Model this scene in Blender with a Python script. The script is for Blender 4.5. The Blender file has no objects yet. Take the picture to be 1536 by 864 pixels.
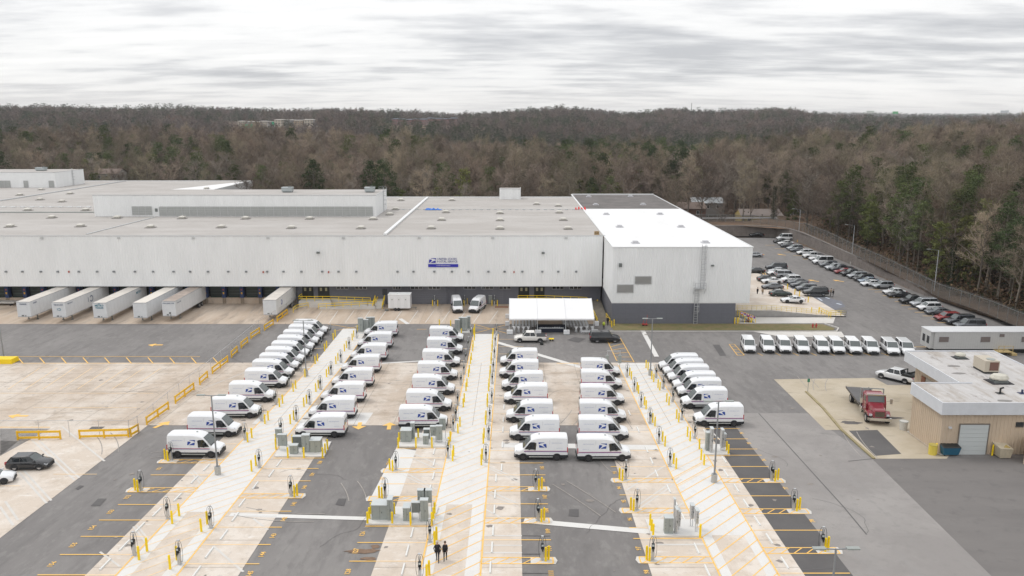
import bpy, bmesh, math, random
from math import sin, cos, tan, pi, radians, atan, sqrt
from mathutils import Vector, Matrix, noise
random.seed(7)
S = bpy.context.scene
COL = S.collection
# ------------------------------------------------------------ camera
FP, PITCH, CAMH = 1173.0, radians(12.125), 38.6      # focal length in photo pixels (1536 wide), tilt, height
cd = bpy.data.cameras.new('camera'); cam = bpy.data.objects.new('camera', cd); COL.objects.link(cam)
cam.location = (0, 0, CAMH); cam.rotation_euler = (pi/2 - PITCH, 0, 0)
cd.sensor_width = 36; cd.lens = 36*FP/1536; cd.clip_start = .5; cd.clip_end = 20000
S.camera = cam
# ------------------------------------------------------------ world: overcast sky, streaky cloud sheet over a Nishita sky
SUN_EL, SUN_AZ = radians(56), radians(300)
W = bpy.data.worlds.new('World'); S.world = W; W.use_nodes = True
nt = W.node_tree; N = nt.nodes; Lk = nt.links; N.clear()
def nd(t, **k):
    n = N.new(t)
    for a, b in k.items(): setattr(n, a, b)
    return n
def mth(op, a, b=None, c=None, clamp=False):
    n = nd('ShaderNodeMath', operation=op); n.use_clamp = clamp
    for i, v in enumerate((a, b, c)):
        if v is None: continue
        if isinstance(v, (int, float)): n.inputs[i].default_value = v
        else: Lk.new(v, n.inputs[i])
    return n.outputs[0]
sky = nd('ShaderNodeTexSky', sky_type='NISHITA', sun_disc=False, sun_elevation=SUN_EL, sun_rotation=SUN_AZ)
tc = nd('ShaderNodeTexCoord'); sp = nd('ShaderNodeSeparateXYZ'); Lk.new(tc.outputs['Generated'], sp.inputs[0])
zc = mth('MAXIMUM', sp.outputs[2], 0.0)
den = mth('ADD', zc, 0.085)
cx = mth('DIVIDE', sp.outputs[0], den); cy = mth('DIVIDE', sp.outputs[1], den)
cmb = nd('ShaderNodeCombineXYZ'); Lk.new(cx, cmb.inputs[0]); Lk.new(cy, cmb.inputs[1])
mp = nd('ShaderNodeMapping'); mp.inputs['Scale'].default_value = (.42, .50, 1); mp.inputs['Rotation'].default_value = (0, 0, .10)
mp.inputs['Location'].default_value = (7.9, 4.2, 0)
Lk.new(cmb.outputs[0], mp.inputs[0])
n1 = nd('ShaderNodeTexNoise'); n1.inputs['Scale'].default_value = .8; n1.inputs['Detail'].default_value = 7; n1.inputs['Roughness'].default_value = .52
n1.inputs['Distortion'].default_value = .5
Lk.new(mp.outputs[0], n1.inputs['Vector'])
mp2 = nd('ShaderNodeMapping'); mp2.inputs['Scale'].default_value = (.7, 1.5, 1); mp2.inputs['Rotation'].default_value = (0, 0, -.12)
Lk.new(cmb.outputs[0], mp2.inputs[0])
n2 = nd('ShaderNodeTexNoise'); n2.inputs['Scale'].default_value = 1.7; n2.inputs['Detail'].default_value = 7; n2.inputs['Roughness'].default_value = .55
Lk.new(mp2.outputs[0], n2.inputs['Vector'])
cl = mth('ADD', mth('MULTIPLY', n1.outputs['Fac'], .50), mth('MULTIPLY', n2.outputs['Fac'], .50))
cr = nd('ShaderNodeValToRGB'); Lk.new(cl, cr.inputs[0])
e = cr.color_ramp.elements
e[0].position = .38; e[0].color = (.64, .65, .675, 1)
e[1].position = .63; e[1].color = (1.12, 1.115, 1.105, 1)
m_ = cr.color_ramp.elements.new(.46); m_.color = (.82, .825, .84, 1)
m_ = cr.color_ramp.elements.new(.52); m_.color = (1.0, 1.0, 1.0, 1)
# near the horizon the sheet thins to an even bright band; overcast luminance rises towards the zenith (CIE overcast)
hz = mth('SUBTRACT', 1.0, mth('DIVIDE', zc, .055), clamp=True)
hm = nd('ShaderNodeMix', data_type='RGBA'); Lk.new(mth('MULTIPLY', mth('POWER', hz, 1.5), .75), hm.inputs[0]); Lk.new(cr.outputs[0], hm.inputs[6]); hm.inputs[7].default_value = (1.14, 1.10, 1.06, 1)
gain = mth('ADD', mth('MULTIPLY', mth('POWER', zc, .8), .80), 1.0)
vs = nd('ShaderNodeVectorMath', operation='SCALE'); Lk.new(hm.outputs[2], vs.inputs[0]); Lk.new(gain, vs.inputs[3])
b1 = nd('ShaderNodeBackground'); Lk.new(vs.outputs[0], b1.inputs[0]); b1.inputs[1].default_value = .89
b2 = nd('ShaderNodeBackground'); Lk.new(sky.outputs[0], b2.inputs[0]); b2.inputs[1].default_value = .05
ad = nd('ShaderNodeMixShader'); ad.inputs[0].default_value = .10
Lk.new(b1.outputs[0], ad.inputs[1]); Lk.new(b2.outputs[0], ad.inputs[2])
wo = nd('ShaderNodeOutputWorld'); Lk.new(ad.outputs[0], wo.inputs[0])
# ------------------------------------------------------------ sun behind the cloud
sl = bpy.data.lights.new('sun', 'SUN'); sl.energy = 1.0; sl.angle = radians(14); sl.color = (1, .965, .92)
so = bpy.data.objects.new('sun', sl); COL.objects.link(so); so.location = (0, 0, 200)
sd = Vector((sin(SUN_AZ)*cos(SUN_EL), cos(SUN_AZ)*cos(SUN_EL), sin(SUN_EL)))
so.rotation_euler = sd.to_track_quat('Z', 'Y').to_euler()
S.view_settings.view_transform = 'Standard'; S.view_settings.look = 'None'
S.view_settings.exposure = .05; S.view_settings.gamma = 1
# ------------------------------------------------------------ helpers
SLOPE, YB = .037, 120.0
def gz(y): return SLOPE*(YB-y) if y < YB else 0.0       # the lot falls 3.7 per cent away from the camera, then is level
CP, SP = cos(PITCH), sin(PITCH)
def ray(px, py):
    a, b = (px-768)/FP, -(py-432)/FP
    return Vector((a, CP + b*SP, -SP + b*CP))
def G(px, py, z=0.0):                                   # point of the ground (plus z) seen at a photo pixel
    d = ray(px, py)
    t = (z-CAMH)/d.z
    if d.y*t >= YB: return Vector((d.x*t, d.y*t, z))
    t = (SLOPE*YB + z - CAMH)/(d.z + SLOPE*d.y)
    return Vector((d.x*t, d.y*t, SLOPE*(YB-d.y*t)+z))
def at(px, py, Y):                                      # point on the vertical plane y = Y
    d = ray(px, py); t = Y/d.y
    return Vector((d.x*t, Y, CAMH + d.z*t))
def lin(c):
    return tuple((x/12.92 if x <= .04045 else ((x+.055)/1.055)**2.4) for x in c)
MATS = {}
def mat(name, col, rough=.6, metal=0, var=0., scale=1.5, var2=0., scale2=.15, bump=0., bscale=8., spec=None, rnd=0., stretch=None, emit=None, alpha=None, coat=0):
    if name in MATS: return MATS[name]
    m = bpy.data.materials.new(name); MATS[name] = m; m.use_nodes = True
    t = m.node_tree; n = t.nodes; l = t.links; p = n['Principled BSDF']
    p.inputs['Roughness'].default_value = rough; p.inputs['Metallic'].default_value = metal
    if spec is not None: p.inputs['Specular IOR Level'].default_value = spec
    if coat: p.inputs['Coat Weight'].default_value = coat; p.inputs['Coat Roughness'].default_value = .08
    p.inputs['Base Color'].default_value = (*col, 1); m.diffuse_color = (*col, 1)
    last = None
    if var or var2 or bump:
        g = n.new('ShaderNodeNewGeometry') if False else n.new('ShaderNodeTexCoord')
        mpn = n.new('ShaderNodeMapping'); l.new(g.outputs['Object'], mpn.inputs[0])
        if stretch: mpn.inputs['Scale'].default_value = stretch
    def bright(src, amt, fac_src):
        mr = n.new('ShaderNodeMapRange'); l.new(fac_src, mr.inputs[0])
        mr.inputs[1].default_value = .3; mr.inputs[2].default_value = .7
        mr.inputs[3].default_value = 1-amt; mr.inputs[4].default_value = 1+amt
        v = n.new('ShaderNodeVectorMath'); v.operation = 'SCALE'
        if src is None: v.inputs[0].default_value = col
        else: l.new(src, v.inputs[0])
        l.new(mr.outputs[0], v.inputs[3]); return v.outputs[0]
    for (vv, ss, det) in ((var, scale, 6), (var2, scale2, 4)):
        if vv:
            q = n.new('ShaderNodeTexNoise'); q.inputs['Scale'].default_value = ss; q.inputs['Detail'].default_value = det
            q.inputs['Roughness'].default_value = .62
            l.new(mpn.outputs[0], q.inputs['Vector']); last = bright(last, vv, q.outputs['Fac'])
    if rnd:
        oi = n.new('ShaderNodeObjectInfo'); mr = n.new('ShaderNodeMapRange'); l.new(oi.outputs['Random'], mr.inputs[0])
        mr.inputs[3].default_value = 1-rnd; mr.inputs[4].default_value = 1+rnd
        v = n.new('ShaderNodeVectorMath'); v.operation = 'SCALE'
        if last is None: v.inputs[0].default_value = col
        else: l.new(last, v.inputs[0])
        l.new(mr.outputs[0], v.inputs[3]); last = v.outputs[0]
    if last is not None: l.new(last, p.inputs['Base Color'])
    if bump:
        q = n.new('ShaderNodeTexNoise'); q.inputs['Scale'].default_value = bscale; q.inputs['Detail'].default_value = 5
        l.new(mpn.outputs[0], q.inputs['Vector'])
        b = n.new('ShaderNodeBump'); b.inputs['Strength'].default_value = bump; b.inputs['Distance'].default_value = .05
        l.new(q.outputs['Fac'], b.inputs['Height']); l.new(b.outputs[0], p.inputs['Normal'])
    if alpha is not None: p.inputs['Alpha'].default_value = alpha
    if emit: p.inputs['Emission Color'].default_value = (*col, 1); p.inputs['Emission Strength'].default_value = emit
    return m
def layered(name, base, layers, rough=.85, bump=.25, bscale=6.):
    """base colour plus a list of (colour, noise scale, low, high, strength, stretch, seed): stains and wear with shapes of their own"""
    m = mat(name, base, rough); t = m.node_tree; n = t.nodes; l = t.links; p = n['Principled BSDF']
    g = n.new('ShaderNodeTexCoord'); cur = None
    for (c, sc, lo, hi, st, stx, seed) in layers:
        mpn = n.new('ShaderNodeMapping'); mpn.inputs['Scale'].default_value = stx or (1, 1, 1); mpn.inputs['Location'].default_value = (seed*13.7, seed*5.1, 0)
        l.new(g.outputs['Object'], mpn.inputs[0])
        q = n.new('ShaderNodeTexNoise'); q.inputs['Scale'].default_value = sc; q.inputs['Detail'].default_value = 7; q.inputs['Roughness'].default_value = .65
        l.new(mpn.outputs[0], q.inputs['Vector'])
        mr = n.new('ShaderNodeMapRange'); l.new(q.outputs['Fac'], mr.inputs[0]); mr.inputs[1].default_value = lo; mr.inputs[2].default_value = hi
        mr.inputs[3].default_value = 0; mr.inputs[4].default_value = st
        mx = n.new('ShaderNodeMix'); mx.data_type = 'RGBA'; l.new(mr.outputs[0], mx.inputs[0])
        if cur is None: mx.inputs[6].default_value = (*base, 1)
        else: l.new(cur, mx.inputs[6])
        mx.inputs[7].default_value = (*c, 1); cur = mx.outputs[2]
    l.new(cur, p.inputs['Base Color'])
    if bump:
        q = n.new('ShaderNodeTexNoise'); q.inputs['Scale'].default_value = bscale; q.inputs['Detail'].default_value = 6; l.new(g.outputs['Object'], q.inputs['Vector'])
        b = n.new('ShaderNodeBump'); b.inputs['Strength'].default_value = bump; b.inputs['Distance'].default_value = .03
        l.new(q.outputs['Fac'], b.inputs['Height']); l.new(b.outputs[0], p.inputs['Normal'])
    return m
class MB:
    def __init__(s): s.v = []; s.f = []; s.m = []; s.k = 0
    def mi(s, k): s.k = k; return s
    def face(s, pts):
        i = len(s.v); s.v += [tuple(p) for p in pts]; s.f.append(tuple(range(i, i+len(pts)))); s.m.append(s.k); return s
    def box(s, x0, x1, y0, y1, z0, z1, M=None):
        P = [(x0,y0,z0),(x1,y0,z0),(x1,y1,z0),(x0,y1,z0),(x0,y0,z1),(x1,y0,z1),(x1,y1,z1),(x0,y1,z1)]
        if M is not None: P = [tuple(M @ Vector(p)) for p in P]
        i = len(s.v); s.v += P
        for q in ((3,2,1,0),(4,5,6,7),(0,1,5,4),(1,2,6,5),(2,3,7,6),(3,0,4,7)): s.f.append(tuple(i+a for a in q)); s.m.append(s.k)
        return s
    def bar(s, a, b, w, h=None):
        a = Vector(a); b = Vector(b); d = b-a; L = d.length
        if L < 1e-6: return s
        M = Matrix.Translation(a) @ d.to_track_quat('X', 'Z').to_matrix().to_4x4(); h = h or w
        return s.box(0, L, -w/2, w/2, -h/2, h/2, M)
    def cyl(s, a, b, r0, r1=None, n=8, caps=True):
        a = Vector(a); b = Vector(b); r1 = r0 if r1 is None else r1
        q = (b-a).to_track_quat('Z', 'Y'); i = len(s.v)
        for c, r in ((a, r0), (b, r1)):
            for k in range(n):
                t = 2*pi*k/n; s.v.append(tuple(c + q @ Vector((r*cos(t), r*sin(t), 0))))
        for k in range(n):
            j = (k+1) % n; s.f.append((i+k, i+j, i+n+j, i+n+k)); s.m.append(s.k)
        if caps:
            s.f.append(tuple(i+n+k for k in range(n))); s.m.append(s.k)
            s.f.append(tuple(i+k for k in reversed(range(n)))); s.m.append(s.k)
        return s
    def tube(s, pts, r, n=5):
        i = len(s.v); P = [Vector(p) for p in pts]
        for k, p in enumerate(P):
            d = (P[min(k+1, len(P)-1)]-P[max(k-1, 0)]); q = d.to_track_quat('Z', 'Y')
            rr = r[k] if isinstance(r, (list, tuple)) else r
            for j in range(n):
                t = 2*pi*j/n; s.v.append(tuple(p + q @ Vector((rr*cos(t), rr*sin(t), 0))))
        for k in range(len(P)-1):
            for j in range(n):
                a, b = i+k*n+j, i+k*n+(j+1) % n; s.f.append((a, b, b+n, a+n)); s.m.append(s.k)
        return s
    def prism(s, pts, z0, z1, M=None):
        n = len(pts); A = [Vector((x, y, z0)) for x, y in pts]+[Vector((x, y, z1)) for x, y in pts]
        if M is not None: A = [M @ p for p in A]
        i = len(s.v); s.v += [tuple(p) for p in A]
        s.f.append(tuple(i+n+k for k in range(n))); s.m.append(s.k)
        s.f.append(tuple(i+k for k in reversed(range(n)))); s.m.append(s.k)
        for k in range(n):
            j = (k+1) % n; s.f.append((i+k, i+j, i+n+j, i+n+k)); s.m.append(s.k)
        return s
    def loft(s, rings, cap=True, closed=True):
        n = len(rings[0]); i = len(s.v)
        for r in rings: s.v += [tuple(p) for p in r]
        for a in range(len(rings)-1):
            for k in range(n if closed else n-1):
                j = (k+1) % n; s.f.append((i+a*n+k, i+a*n+j, i+(a+1)*n+j, i+(a+1)*n+k)); s.m.append(s.k)
        if cap:
            s.f.append(tuple(i+k for k in reversed(range(n)))); s.m.append(s.k)
            s.f.append(tuple(i+(len(rings)-1)*n+k for k in range(n))); s.m.append(s.k)
        return s
    def mesh(s, name, mats, smooth=False, fix=False):
        me = bpy.data.meshes.new(name); me.from_pydata(s.v, [], s.f)
        for m in (mats if isinstance(mats, (list, tuple)) else [mats]): me.materials.append(m)
        me.polygons.foreach_set('material_index', s.m)
        if smooth: me.polygons.foreach_set('use_smooth', [True]*len(s.f))
        if fix:
            b = bmesh.new(); b.from_mesh(me); bmesh.ops.remove_doubles(b, verts=b.verts, dist=1e-4); bmesh.ops.recalc_face_normals(b, faces=b.faces); b.to_mesh(me); b.free()
        me.update(); return me
    def build(s, name, mats, parent=None, smooth=False, fix=False, kind=None, loc=None):
        return link(name, s.mesh(name, mats, smooth, fix), parent, kind, loc)
def link(name, me, parent=None, kind=None, loc=None, rz=None):
    o = bpy.data.objects.new(name, me); COL.objects.link(o)
    if parent is not None: o.parent = parent
    if kind: o['kind'] = kind
    if loc is not None: o.location = loc
    if rz is not None: o.rotation_euler = (0, 0, rz)
    return o
def tag(o, label, cat, group=None):
    o['label'] = label; o['category'] = cat
    if group: o['group'] = group
    return o
def thing(name, label, cat, loc=(0,0,0), rz=0, group=None, pitch=0):
    o = bpy.data.objects.new(name, None); COL.objects.link(o); o.location = loc; o.rotation_euler = (pitch, 0, rz)
    o.empty_display_size = .2
    return tag(o, label, cat, group)
def copy_tree(o, parent=None):
    c = o.copy(); COL.objects.link(c)
    if parent is not None: c.parent = parent
    for ch in list(o.children): copy_tree(ch, c)
    return c
def dup(root, loc, rz, label, group=None, pitch=0):
    r = copy_tree(root); r.location = loc; r.rotation_euler = (pitch, 0, rz); r['label'] = label
    if group: r['group'] = group
    return r
ORD = 'first second third fourth fifth sixth seventh eighth ninth tenth eleventh twelfth thirteenth fourteenth fifteenth sixteenth seventeenth eighteenth nineteenth twentieth'.split()
def ordw(i):
    if i < 20: return ORD[i]
    t = ['twenty', 'thirty', 'forty', 'fifty', 'sixty', 'seventy', 'eighty', 'ninety'][min((i+1)//10-2, 7)]
    r = (i+1) % 10
    return t[:-1]+'ieth' if r == 0 else t+'-'+ORD[r-1]
_tx = {}
def text_mesh(txt, size=1.0, bold=0.0, align='CENTER'):
    k = (txt, size, bold, align)
    if k in _tx: return _tx[k]
    cu = bpy.data.curves.new('t', 'FONT'); cu.body = txt; cu.size = size; cu.align_x = align; cu.align_y = 'CENTER'; cu.offset = bold; cu.resolution_u = 1
    o = bpy.data.objects.new('t', cu); COL.objects.link(o)
    dg = bpy.context.evaluated_depsgraph_get(); me = bpy.data.meshes.new_from_object(o.evaluated_get(dg))
    vs_ = [tuple(v.co) for v in me.vertices]; fs = [tuple(p.vertices) for p in me.polygons]
    bpy.data.objects.remove(o); bpy.data.curves.remove(cu); bpy.data.meshes.remove(me)
    _tx[k] = (vs_, fs); return _tx[k]
def add_text(mb, txt, size, fn, bold=0.0, align='CENTER'):
    v_, f_ = text_mesh(txt, size, bold, align); i = len(mb.v)
    mb.v += [tuple(fn(x, y)) for x, y, _ in v_]; mb.f += [tuple(i+a for a in f) for f in f_]; mb.m += [mb.k]*len(f_)
# ------------------------------------------------------------ materials
WHITEP = mat('white_paint', (.76, .77, .785), .32, var=.03, scale=2, coat=.4)
GLASS = mat('dark_glass', (.018, .022, .026), .08, spec=.8)
SCREEN = mat('windscreen_glass', (.075, .09, .09), .12, spec=.8)
RUB = mat('rubber', (.02, .02, .022), .85)
CLAD = mat('dark_plastic', (.014, .016, .02), .55)
RIM = mat('wheel_steel', (.035, .035, .038), .5, metal=.2)
RIMA = mat('alloy_rim', (.45, .45, .46), .35, metal=.8)
HL = mat('headlight_lens', (.55, .57, .6), .15, spec=.8)
TL = mat('tail_light_lens', (.45, .02, .03), .25)
BLUE = mat('postal_blue', (.008, .05, .30), .4)
RED = mat('postal_red', (.62, .03, .07), .45)
PALEB = mat('pale_lettering', (.36, .40, .55), .5)
YEL = mat('safety_yellow', (.88, .62, .003), .5, var=.06, scale=6, rnd=.06)
RAILY = mat('guard_yellow', (.78, .46, .02), .55, var=.08, scale=3)
PAINTY = layered('road_paint', (.84, .50, .12), [((.66, .50, .28), 2.2, .50, .72, .55, None, 1)], .7, bump=0)
PAINTF = layered('worn_road_paint', (.80, .58, .33), [((.60, .50, .40), 1.8, .45, .68, .7, None, 2)], .75, bump=0)
GALV = mat('galvanised_steel', (.52, .53, .54), .45, metal=.5, var=.08, scale=4)
GREYC = mat('cabinet_grey', (.30, .325, .31), .55, var=.05, scale=3)
GREYD = mat('cabinet_dark_grey', (.15, .165, .16), .55)
BLACK = mat('black_plastic', (.012, .014, .014), .5)
CONC = layered('pale_concrete', (.60, .58, .55), [((.50, .47, .43), .35, .42, .66, .55, None, 1), ((.42, .40, .37), 1.6, .55, .75, .4, None, 2)], .85)
CONCN = layered('new_concrete', (.65, .64, .62), [((.58, .56, .53), .5, .45, .7, .6, None, 3), ((.5, .49, .47), 2.5, .56, .78, .4, None, 4)], .85)
CONCA = layered('aisle_concrete', (.645, .637, .622), [((.63, .605, .575), .22, .45, .66, .7, (1, .4, 1), 5), ((.52, .505, .485), 1.3, .54, .70, .5, (1,.5,1), 6), ((.45,.43,.41), .5, .62, .68, .5, (.4,2,1), 17)], .85)
CONCB = layered('brown_concrete', (.49, .41, .335), [((.60, .54, .475), .10, .44, .58, .9, (1, .35, 1), 1), ((.38, .305, .235), .33, .50, .66, .75, (.7, 1.2, 1), 2), ((.27, .24, .21), 1.3, .56, .69, .6, None, 3), ((.64, .60, .56), .8, .58, .72, .5, None, 8)], .88)
CONCS = layered('stall_concrete', (.56, .485, .41), [((.66, .605, .545), .25, .45, .60, .8, None, 4), ((.44, .37, .30), .5, .54, .70, .6, (1,.6,1), 5), ((.34, .31, .275), 2.2, .57, .70, .5, None, 6), ((.72,.70,.67), 1.1, .60, .66, .5, (.5,1.6,1), 18)], .88)
CONCD = layered('dock_concrete', (.44, .35, .27), [((.54, .46, .38), .16, .42, .62, .8, (1.6, .25, 1), 6), ((.24, .20, .17), .30, .52, .7, .75, (1.4, .35, 1), 7), ((.60, .55, .49), .9, .58, .72, .5, (2, .4, 1), 8)], .88)
CONCT = layered('tan_concrete', (.42, .36, .27), [((.50, .44, .35), .2, .42, .62, .7, None, 9), ((.22, .19, .15), .5, .56, .72, .6, (.6, 1.4, 1), 10)], .88)
ASPH = layered('asphalt', (.185, .175, .168), [((.25, .237, .226), .14, .45, .60, .8, (1, .5, 1), 1), ((.155, .147, .143), .45, .52, .66, .7, (1, .6, 1), 2), ((.30, .287, .275), 1.5, .50, .64, .5, None, 3), ((.125,.118,.114), .9, .50, .62, .45, (1,.7,1), 13), ((.33,.315,.30), .35, .60, .68, .5, (.6,2.2,1), 23)], .9, bump=.35, bscale=30)
ASPHL = layered('pale_asphalt', (.245, .229, .219), [((.31, .292, .278), .09, .44, .60, .75, None, 4), ((.26, .248, .24), .3, .53, .68, .6, (1.8, .25, 1), 5), ((.21,.20,.19), 1.2, .52, .64, .4, None, 14)], .9, bump=.3, bscale=30)
ASPHD = layered('dark_asphalt', (.145, .135, .130), [((.18, .168, .16), .14, .42, .62, .7, (.5, 1.4, 1), 6), ((.085, .08, .08), .6, .55, .72, .55, None, 7), ((.22, .20, .185), 1.2, .64, .76, .5, (.4, 2, 1), 8)], .9, bump=.35, bscale=30)
ASPHN = layered('new_asphalt', (.095, .09, .09), [((.12, .115, .112), .3, .4, .65, .7, None, 9)], .9)
ASPHLOT = layered('lot_asphalt', (.175, .165, .16), [((.225, .213, .205), .07, .44, .60, .85, (1, .4, 1), 11), ((.15, .142, .138), .22, .52, .68, .65, (2, .25, 1), 12), ((.25,.24,.228), 1.1, .52, .64, .45, (1,.5,1), 15), ((.125,.118,.114), .6, .52, .64, .4, (1.6,.5,1), 16)], .9, bump=.3, bscale=30)
SEAL = mat('crack_sealer', (.115, .11, .108), .8)
GRASS = layered('dry_grass', (.20, .16, .075), [((.13, .14, .05), .5, .42, .6, .8, None, 1), ((.26, .19, .11), 1.6, .5, .7, .6, None, 2)], .95, bump=.8, bscale=12)
LITTER = layered('leaf_litter', (.155, .095, .06), [((.09, .065, .045), .10, .4, .6, .8, None, 1), ((.22, .15, .09), .5, .5, .7, .7, None, 2)], .95, bump=.8, bscale=5)
# ============================================================ TERRAIN AND GROUND
def interp(tab, u):
    if u <= tab[0][0]: return tab[0][1]
    for (a, va), (b, vb) in zip(tab, tab[1:]):
        if u <= b:
            t = (u-a)/(b-a); t = t*t*(3-2*t); return va+(vb-va)*t
    return tab[-1][1]
def sst(a, b, x):
    t = max(0., min(1., (x-a)/(b-a))); return t*t*(3-2*t)
SKYL = [(-.75, 159), (-.62, 163), (-.5, 167), (-.38, 168), (-.22, 165), (-.12, 166), (-.055, 172), (.07, 164), (.14, 172), (.2, 168), (.34, 169), (.40, 179), (.48, 183), (.75, 181)]
NEARH = [(-.75, 15), (-.35, 14), (-.15, 8), (0, 3), (.18, 3), (.3, 6), (.4, 10), (.75, 15)]
# right-hand limit of the lot: foot of the retaining wall / fence (x at given y)
RB = [(-60, 105), (60, 103), (100, 101), (136, 99), (150, 96.5), (160, 94.8), (172, 93.0), (205, 92.9), (246, 92.4), (262, 91), (280, 80)]
def rbx(y): 
    if y <= RB[0][0]: return RB[0][1]
    for (a, va), (b, vb) in zip(RB, RB[1:]):
        if y <= b: return va+(vb-va)*(y-a)/(b-a)
    return RB[-1][1]
def back_y(x):      # far limit of the lot
    return 318 if x < -95 else (266 if x > 20 else 262)
def terrain(x, y):
    dx = x-rbx(y); dy = y-back_y(x); dl = -x-290
    d = max(dx, dy, dl, -60-y)
    if d <= 0: return gz(y)-.7
    u = x/max(y, 60)
    r = sst(0, 12, d)
    near = interp(NEARH, u)
    h = gz(y) + (-.3+1.1*r)
    if dx > 0: h += 2.2*sst(2, 10, dx)*(1-sst(245, 285, y))
    h += near*sst(15, 150, d)*(1 if y > 0 else .4)
    h += 2.5*noise.noise(Vector((x*.012, y*.012, 3)))*sst(20, 100, d)
    zt = CAMH + 1400*tan(PITCH - atan((432-interp(SKYL, u))/FP))*-1 - 17
    dip = -(9+near*.55)*sst(400, 560, y)*(1-sst(640, 950, y))
    h += dip + (zt-near)*sst(600, 1400, y)*.94
    h += 9*noise.noise(Vector((x*.0022, y*.0022, 8)))*sst(500, 900, y)+7*noise.noise(Vector((x*.008, y*.004, 4)))*sst(900, 1300, y)
    if y > 1450: h -= (22+8*noise.noise(Vector((x*.001, y*.001, 1))))*sst(1450, 2200, y)
    if y > 2600:
        far = 38.6-22+y*.0052+10*noise.noise(Vector((x*.0016, 2, 7)))
        h += (far-h)*sst(2600, 4200, y)*(1+.12*noise.noise(Vector((x*.0009, 5, 2))))
    return h
tm = MB(); ys = []; y = -420.
while y < 5200:
    ys.append(y); y += 14 if y < -60 else (8 if y < 420 else (16 if y < 900 else (40 if y < 2000 else 110)))
NX = 110
for yy in ys:
    half = 330+max(yy, 0)*.86
    for i in range(NX+1):
        x = -half+2*half*i/NX; tm.v.append((x, yy, terrain(x, yy)))
for a in range(len(ys)-1):
    for i in range(NX):
        k = a*(NX+1)+i; tm.f.append((k, k+1, k+NX+2, k+NX+1)); tm.m.append(0)
tm.build('terrain', LITTER, smooth=True, kind='structure')

def clip(poly, y0, keep_above):
    out = []
    for i in range(len(poly)):
        a, b = poly[i], poly[(i+1) % len(poly)]
        ia = (a[1] >= y0) == keep_above or a[1] == y0; ib = (b[1] >= y0) == keep_above or b[1] == y0
        if ia: out.append(a)
        if ia != ib:
            t = (y0-a[1])/(b[1]-a[1]); out.append((a[0]+(b[0]-a[0])*t, y0))
    return out
def sheet_into(mb, poly, off):
    poly = [(p[0], p[1]) for p in poly]
    for ka in (True, False):
        q = clip(poly, YB, ka)
        if len(q) > 2: mb.face([(x, y, gz(y)+off) for x, y in q])
def sheet(name, polys, off, m, kind='structure'):
    mb = MB()
    for p in polys: sheet_into(mb, p, off)
    b_ = mb.mesh(name, m); bm = bmesh.new(); bm.from_mesh(b_)
    for f in bm.faces:
        if f.normal.z < 0: f.normal_flip()
    bmesh.ops.triangulate(bm, faces=bm.faces); bm.to_mesh(b_); bm.free()
    return link(name, b_, None, kind)
def gp(*pts): return [tuple(G(x, y))[:2] for x, y in pts]
XR = 104
lot = [(-289, -59), (104.5, -59)] + [(rbx(y)-.2, y) for y in (60, 100, 136, 150, 172, 205, 246, 260)] + [(20, 260), (-290, 260)]
sheet('parking_lot', [lot], -.02, ASPHLOT)
E_ = .004
# helper: y of a photo row on the ground
def GY(py): return G(768, py).y
def GX(px, py): return G(px, py).x
yA, yB_, yC = GY(486), GY(544), GY(638)       # dock apron edge, concrete field far edge, near edge
yN = 30.
# aisle border lines: measured photo points, near end extended
def lineX(pts):
    P = [G(*p) for p in pts]
    def f(y):
        Q = sorted([(p.y, p.x) for p in P])
        if y <= Q[0][0]: (a, xa), (b, xb) = Q[0], Q[1]
        elif y >= Q[-1][0]: (a, xa), (b, xb) = Q[-2], Q[-1]
        else:
            for (a, xa), (b, xb) in zip(Q, Q[1:]):
                if a <= y <= b: break
        return xa+(xb-xa)*(y-a)/(b-a)
    return f
def fit(pts):       # straight least-squares line in the world
    P = [G(*p) for p in pts]; n = len(P); my = sum(p.y for p in P)/n; mx = sum(p.x for p in P)/n
    s = sum((p.y-my)*(p.x-mx) for p in P)/sum((p.y-my)**2 for p in P)
    return lambda y: mx+s*(y-my)
L1 = fit([(343.5,684),(171.4,864),(430,588.7),(405,617)])
L2 = fit([(539.6,509.6),(483,593),(405,686),(263,864)])
C1 = fit([(710.5,501),(686.7,607),(669,686),(633.8,844)])
C2 = fit([(746.9,501),(741.7,600),(733.7,694),(719.2,864)])
R1 = fit([(930,553),(994,684),(1079.6,864)])
R2 = fit([(983,551),(1009,601),(1065,694.4),(1172,864)])
def band(fa, fb, y0, y1): return [(fa(y0), y0), (fb(y0), y0), (fb(y1), y1), (fa(y1), y1)]
kA = fit([(127,864),(294,696.5)])     # stall concrete / asphalt limits
kB = fit([(357,864),(470.6,688)])
kC = fit([(557.7,864),(581.7,788),(624,676)])
kD = lambda y: GX(781, 760)
kE = fit([(923,692.5),(943,760),(979,864)])
kF = fit([(1086,684),(1207.7,864)])
k0 = fit([(0,807),(162,684),(219,640)])
kM = fit([(1138,684),(1231.7,803)])
kR = fit([(1308.7,688.7),(1422,800)])
KF2 = fit([(983+14,551),(1057,642)])
xw0, xwR = -108, 43.4
sheet('dock_apron', [[(-290, yA), (GX(1000,0+486), yA), (GX(1000,486), 147), (18.5, 147), (18.5, 166), (-290, 166)]], E_, CONCD)
sheet('concrete_yard', [[(-290, yC), (KF2(yC), yC), (KF2(yB_), yB_), (-290, yB_)]], E_, CONCB)
sheet('left_yard', [[(-290, 20), (k0(20), 20), (k0(yC), yC-.01), (-290, yC-.01)]], E_, CONCS)
sheet('stall_pavement', [band(kA, L1, yN, yC), band(L2, kB, yN, yC), band(kC, C1, yN, yC), band(C2, kD, yN, yC), band(kE, R1, yN, yC), band(R2, kF, yN, yC)], 2*E_, CONCS)
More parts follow.
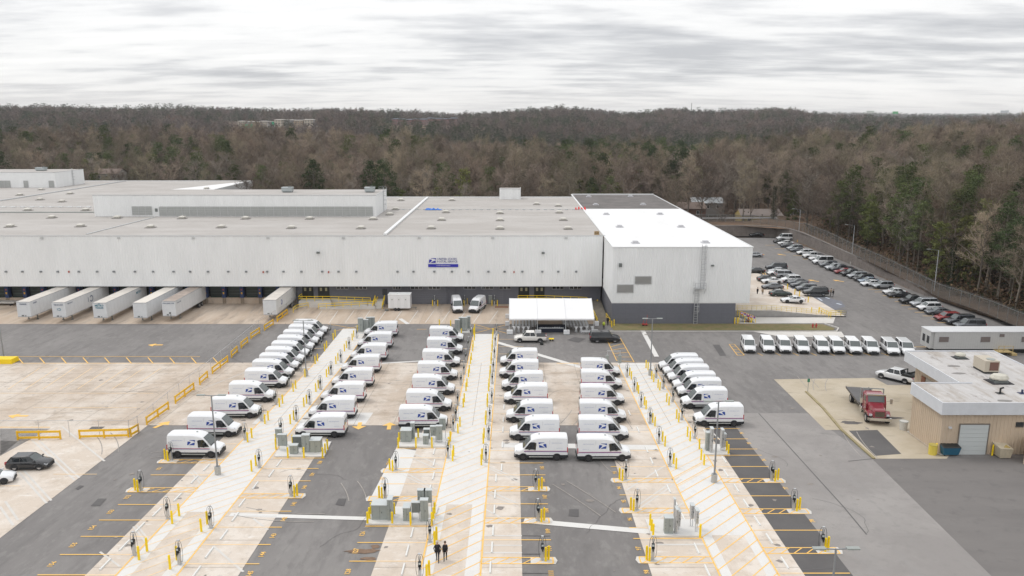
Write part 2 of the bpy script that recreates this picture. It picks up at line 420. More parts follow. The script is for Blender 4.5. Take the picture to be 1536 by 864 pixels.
yLa, yCa, yRa = GY(768), GY(757), GY(803)
sheet('charging_aisle', [band(L1, L2, yLa, GY(493)), band(C1, C2, yCa, GY(501)), band(R1, R2, yRa, GY(545))], 3*E_, CONCA)
sheet('old_aisle', [band(L1, L2, yN, yLa), band(C1, C2, yN, yCa), band(R1, R2, yN, yRa)], 2*E_+.001, CONCS)
off = lambda f, d: (lambda y: f(y)+d)
sheet('aisle_trench', [band(off(L1,.15), off(L1,1.2), yN, yLa), band(off(L2,-1.2), off(L2,-.15), yN, yLa), band(off(C1,.15), off(C1,1.1), yN, yCa), band(off(C2,-1.3), off(C2,-.15), yN, yCa),
    band(off(R1,.15), off(R1,1.0), yN, yRa), band(off(R2,-1.0), off(R2,-.15), yN, yRa)], 3*E_, CONCN)
sheet('stall_asphalt', [band(kF, kM, yN, GY(640))], E_, ASPHN)
sheet('right_drive', [[(kM(yN), yN), (kR(yN), yN), tuple(G(1308.7,688.7))[:2], tuple(G(1211,620))[:2], tuple(G(1100,619.5))[:2], (kM(GY(640)), GY(640))]], E_, ASPHL)
sheet('near_right_asphalt', [[(kR(yN), yN), (102, yN), (102, GY(686)), tuple(G(1306,686))[:2]]], E_, ASPHD)
sheet('tow_yard', [gp((1161,569),(1311,567),(1331,577.5),(1395,577.5),(1460,640),(1420,688),(1309,688),(1262,645),(1238,645))], 2*E_, CONCT)
sheet('asphalt_patch', [gp((1273,646),(1316,645),(1352,681),(1312,684)), gp((1069,517),(1079,517),(1089.5,533.5),(1080,534)), 
    gp((503,757),(508,748),(520,748),(516,759)), gp((854,764),(868,764),(868,775),(853,774)), gp((136,759),(147,748),(160,748),(150,759)), gp((113,733),(120,728),(126,729),(117,735)),
    gp((132,645),(138,640),(158,640),(150,645)), gp((850,510),(862,505.6),(879,508),(868,514))], 3*E_, ASPHN)
sheet('left_asphalt', [gp((0,658),(0,643),(75,643),(42,661),(0,684)), gp((27+0,662),(0,684),(0,661))], 3*E_, ASPH)
# pale service trenches filled with new concrete
def strip(a, b, w):
    a = G(*a); b = G(*b); d = (b-a); n_ = Vector((-d.y, d.x, 0)).normalized()*w/2
    return [(a.x+n_.x, a.y+n_.y), (a.x-n_.x, a.y-n_.y), (b.x-n_.x, b.y-n_.y), (b.x+n_.x, b.y+n_.y)]
sheet('service_trench', [strip((744,513),(872,551),1.0), strip((963,494),(985,535),.8), strip((345,772),(552,778),.7), strip((786,781),(978,798),.9),
    strip((600,478),(612,486),.8), strip((430,553),(640,541),.5) , gp((595,671),(554,751),(600,744),(624,676)), gp((752,664),(1000,668),(1000,675),(752,671)),
    gp((395,619),(560,619),(548,636),(378,636))], 3.5*E_, CONCN)
ST = []
for a, b in (((48,660),(112,720)),((58,660),(119,717)),((93,640),(157,692)),((28,708),(70,755)),((36,706),(77,751)),((0,760),(20,788)),((8,752),(27,780))):
    ST.append(strip(a, b, .22))
for x0, y0, x1, y1, w in ((622,681,668,702,.3),(616,686,660,706,.25),(606,708,654,734,.3),(604,712,650,736,.25),(600,744,640,760,.3),
    (734,700,780,720,.3),(734,703,780,724,.25),(733,736,780,757,.3),(731,741,778,760,.25),(728,764,776,790,.3),
    (1000,697,940,735,.35),(1018,716,950,763,.3),(1022,719,955,766,.3),(1040,745,985,780,.3),(1065,775,1000,800,.25),
    (290,706,306,724,.3),(286,708,302,727,.3),(268,745,262,752,.3),(205,788,225,812,.3),(200,790,220,815,.3),(150,828,180,850,.3),
    (320,819,365,858,.35),(380,778,402,795,.3),(1065,645,1080,660,.3)):
    ST.append(strip((x0, y0), (x1, y1), w*.62))
for py in (803.5, 818, 829, 844): ST.append(strip((726,py), (783,py+.3), .22))
for py in (817, 845): ST.append(strip((985,py), (1062,py), .28))
for k in range(12):
    x = 470+k*24; ST.append(strip((x, 484), (x+13, 466), .16))
for k in range(7):
    x = 330+k*9; ST.append(strip((270+k*5, 600-k*3), (400+k*4, 540), .1)) if k in (2, 5) else None
sheet('joint_seams', ST, 4.3*E_, CONC)
# crack sealer line in the right drive, old joint lines
CR = [strip((1138,620),(1265,760),.13), strip((1265,760),(1300,802),.13), strip((1272,692),(1312,688),.16), strip((546,551),(560,557),.1), strip((565,541),(640,541),.06),
      strip((783,803.5),(825,804),.09), strip((783,831),(825,831),.09), strip((783,860),(824,860),.09), strip((1191,600),(1191,600.3),.1),
      strip((346,536),(365,545),.08), strip((1203,855),(1260,851),.1)]
random.seed(5)
def crack(px, py, n, L, hd):
    p = G(px, py); x, y = p.x, p.y
    for k in range(n):
        hd += random.uniform(-.5, .5); nx_, ny_ = x+L*cos(hd), y+L*sin(hd); w = .018
        CR.append([(x-sin(hd)*w, y+cos(hd)*w), (x+sin(hd)*w, y-cos(hd)*w), (nx_+sin(hd)*w, ny_-cos(hd)*w), (nx_-sin(hd)*w, ny_+cos(hd)*w)]); x, y = nx_, ny_
for (px, py, hd) in ((420,500,.3),(360,530,2.8),(620,560,.1),(640,500,1.2),(850,530,0),(900,700,1.4),(880,800,.8),(520,720,2.2),(480,820,1.0),(1180,700,1.2),(1230,650,.2),(1300,800,.4),(1150,560,.2),(1010,510,.1),(300,500,.4),(120,520,.2),(1290,420,2.4),(1240,470,.4),(150,590,0),(250,570,.4),(90,620,.2),(560,610,.2),(820,600,1.4)):
    crack(px, py, 16, .55, hd)
sheet('pavement_cracks', CR, 4.6*E_, SEAL)
# cast joint grid of the concrete fields: shallow saw-cut lines
JT = []
JM = mat('saw_cut', (.30, .26, .22), .9)
for y in [yC+4.6*k for k in range(1, 12)]:
    if y < yB_: JT.append([(-285, y), (KF2(y), y), (KF2(y), y+.05), (-285, y+.05)])
for x in range(-280, 25, 5): JT.append([(x, yC), (x+.05, yC), (x+.05, yB_), (x, yB_)])
for x in range(-280, 18, 5): JT.append([(x+2, yA), (x+2.05, yA), (x+2.05, 163), (x+2, 163)])
for f in (L1, L2, C1, C2, R1, R2):
    pass
for (fa, fb) in ((kA, L1), (L2, kB), (kC, C1), (C2, kD), (kE, R1), (R2, kF)):
    y = yN+1
    while y < yC: JT.append([(fa(y), y), (fb(y), y), (fb(y), y+.04), (fa(y), y+.04)]); y += 4.6
sheet('saw_cuts', JT, 4.1*E_, JM)
# ------------------------------------------------------------ markings
MK, MKF, NUM = [], [], MB()
LW = .13
for f, top in ((L1, 545), (L2, 515), (C1, 505), (C2, 501), (R1, 548), (R2, 553)):
    MK.append(band(off(f, -LW/2), off(f, LW/2), yN, GY(top)))
def hl(px0, px1, py, m=MK, w=LW):
    a, b = G(px0, py), G(px1, py); m.append([(a.x, a.y-w/2), (b.x, a.y-w/2), (b.x, a.y+w/2), (a.x, a.y+w/2)])
def stall_line(x0, x1, y, m=None): (m if m is not None else MK).append([(x0, y-LW/2), (x1, y-LW/2), (x1, y+LW/2), (x0, y+LW/2)])
ISL = []
def island(pxo, py, f, side):       # hatched divider with a charger pad at its outer end; side = +1: pad is to the right of the aisle line
    c = G(pxo, py); y = c.y; xi = f(y); h = .5
    for s_ in (-h, h): stall_line(min(c.x, xi), max(c.x, xi), y+s_)
    x = c.x; MK.append([(x-LW/2, y-h), (x+LW/2, y-h), (x+LW/2, y+h), (x-LW/2, y+h)])
    n_ = int(abs(xi-c.x)/1.1)
    for k in range(n_):
        x0 = min(c.x, xi)+k*1.1+.1
        MK.append([(x0, y-h), (x0+.15, y-h), (x0+1.25, y+h), (x0+1.1, y+h)])
    ISL.append([(c.x-side*(-.2), y-h-.08), (c.x-side*1.9, y-h-.08), (c.x-side*1.9, y+h+.08), (c.x+side*.2, y+h+.08), (c.x+side*.38, y)])
for pxo, py in ((226,712.5),(177,757),(148.5,780.3),(121,804.8),(90,832),(56,862.5),(243,703)): 
    if py != 703: c = G(pxo, py); stall_line(c.x, kA(c.y), c.y); stall_line(kA(c.y), L1(c.y), c.y, MKF)
for pxo, py in ((478,703),(466,721.5),(437,767),(422.7,791),(406,817),(389,846)): c = G(pxo, py); stall_line(kB(c.y), c.x, c.y); stall_line(L2(c.y), kB(c.y), c.y, MKF)
for pxo, py in ((600,687),(570,726),(536,814),(524,842)): c = G(pxo, py); stall_line(c.x, kC(c.y), c.y); stall_line(kC(c.y), C1(c.y), c.y, MKF)
for pxo, py in ((815,694.6),(818,712.5),(822,756),(826.5,810)): c = G(pxo, py); stall_line(kD(c.y), c.x, c.y); stall_line(C2(c.y), kD(c.y), c.y, MKF)
for pxo, py in ((916,700),(929.6,742.5),(944,791.7),(950,808)): c = G(pxo, py); stall_line(c.x, kE(c.y), c.y); stall_line(kE(c.y), R1(c.y), c.y, MKF)
for pxo, py in ((1110,643),(1121.7,658.5),(1136,673.7),(1142.5,683),(1153,700),(1186,744),(1233.7,795.5),(1275,860)): c = G(pxo, py); stall_line(kF(c.y), c.x, c.y); stall_line(R2(c.y), kF(c.y), c.y, MKF)
for a in ((241,692,L1,-1),(195,735,L1,-1),(453,744,L2,1),(576,706,C1,-1),(554,748,C1,-1),(820,733.5,C2,1),(823.5,781,C2,1),(829.6,841,C2,1),(921,720.6,R1,-1),(934,766,R1,-1),(960,840,R1,-1),(1173,721,R2,1),(1211,767,R2,1),(1256.7,826,R2,1)): island(*a)
sheet('charger_islands', ISL, 4.8*E_, CONC)
# lines between the parked rows
for (x0, f, rows) in (((-1), L1, (666,642,617,594,571,553,543,533,523,515)), (1, L2, (668,642,617,594,571,550,531,514)), (-1, C1, (655,630,605,582,561,541,523)), (1, C2, (700-24,648,621,597,577,559)), (-1, R1, (676,648,621,597,575)), (1, R2, (627,605,590,580,570,560))):
    for r in rows:
        y = GY(r); stall_line(min(f(y), f(y)+x0*5.5), max(f(y), f(y)+x0*5.5), y, MKF)
# aisle hatching
def hatch(f0, f1, y0, y1, step, rise, m):
    y = y0-rise
    while y < y1:
        a, b = y, y+rise; x0, x1 = f0(a), f1(b); w = .07
        pts = [(x0, a-w), (x0, a+w), (x1, b+w), (x1, b-w)]
        if a >= y0-rise and b <= y1+.5:
            if a < y0: pass
            m.append(pts)
        y += step
hatch(L1, L2, yN, GY(500), 1.85, 5.0, MKF); hatch(C1, C2, GY(742), GY(503), 1.85, 5.0, MKF); hatch(C1, C2, yN, GY(742)+3, 1.85, 5.0, MK)
hatch(R1, R2, yN, GY(700)+3, 1.85, 5.2, MK); hatch(R1, R2, GY(700), GY(548), 1.85, 5.2, MKF)
# left yard: dashed bay of slanted strokes, lines, right rows
hl(22, 300, 535); hl(30, 310, 545)
for k in range(10):
    x = 27+k*32.5; a, b = G(x, 536.5), G(x+8, 545); MK.append(strip((x, 536.5), (x+8, 545.5), .16))
hl(0, 75, 641, w=.2); hl(50, 205, 611.5, MKF); hl(0, 230, 590, MKF)
for k in range(8): MKF.append(strip((12+k*26, 584), (60+k*26, 552), .12))
hl(80, 145, 711.5, MKF)
hl(0, 30, 729, MKF)
def arrow(px, py, dx, dy, L=1.9, w=.5):
    c = G(px, py); d = Vector((dx, dy, 0)).normalized(); n_ = Vector((-d.y, d.x, 0)); a = c-d*L/2; b = c+d*L*.05; e_ = c+d*L/2
    MK.append([(a+n_*w*.28).to_2d()[:], (a-n_*w*.28).to_2d()[:], (b-n_*w*.28).to_2d()[:], (b-n_*w)[:2], e_[:2], (b+n_*w)[:2], (b+n_*w*.28)[:2]])
for px, py, dx, dy in ((243,637,.4,1),(539,639,.1,-1),(584,639,-.1,1),(233,517.5,-1,0),(27,624,-1,0)): arrow(px, py, dx, dy, 2.6, .9)
for px, py in ((1140,381),(1172,382),(1220,421),(1257.5,421.3),(1281,488)): arrow(px, py, -.6, .8, 3.0, .8) if py < 480 else None
hl(625, 640, 494); hl(835, 868, 545, w=.2)
hatchbox = []
def parquad(p0, p1, p2, p3, n_, w=.13):     # outline with cross bars
    P = [G(*p) for p in (p0, p1, p2, p3)]
    def ln(a, b):
        d = (b-a); q = Vector((-d.y, d.x, 0)).normalized()*w/2; MK.append([(a+q)[:2], (a-q)[:2], (b-q)[:2], (b+q)[:2]])
    ln(P[0], P[1]); ln(P[3], P[2])
    for k in range(n_+1): t = k/n_; ln(P[0].lerp(P[1], t), P[3].lerp(P[2], t))
parquad((911,511),(925,541),(951,543),(928,503), 6)
parquad((1093.7,516.5),(1106,533),(1116.5,533),(1101.5,516.5), 4)
for a, b in (((1003,500),(1003,500.2)),): pass
MK.append(strip((492,486),(556,497),.13)); MK.append(strip((500,497),(556,486),.13)); MK.append(strip((710,486),(760,500),.13)); MK.append(strip((712,500),(760,487),.13)); MK.append(strip((712,492),(760,494),.13))
for k in range(10): MK.append(strip((1136+k*26.5, 529.5), (1144+k*27, 533.5), .12))
for r in (509, 520, 531): hl(748, 785, r, MKF)
# staff car park stall lines
for (xa, xb, y) in ((1302,1320,434),(1312,1325,438),(1324,1334,443.5),(1333,1352,447),(1342,1362,452.5),(1352,1368,458),(1362,1378,463.5),(1372,1390,468.5),(1384,1398,474),(1396,1408,478.5),(1406,1420,484),(1416,1434,489.5),(1434,1460,494.5),(1366,1392,520.5)): hl(xa, xb, y, w=.16)
for k in range(7): hl(1230-k*14+2, 1240-k*14+6, 399-k*5.2, w=.2)
MK.append(strip((1140,404),(1152,421),.2)); MK.append(strip((1160,421),(1190,445),.2)); MK.append(strip((1143,404),(1156,421),.2))
sheet('road_markings', MK, 5.2*E_, PAINTY)
sheet('worn_markings', MKF, 5.0*E_, PAINTF)
# disabled bays: blue-grey hatching by the wing
sheet('blue_bay', [gp((1183,427),(1192,427),(1226,442),(1262,452),(1268,460),(1240,468),(1222,470),(1205,452),(1196,443))], 3.2*E_, mat('faded_blue_asphalt', (.165, .170, .195), .9, var=.1, scale=1))
sheet('bay_symbols', [strip((1227,447),(1233,451),.35), strip((1238,446),(1244,448),.5), strip((1255,455),(1262,457),.5)], 4.4*E_, mat('white_marking', (.55, .6, .68), .8))
# stall numbers
nums = []
for seq, start in (([(239,703),(191,746),(166,768),(138.5,792),(110,818),(78,846.5)], 151), ([(480,694),(468.5,712),(457,731),(441,756),(426,779),(410,804),(393.5,832),(375,861)], 138), ([(583,683+12),(574,718),(543.7,801),(533.7,827),(522,858)], 124),
    ([(813.5,702),(815,721),(817.7,745.5),(820,766),(822,797),(824,823),(827,860)], 105), ([(922.5,709),(929,732),(936,752),(945,779),(958,823),(970,858)], 93), ([(1113,650),(1124,665),(1146,690),(1179,732.5),(1218.5,781.5)], 74)):
    for k, (px, py) in enumerate(seq): nums.append((px, py, str(start+k)))
for px, py, s_ in nums:
    c = G(px, py); add_text(NUM, s_, .62, lambda x, y: Vector((c.x - y, c.y + x*1.0, gz(c.y+x)+5.4*E_)), bold=.012)
NUM.build('stall_numbers', PAINTY, kind='structure')
random.seed(77); OIL = []
def spot(x, y, r):
    n = 9; return [(x+r*cos(2*pi*k/n)*random.uniform(.5, 1.2), y+r*sin(2*pi*k/n)*random.uniform(.4, 1.0)) for k in range(n)]
for (fa, fb) in ((kA, L1), (L2, kB), (kC, C1), (C2, kD), (kE, R1), (R2, kF)):
    y = yN+14
    while y < GY(560):
        for q in range(random.choice((0, 0, 1, 1))): OIL.append(spot(random.uniform(min(fa(y), fb(y)), max(fa(y), fb(y))), y+random.uniform(-1, 1), random.uniform(.12, .5)))
        y += 3.15
for q in range(70): y = random.uniform(58, 150); OIL.append(spot(random.uniform(-.6*y, .55*y), y, random.uniform(.1, .45)))
sheet('oil_spots', OIL, 3.7*E_+.0003, mat('oily_ground', (.23, .205, .185), .75, var=.25, scale=4))
TRK = []
for q in range(26):          # tyre scrub marks curving through the bays and drives
    y = random.uniform(56, 175); x = random.uniform(-.55*y, .55*y); a = random.uniform(-.5, .5)+(pi/2 if random.random() < .6 else 0); L_ = random.uniform(3, 9); kx = random.uniform(-.08, .08)
    for o_ in (0, 1.7):
        px_, py_, aa = x-o_*sin(a), y+o_*cos(a), a
        for k in range(6):
            nx_, ny_ = px_+L_/6*cos(aa), py_+L_/6*sin(aa); sx_, sy_ = -sin(aa)*.05, cos(aa)*.05; TRK.append([(px_+sx_, py_+sy_), (px_-sx_, py_-sy_), (nx_-sx_, ny_-sy_), (nx_+sx_, ny_+sy_)]); px_, py_ = nx_, ny_; aa += kx
TRK = [p for p in TRK if all(abs(v[0]) < 104 and (v[1] < 163) and not (18 < v[0] < 46 and v[1] > 144) for v in p)]
sheet('tyre_marks', TRK, 3.8*E_+.0003, mat('tyre_rubber_mark', (.31, .285, .26), .8, var=.2, scale=2))
# oil and rust stains with shapes of their own
def blob(px, py, rx, ry, seed, n=18):
    random.seed(seed); c = G(px, py); return [(c.x+rx*cos(2*pi*k/n)*random.uniform(.6, 1.15), c.y+ry*sin(2*pi*k/n)*random.uniform(.6, 1.15)) for k in range(n)]
sheet('rust_stain', [blob(545,827,1.6,.5,1), blob(563,820,.4,.4,2), blob(553,838,.8,.3,3)], 4.2*E_, mat('rust_stained_asphalt', (.19, .125, .085), .9, var=.2, scale=3))
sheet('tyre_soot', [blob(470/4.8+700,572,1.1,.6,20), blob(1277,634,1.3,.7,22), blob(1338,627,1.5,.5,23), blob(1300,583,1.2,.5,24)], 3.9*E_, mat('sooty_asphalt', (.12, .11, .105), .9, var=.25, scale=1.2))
# ============================================================ MAIN BUILDING
CLW = mat('white_cladding', (.79, .80, .80), .5, var=.035, scale=.5, var2=.035, scale2=.12, stretch=(1, 1, .25))
CLW2 = mat('white_trim', (.72, .73, .73), .5)
GREYW = mat('grey_wall', (.135, .14, .165), .7, var=.05, scale=2)
GREYW2 = mat('grey_door', (.155, .16, .185), .6)
ROOFG = layered('gravel_roof', (.385, .362, .34), [((.47, .45, .43), .05, .42, .62, .7, (1, 2.5, 1), 1), ((.31, .29, .27), .16, .55, .72, .6, (.5, 2, 1), 2), ((.27, .25, .235), 1.5, .62, .75, .4, None, 3)], .95, bump=.4, bscale=3)
ROOFW = layered('white_membrane', (.77, .77, .77), [((.68, .68, .67), .15, .48, .66, .6, (2,.5,1), 2), ((.58,.57,.55), .6, .60, .70, .5, None, 4)], .5, bump=0)
ROOFD = layered('dark_roof', (.15, .135, .13), [((.10, .095, .09), .2, .42, .6, .8, None, 1), ((.22, .205, .20), .5, .56, .72, .6, None, 2)], .9, bump=.3, bscale=3)
LOUV = mat('grey_louvre', (.36, .37, .36), .5, var=.06, scale=1, metal=.2)
LOUVD = mat('louvre_blade', (.26, .25, .24), .5)
DOCKSHADE = mat('overhang_shade', (.012, .013, .016), .8)  # near-black wall colour carries the shade under the dock overhang
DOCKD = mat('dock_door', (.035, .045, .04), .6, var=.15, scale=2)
DBLUE = mat('dock_blue', (.02, .045, .14), .5)
DGREEN = mat('leveller_green', (.03, .075, .05), .6)
FLASH = mat('flashing', (.52, .53, .53), .45)
YF, ZT, ZB = 161.0, 15.05, 4.45
bld = thing('mail_facility', 'huge low white ribbed metal warehouse with grey roof and truck docks', 'building', (0, 0, 0))
def ribbed(mb, x0, x1, y, z0, z1, pitch=.42, d=.05, axis='x', sgn=-1):
    """trapezoid ribbed sheet: axis x = runs along x facing -y; axis y = runs along y facing sgn*x"""
    n = max(1, int(round((x1-x0)/pitch))); p = (x1-x0)/n; pr = []
    for k in range(n): pr += [(x0+k*p, 0), (x0+k*p+p*.62, 0), (x0+k*p+p*.72, d), (x0+k*p+p*.9, d)]
    pr.append((x1, 0)); i = len(mb.v)
    for a, b in pr:
        if axis == 'x': mb.v += [(a, y-b, z0), (a, y-b, z1)]
        else: mb.v += [(y+sgn*b, a, z0), (y+sgn*b, a, z1)]
    for k in range(len(pr)-1):
        q = i+2*k; f = (q, q+2, q+3, q+1)
        mb.f.append(f if (axis == 'x' or sgn > 0) else f[::-1]); mb.m.append(mb.k)
m = MB(); ribbed(m, -150, 18.9, YF, ZB, ZT, .55, .035); m.build('front_cladding', CLW, bld)
m = MB(); m.box(-150, 18.9, YF+.01, YF+.3, ZB, ZT); m.box(-150, 18.9, YF+.3, 167.9, ZB-.02, ZB+.2); m.build('wall_core', CLW2, bld)
m = MB(); m.box(-150, 19.0, YF-.10, YF+.22, ZT, ZT+.13); m.box(-150, 18.9, YF-.08, YF-.0, ZB-.1, ZB-.001); m.build('edge_trim', FLASH, bld)
# roof deck with its two levels
roof = MB(); roof.face([(-150,YF+.3,ZT-.02),(19.3,YF+.3,ZT-.02),(19.3,243.6,ZT-.02),(-150,243.6,ZT-.02)]); roof.face([(-290,243.6,ZT-.02),(-102.5,243.6,ZT-.02),(-102.5,310,ZT-.02),(-290,310,ZT-.02)]); roof.face([(-290,161.3,ZT-.02),(-150,161.3,ZT-.02),(-150,243.6,ZT-.02),(-290,243.6,ZT-.02)])
rf = roof.build('roof', ROOFG, bld)
m = MB(); m.box(-102.5,-102.2,243.9,310.2,0,ZT+.3); m.box(-290,-102.2,310,310.3,0,ZT+.25); m.box(-102.2,19.3,243.6,243.9,0,ZT+.25); m.build('rear_wall', CLW2, bld); MB().box(-290,-150,YF,YF+.3,0,ZT).build('side_wall', CLW2, bld)
# expansion curbs and pipes on the roof
def roofline(a, b, w, h, nm, mt, z=ZT):
    def R(px, py):
        d = ray(px, py); t = (z-CAMH)/d.z; return Vector((d.x*t, d.y*t, z))
    MB().bar(R(*a)+Vector((0,0,h/2)), R(*b)+Vector((0,0,h/2)), w, h).build(nm, mt, rf)
def R(px, py, z=ZT):
    d = ray(px, py); t = (z-CAMH)/d.z; return Vector((d.x*t, d.y*t, z))
roofline((577.5,352.6), (641.7,296.6), .7, .35, 'expansion_curb', CLW2)
roofline((130,351.5), (231.8,326), .35, .15, 'expansion_curb', FLASH)
roofline((0,301.6), (190,271.5), .6, .3, 'expansion_curb', FLASH)
m = MB(); a = R(592, 314.8); b = R(875, 314.8); m.bar(a+Vector((0,0,.2)), b+Vector((0,0,.2)), .09)
x = a.x
while x < b.x: m.box(x, x+.9, a.y-.18, a.y+.18, ZT, ZT+.16); x += 1.9
m.build('roof_pipe', FLASH, rf)
m = MB(); a = R(-40, 311); b = R(138, 311); m.bar(a+Vector((0,0,.2)), b+Vector((0,0,.2)), .12)
x = a.x
while x < b.x: m.box(x, x+1.1, a.y-.3, a.y+.3, ZT, ZT+.3); x += 2.6
m.build('roof_pipe', CLW2, rf)
MB().bar(R(-40, 319)+Vector((0,0,.12)), R(146, 319)+Vector((0,0,.12)), .3, .25).build('expansion_curb', GREYC, rf)
# vents
VENT = mat('vent_cream', (.55, .53, .48), .5)
vm = MB(); vm.mi(1).box(-1.0, 1.0, -.9, .9, 0, .12); vm.mi(0).box(-.6, .6, -.6, .6, .12, .4)
vm.loft([[(-.75,-.75,.4),(.75,-.75,.4),(.75,.75,.4),(-.75,.75,.4)],[(-.7,-.7,.55),(.7,-.7,.55),(.7,.7,.55),(-.7,.7,.55)],[(-.25,-.25,.72),(.25,-.25,.72),(.25,.25,.72),(-.25,.25,.72)]])
vme = vm.mesh('roof_vent', [VENT, mat('roof_patch', (.27, .255, .24), .9)])
vent_px = [(78,327),(15.6,340.5),(121,340),(226,341.5),(332,341.5),(176,327.5),(273.5,328),(368.5,328.5),(129,315.8),(42,315.8),(437.3,342.5),(541.5,343),(647,343),(749.8,343.6),(464.6,328.8),(559.7,329.5),(584.4,322.4),(593.5,314.5),(601.4,301),(678,301),(662.5,330.5),(669,319),(750,331),(750,320.5),(852,343.8),(837.6,309.5),(839,319.5),(845,330.5),(805,307),(60,300),(105,291),(93,303),(30,293),(62,285),(310,283.5)]
for px, py in vent_px: link('roof_vent', vme, rf, loc=R(px, py), rz=0)
# penthouse monitor with its long band of louvres
def penthouse(x0, x1, y0, y1, z1, name, par=bld):
    m = MB(); ribbed(m, x0, x1, y0, ZT, z1, .45, .05); ribbed(m, y0, y1, x1, ZT, z1, .45, .05, 'y', 1)
    m.mi(1).box(x0, x1-.01, y0+.01, y1, ZT-.02, z1-.02); m.mi(2).box(x0-.1, x1+.1, y0-.12, y0+.1, z1-.02, z1+.12); m.box(x1-.1, x1+.1, y0+.1, y1, z1-.02, z1+.10)
    m.mi(3).face([(x0, y0+.1, z1), (x1-.1, y0+.1, z1), (x1-.1, y1, z1), (x0, y1, z1)]); return m.build(name, [CLW, CLW2, FLASH, ROOFG], par)
PZ = 20.35
ph = penthouse(-104.2, -33.8, 194.7, 211, PZ, 'penthouse')
p_ = [at(x, 322.5, 194.6) for x in (199.3, 228)]
def louvre(x0, x1, y, z0, z1, par, mt=LOUV):
    m = MB(); m.box(x0, x1, y-.06, y, z0, z1).mi(1).box(x0-.04, x0+.04, y-.1, y-.05, z0, z1).box(x1-.04, x1+.04, y-.1, y-.05, z0, z1)
    for k in range(5): z = z0+(z1-z0)*(k+.5)/5; m.box(x0+.05, x1-.05, y-.085, y-.058, z-.03, z+.03)
    return m.build('louvre_panel', [mt, FLASH], par)
def lbank(px0, px1, n, Y, py0, py1, par):
    a = at(px0, py1, Y); b = at(px1, py0, Y); w = (b.x-a.x)/n
    for k in range(n): louvre(a.x+k*w, a.x+(k+1)*w-.05, Y-.06, a.z, b.z, par)
lbank(199, 228, 3, 194.7, 309.6, 322.3, ph); lbank(239.8, 559.5, 28, 194.7, 309.9, 323.5, ph)
tagm = at(234.5, 315, 194.6); MB().box(tagm.x-.3, tagm.x+.3, 194.45, 194.6, tagm.z-.4, tagm.z+.4).build('wall_lamp', GREYD, ph)
ph2 = penthouse(-240, -162.4, 280, 299, 20.4, 'penthouse')
lbank(-20, 15.5, 4, 280, 271, 281, ph2); lbank(36.5, 42, 1, 280, 271, 281, ph2); lbank(74.2, 81, 1, 280, 271, 281, ph2)
def access_ladder(x, y, z0, z1, par, face='x'):
    m = MB()
    if face == 'x':
        for dy in (-.3, .3): m.bar((x, y+dy, z0), (x, y+dy, z1), .07)
        z = z0+.3
        while z < z1: m.bar((x, y-.3, z), (x, y+.3, z), .05); z += .45
        for k in range(int((z1-z0-2)/1.1)+1):
            zz = z0+2+k*1.1; m.tube([(x, y-.35, zz), (x+.5, y-.38, zz), (x+.75, y, zz), (x+.5, y+.38, zz), (x, y+.35, zz)], .03, 4)
    else:
        for dx in (-.3, .3): m.bar((x+dx, y, z0), (x+dx, y, z1), .08)
        z = z0+.3
        while z < z1: m.bar((x-.3, y, z), (x+.3, y, z), .05); z += .4
    return m.build('ladder', GALV, par)
access_ladder(-33.6, 205, ZT, PZ+1, ph); access_ladder(-162.2, 291, ZT, 21.3, ph2)
m = MB()
for dx in (-1, 1): m.bar((-33.9+dx, 206, PZ), (-33.9+dx, 206, PZ+1.1), .06)
m.bar((-34.9, 206, PZ+1.1), (-32.9, 206, PZ+1.1), .06); m.bar((-34.9, 206, PZ+.6), (-32.9, 206, PZ+.6), .06); m.build('guard_rail', GALV, ph)
penthouse(-3.8, 2.6, 238, 242, 18.2, 'stair_head')
# HVAC units standing on the penthouse roofs
HV = mat('hvac_steel', (.42, .46, .47), .4, metal=.4)
def hvac(px, py, Y, z, label, w=3.4, h=1.1, d=2):
    p = at(px, py, Y); t = thing('rooftop_unit', label, 'air conditioner', (p.x, Y, z), 0, 'air handling units on the penthouse roofs')
    MB().box(-w/2, w/2, -d/2, d/2, .25, h).box(-w/2-.1, w/2+.1, -d/2-.1, d/2+.1, h, h+.1).build('casing', HV, t)
    MB().box(-w/2+.2, w/2-.2, -d/2+.2, d/2-.2, 0, .25).build('curb', GREYD, t)
    MB().cyl((w/2-.7, 0, h+.1), (w/2-.7, 0, h+.35), .5, .42, 10).build('fan_shroud', GREYD, t)
hvac(62, 255, 290, 20.4, 'air handling unit on the far left penthouse roof'); hvac(431.6, 287, 203, PZ, 'air handling unit halfway along the long penthouse roof', 2.6, 1.2)
hvac(555, 288, 203, PZ, 'air handling unit near the right end of the long penthouse', 2.4, 1.2)
hvac(218, 284, 236, ZT, 'air handling unit standing behind the long penthouse', 3.4, 1.4)
hvac(161, 288, 226, ZT, 'open grey frame unit behind the left end of the long penthouse', 2.4, .9)
m = MB(); ra = R(330, 284.5); rb = R(372, 273)
sheetw = MB(); sheetw.face([tuple(R(326,284.5)), tuple(R(371,284.5)), (-103, 309, ZT), tuple(R(372,273.2))]); 
m.face([(-122, 262, ZT+.02), (-102.6, 262, ZT+.02), (-102.6, 309.8, ZT+.02), (-104, 309.8, ZT+.02)]); m.build('white_roof_sheet', ROOFW, rf)
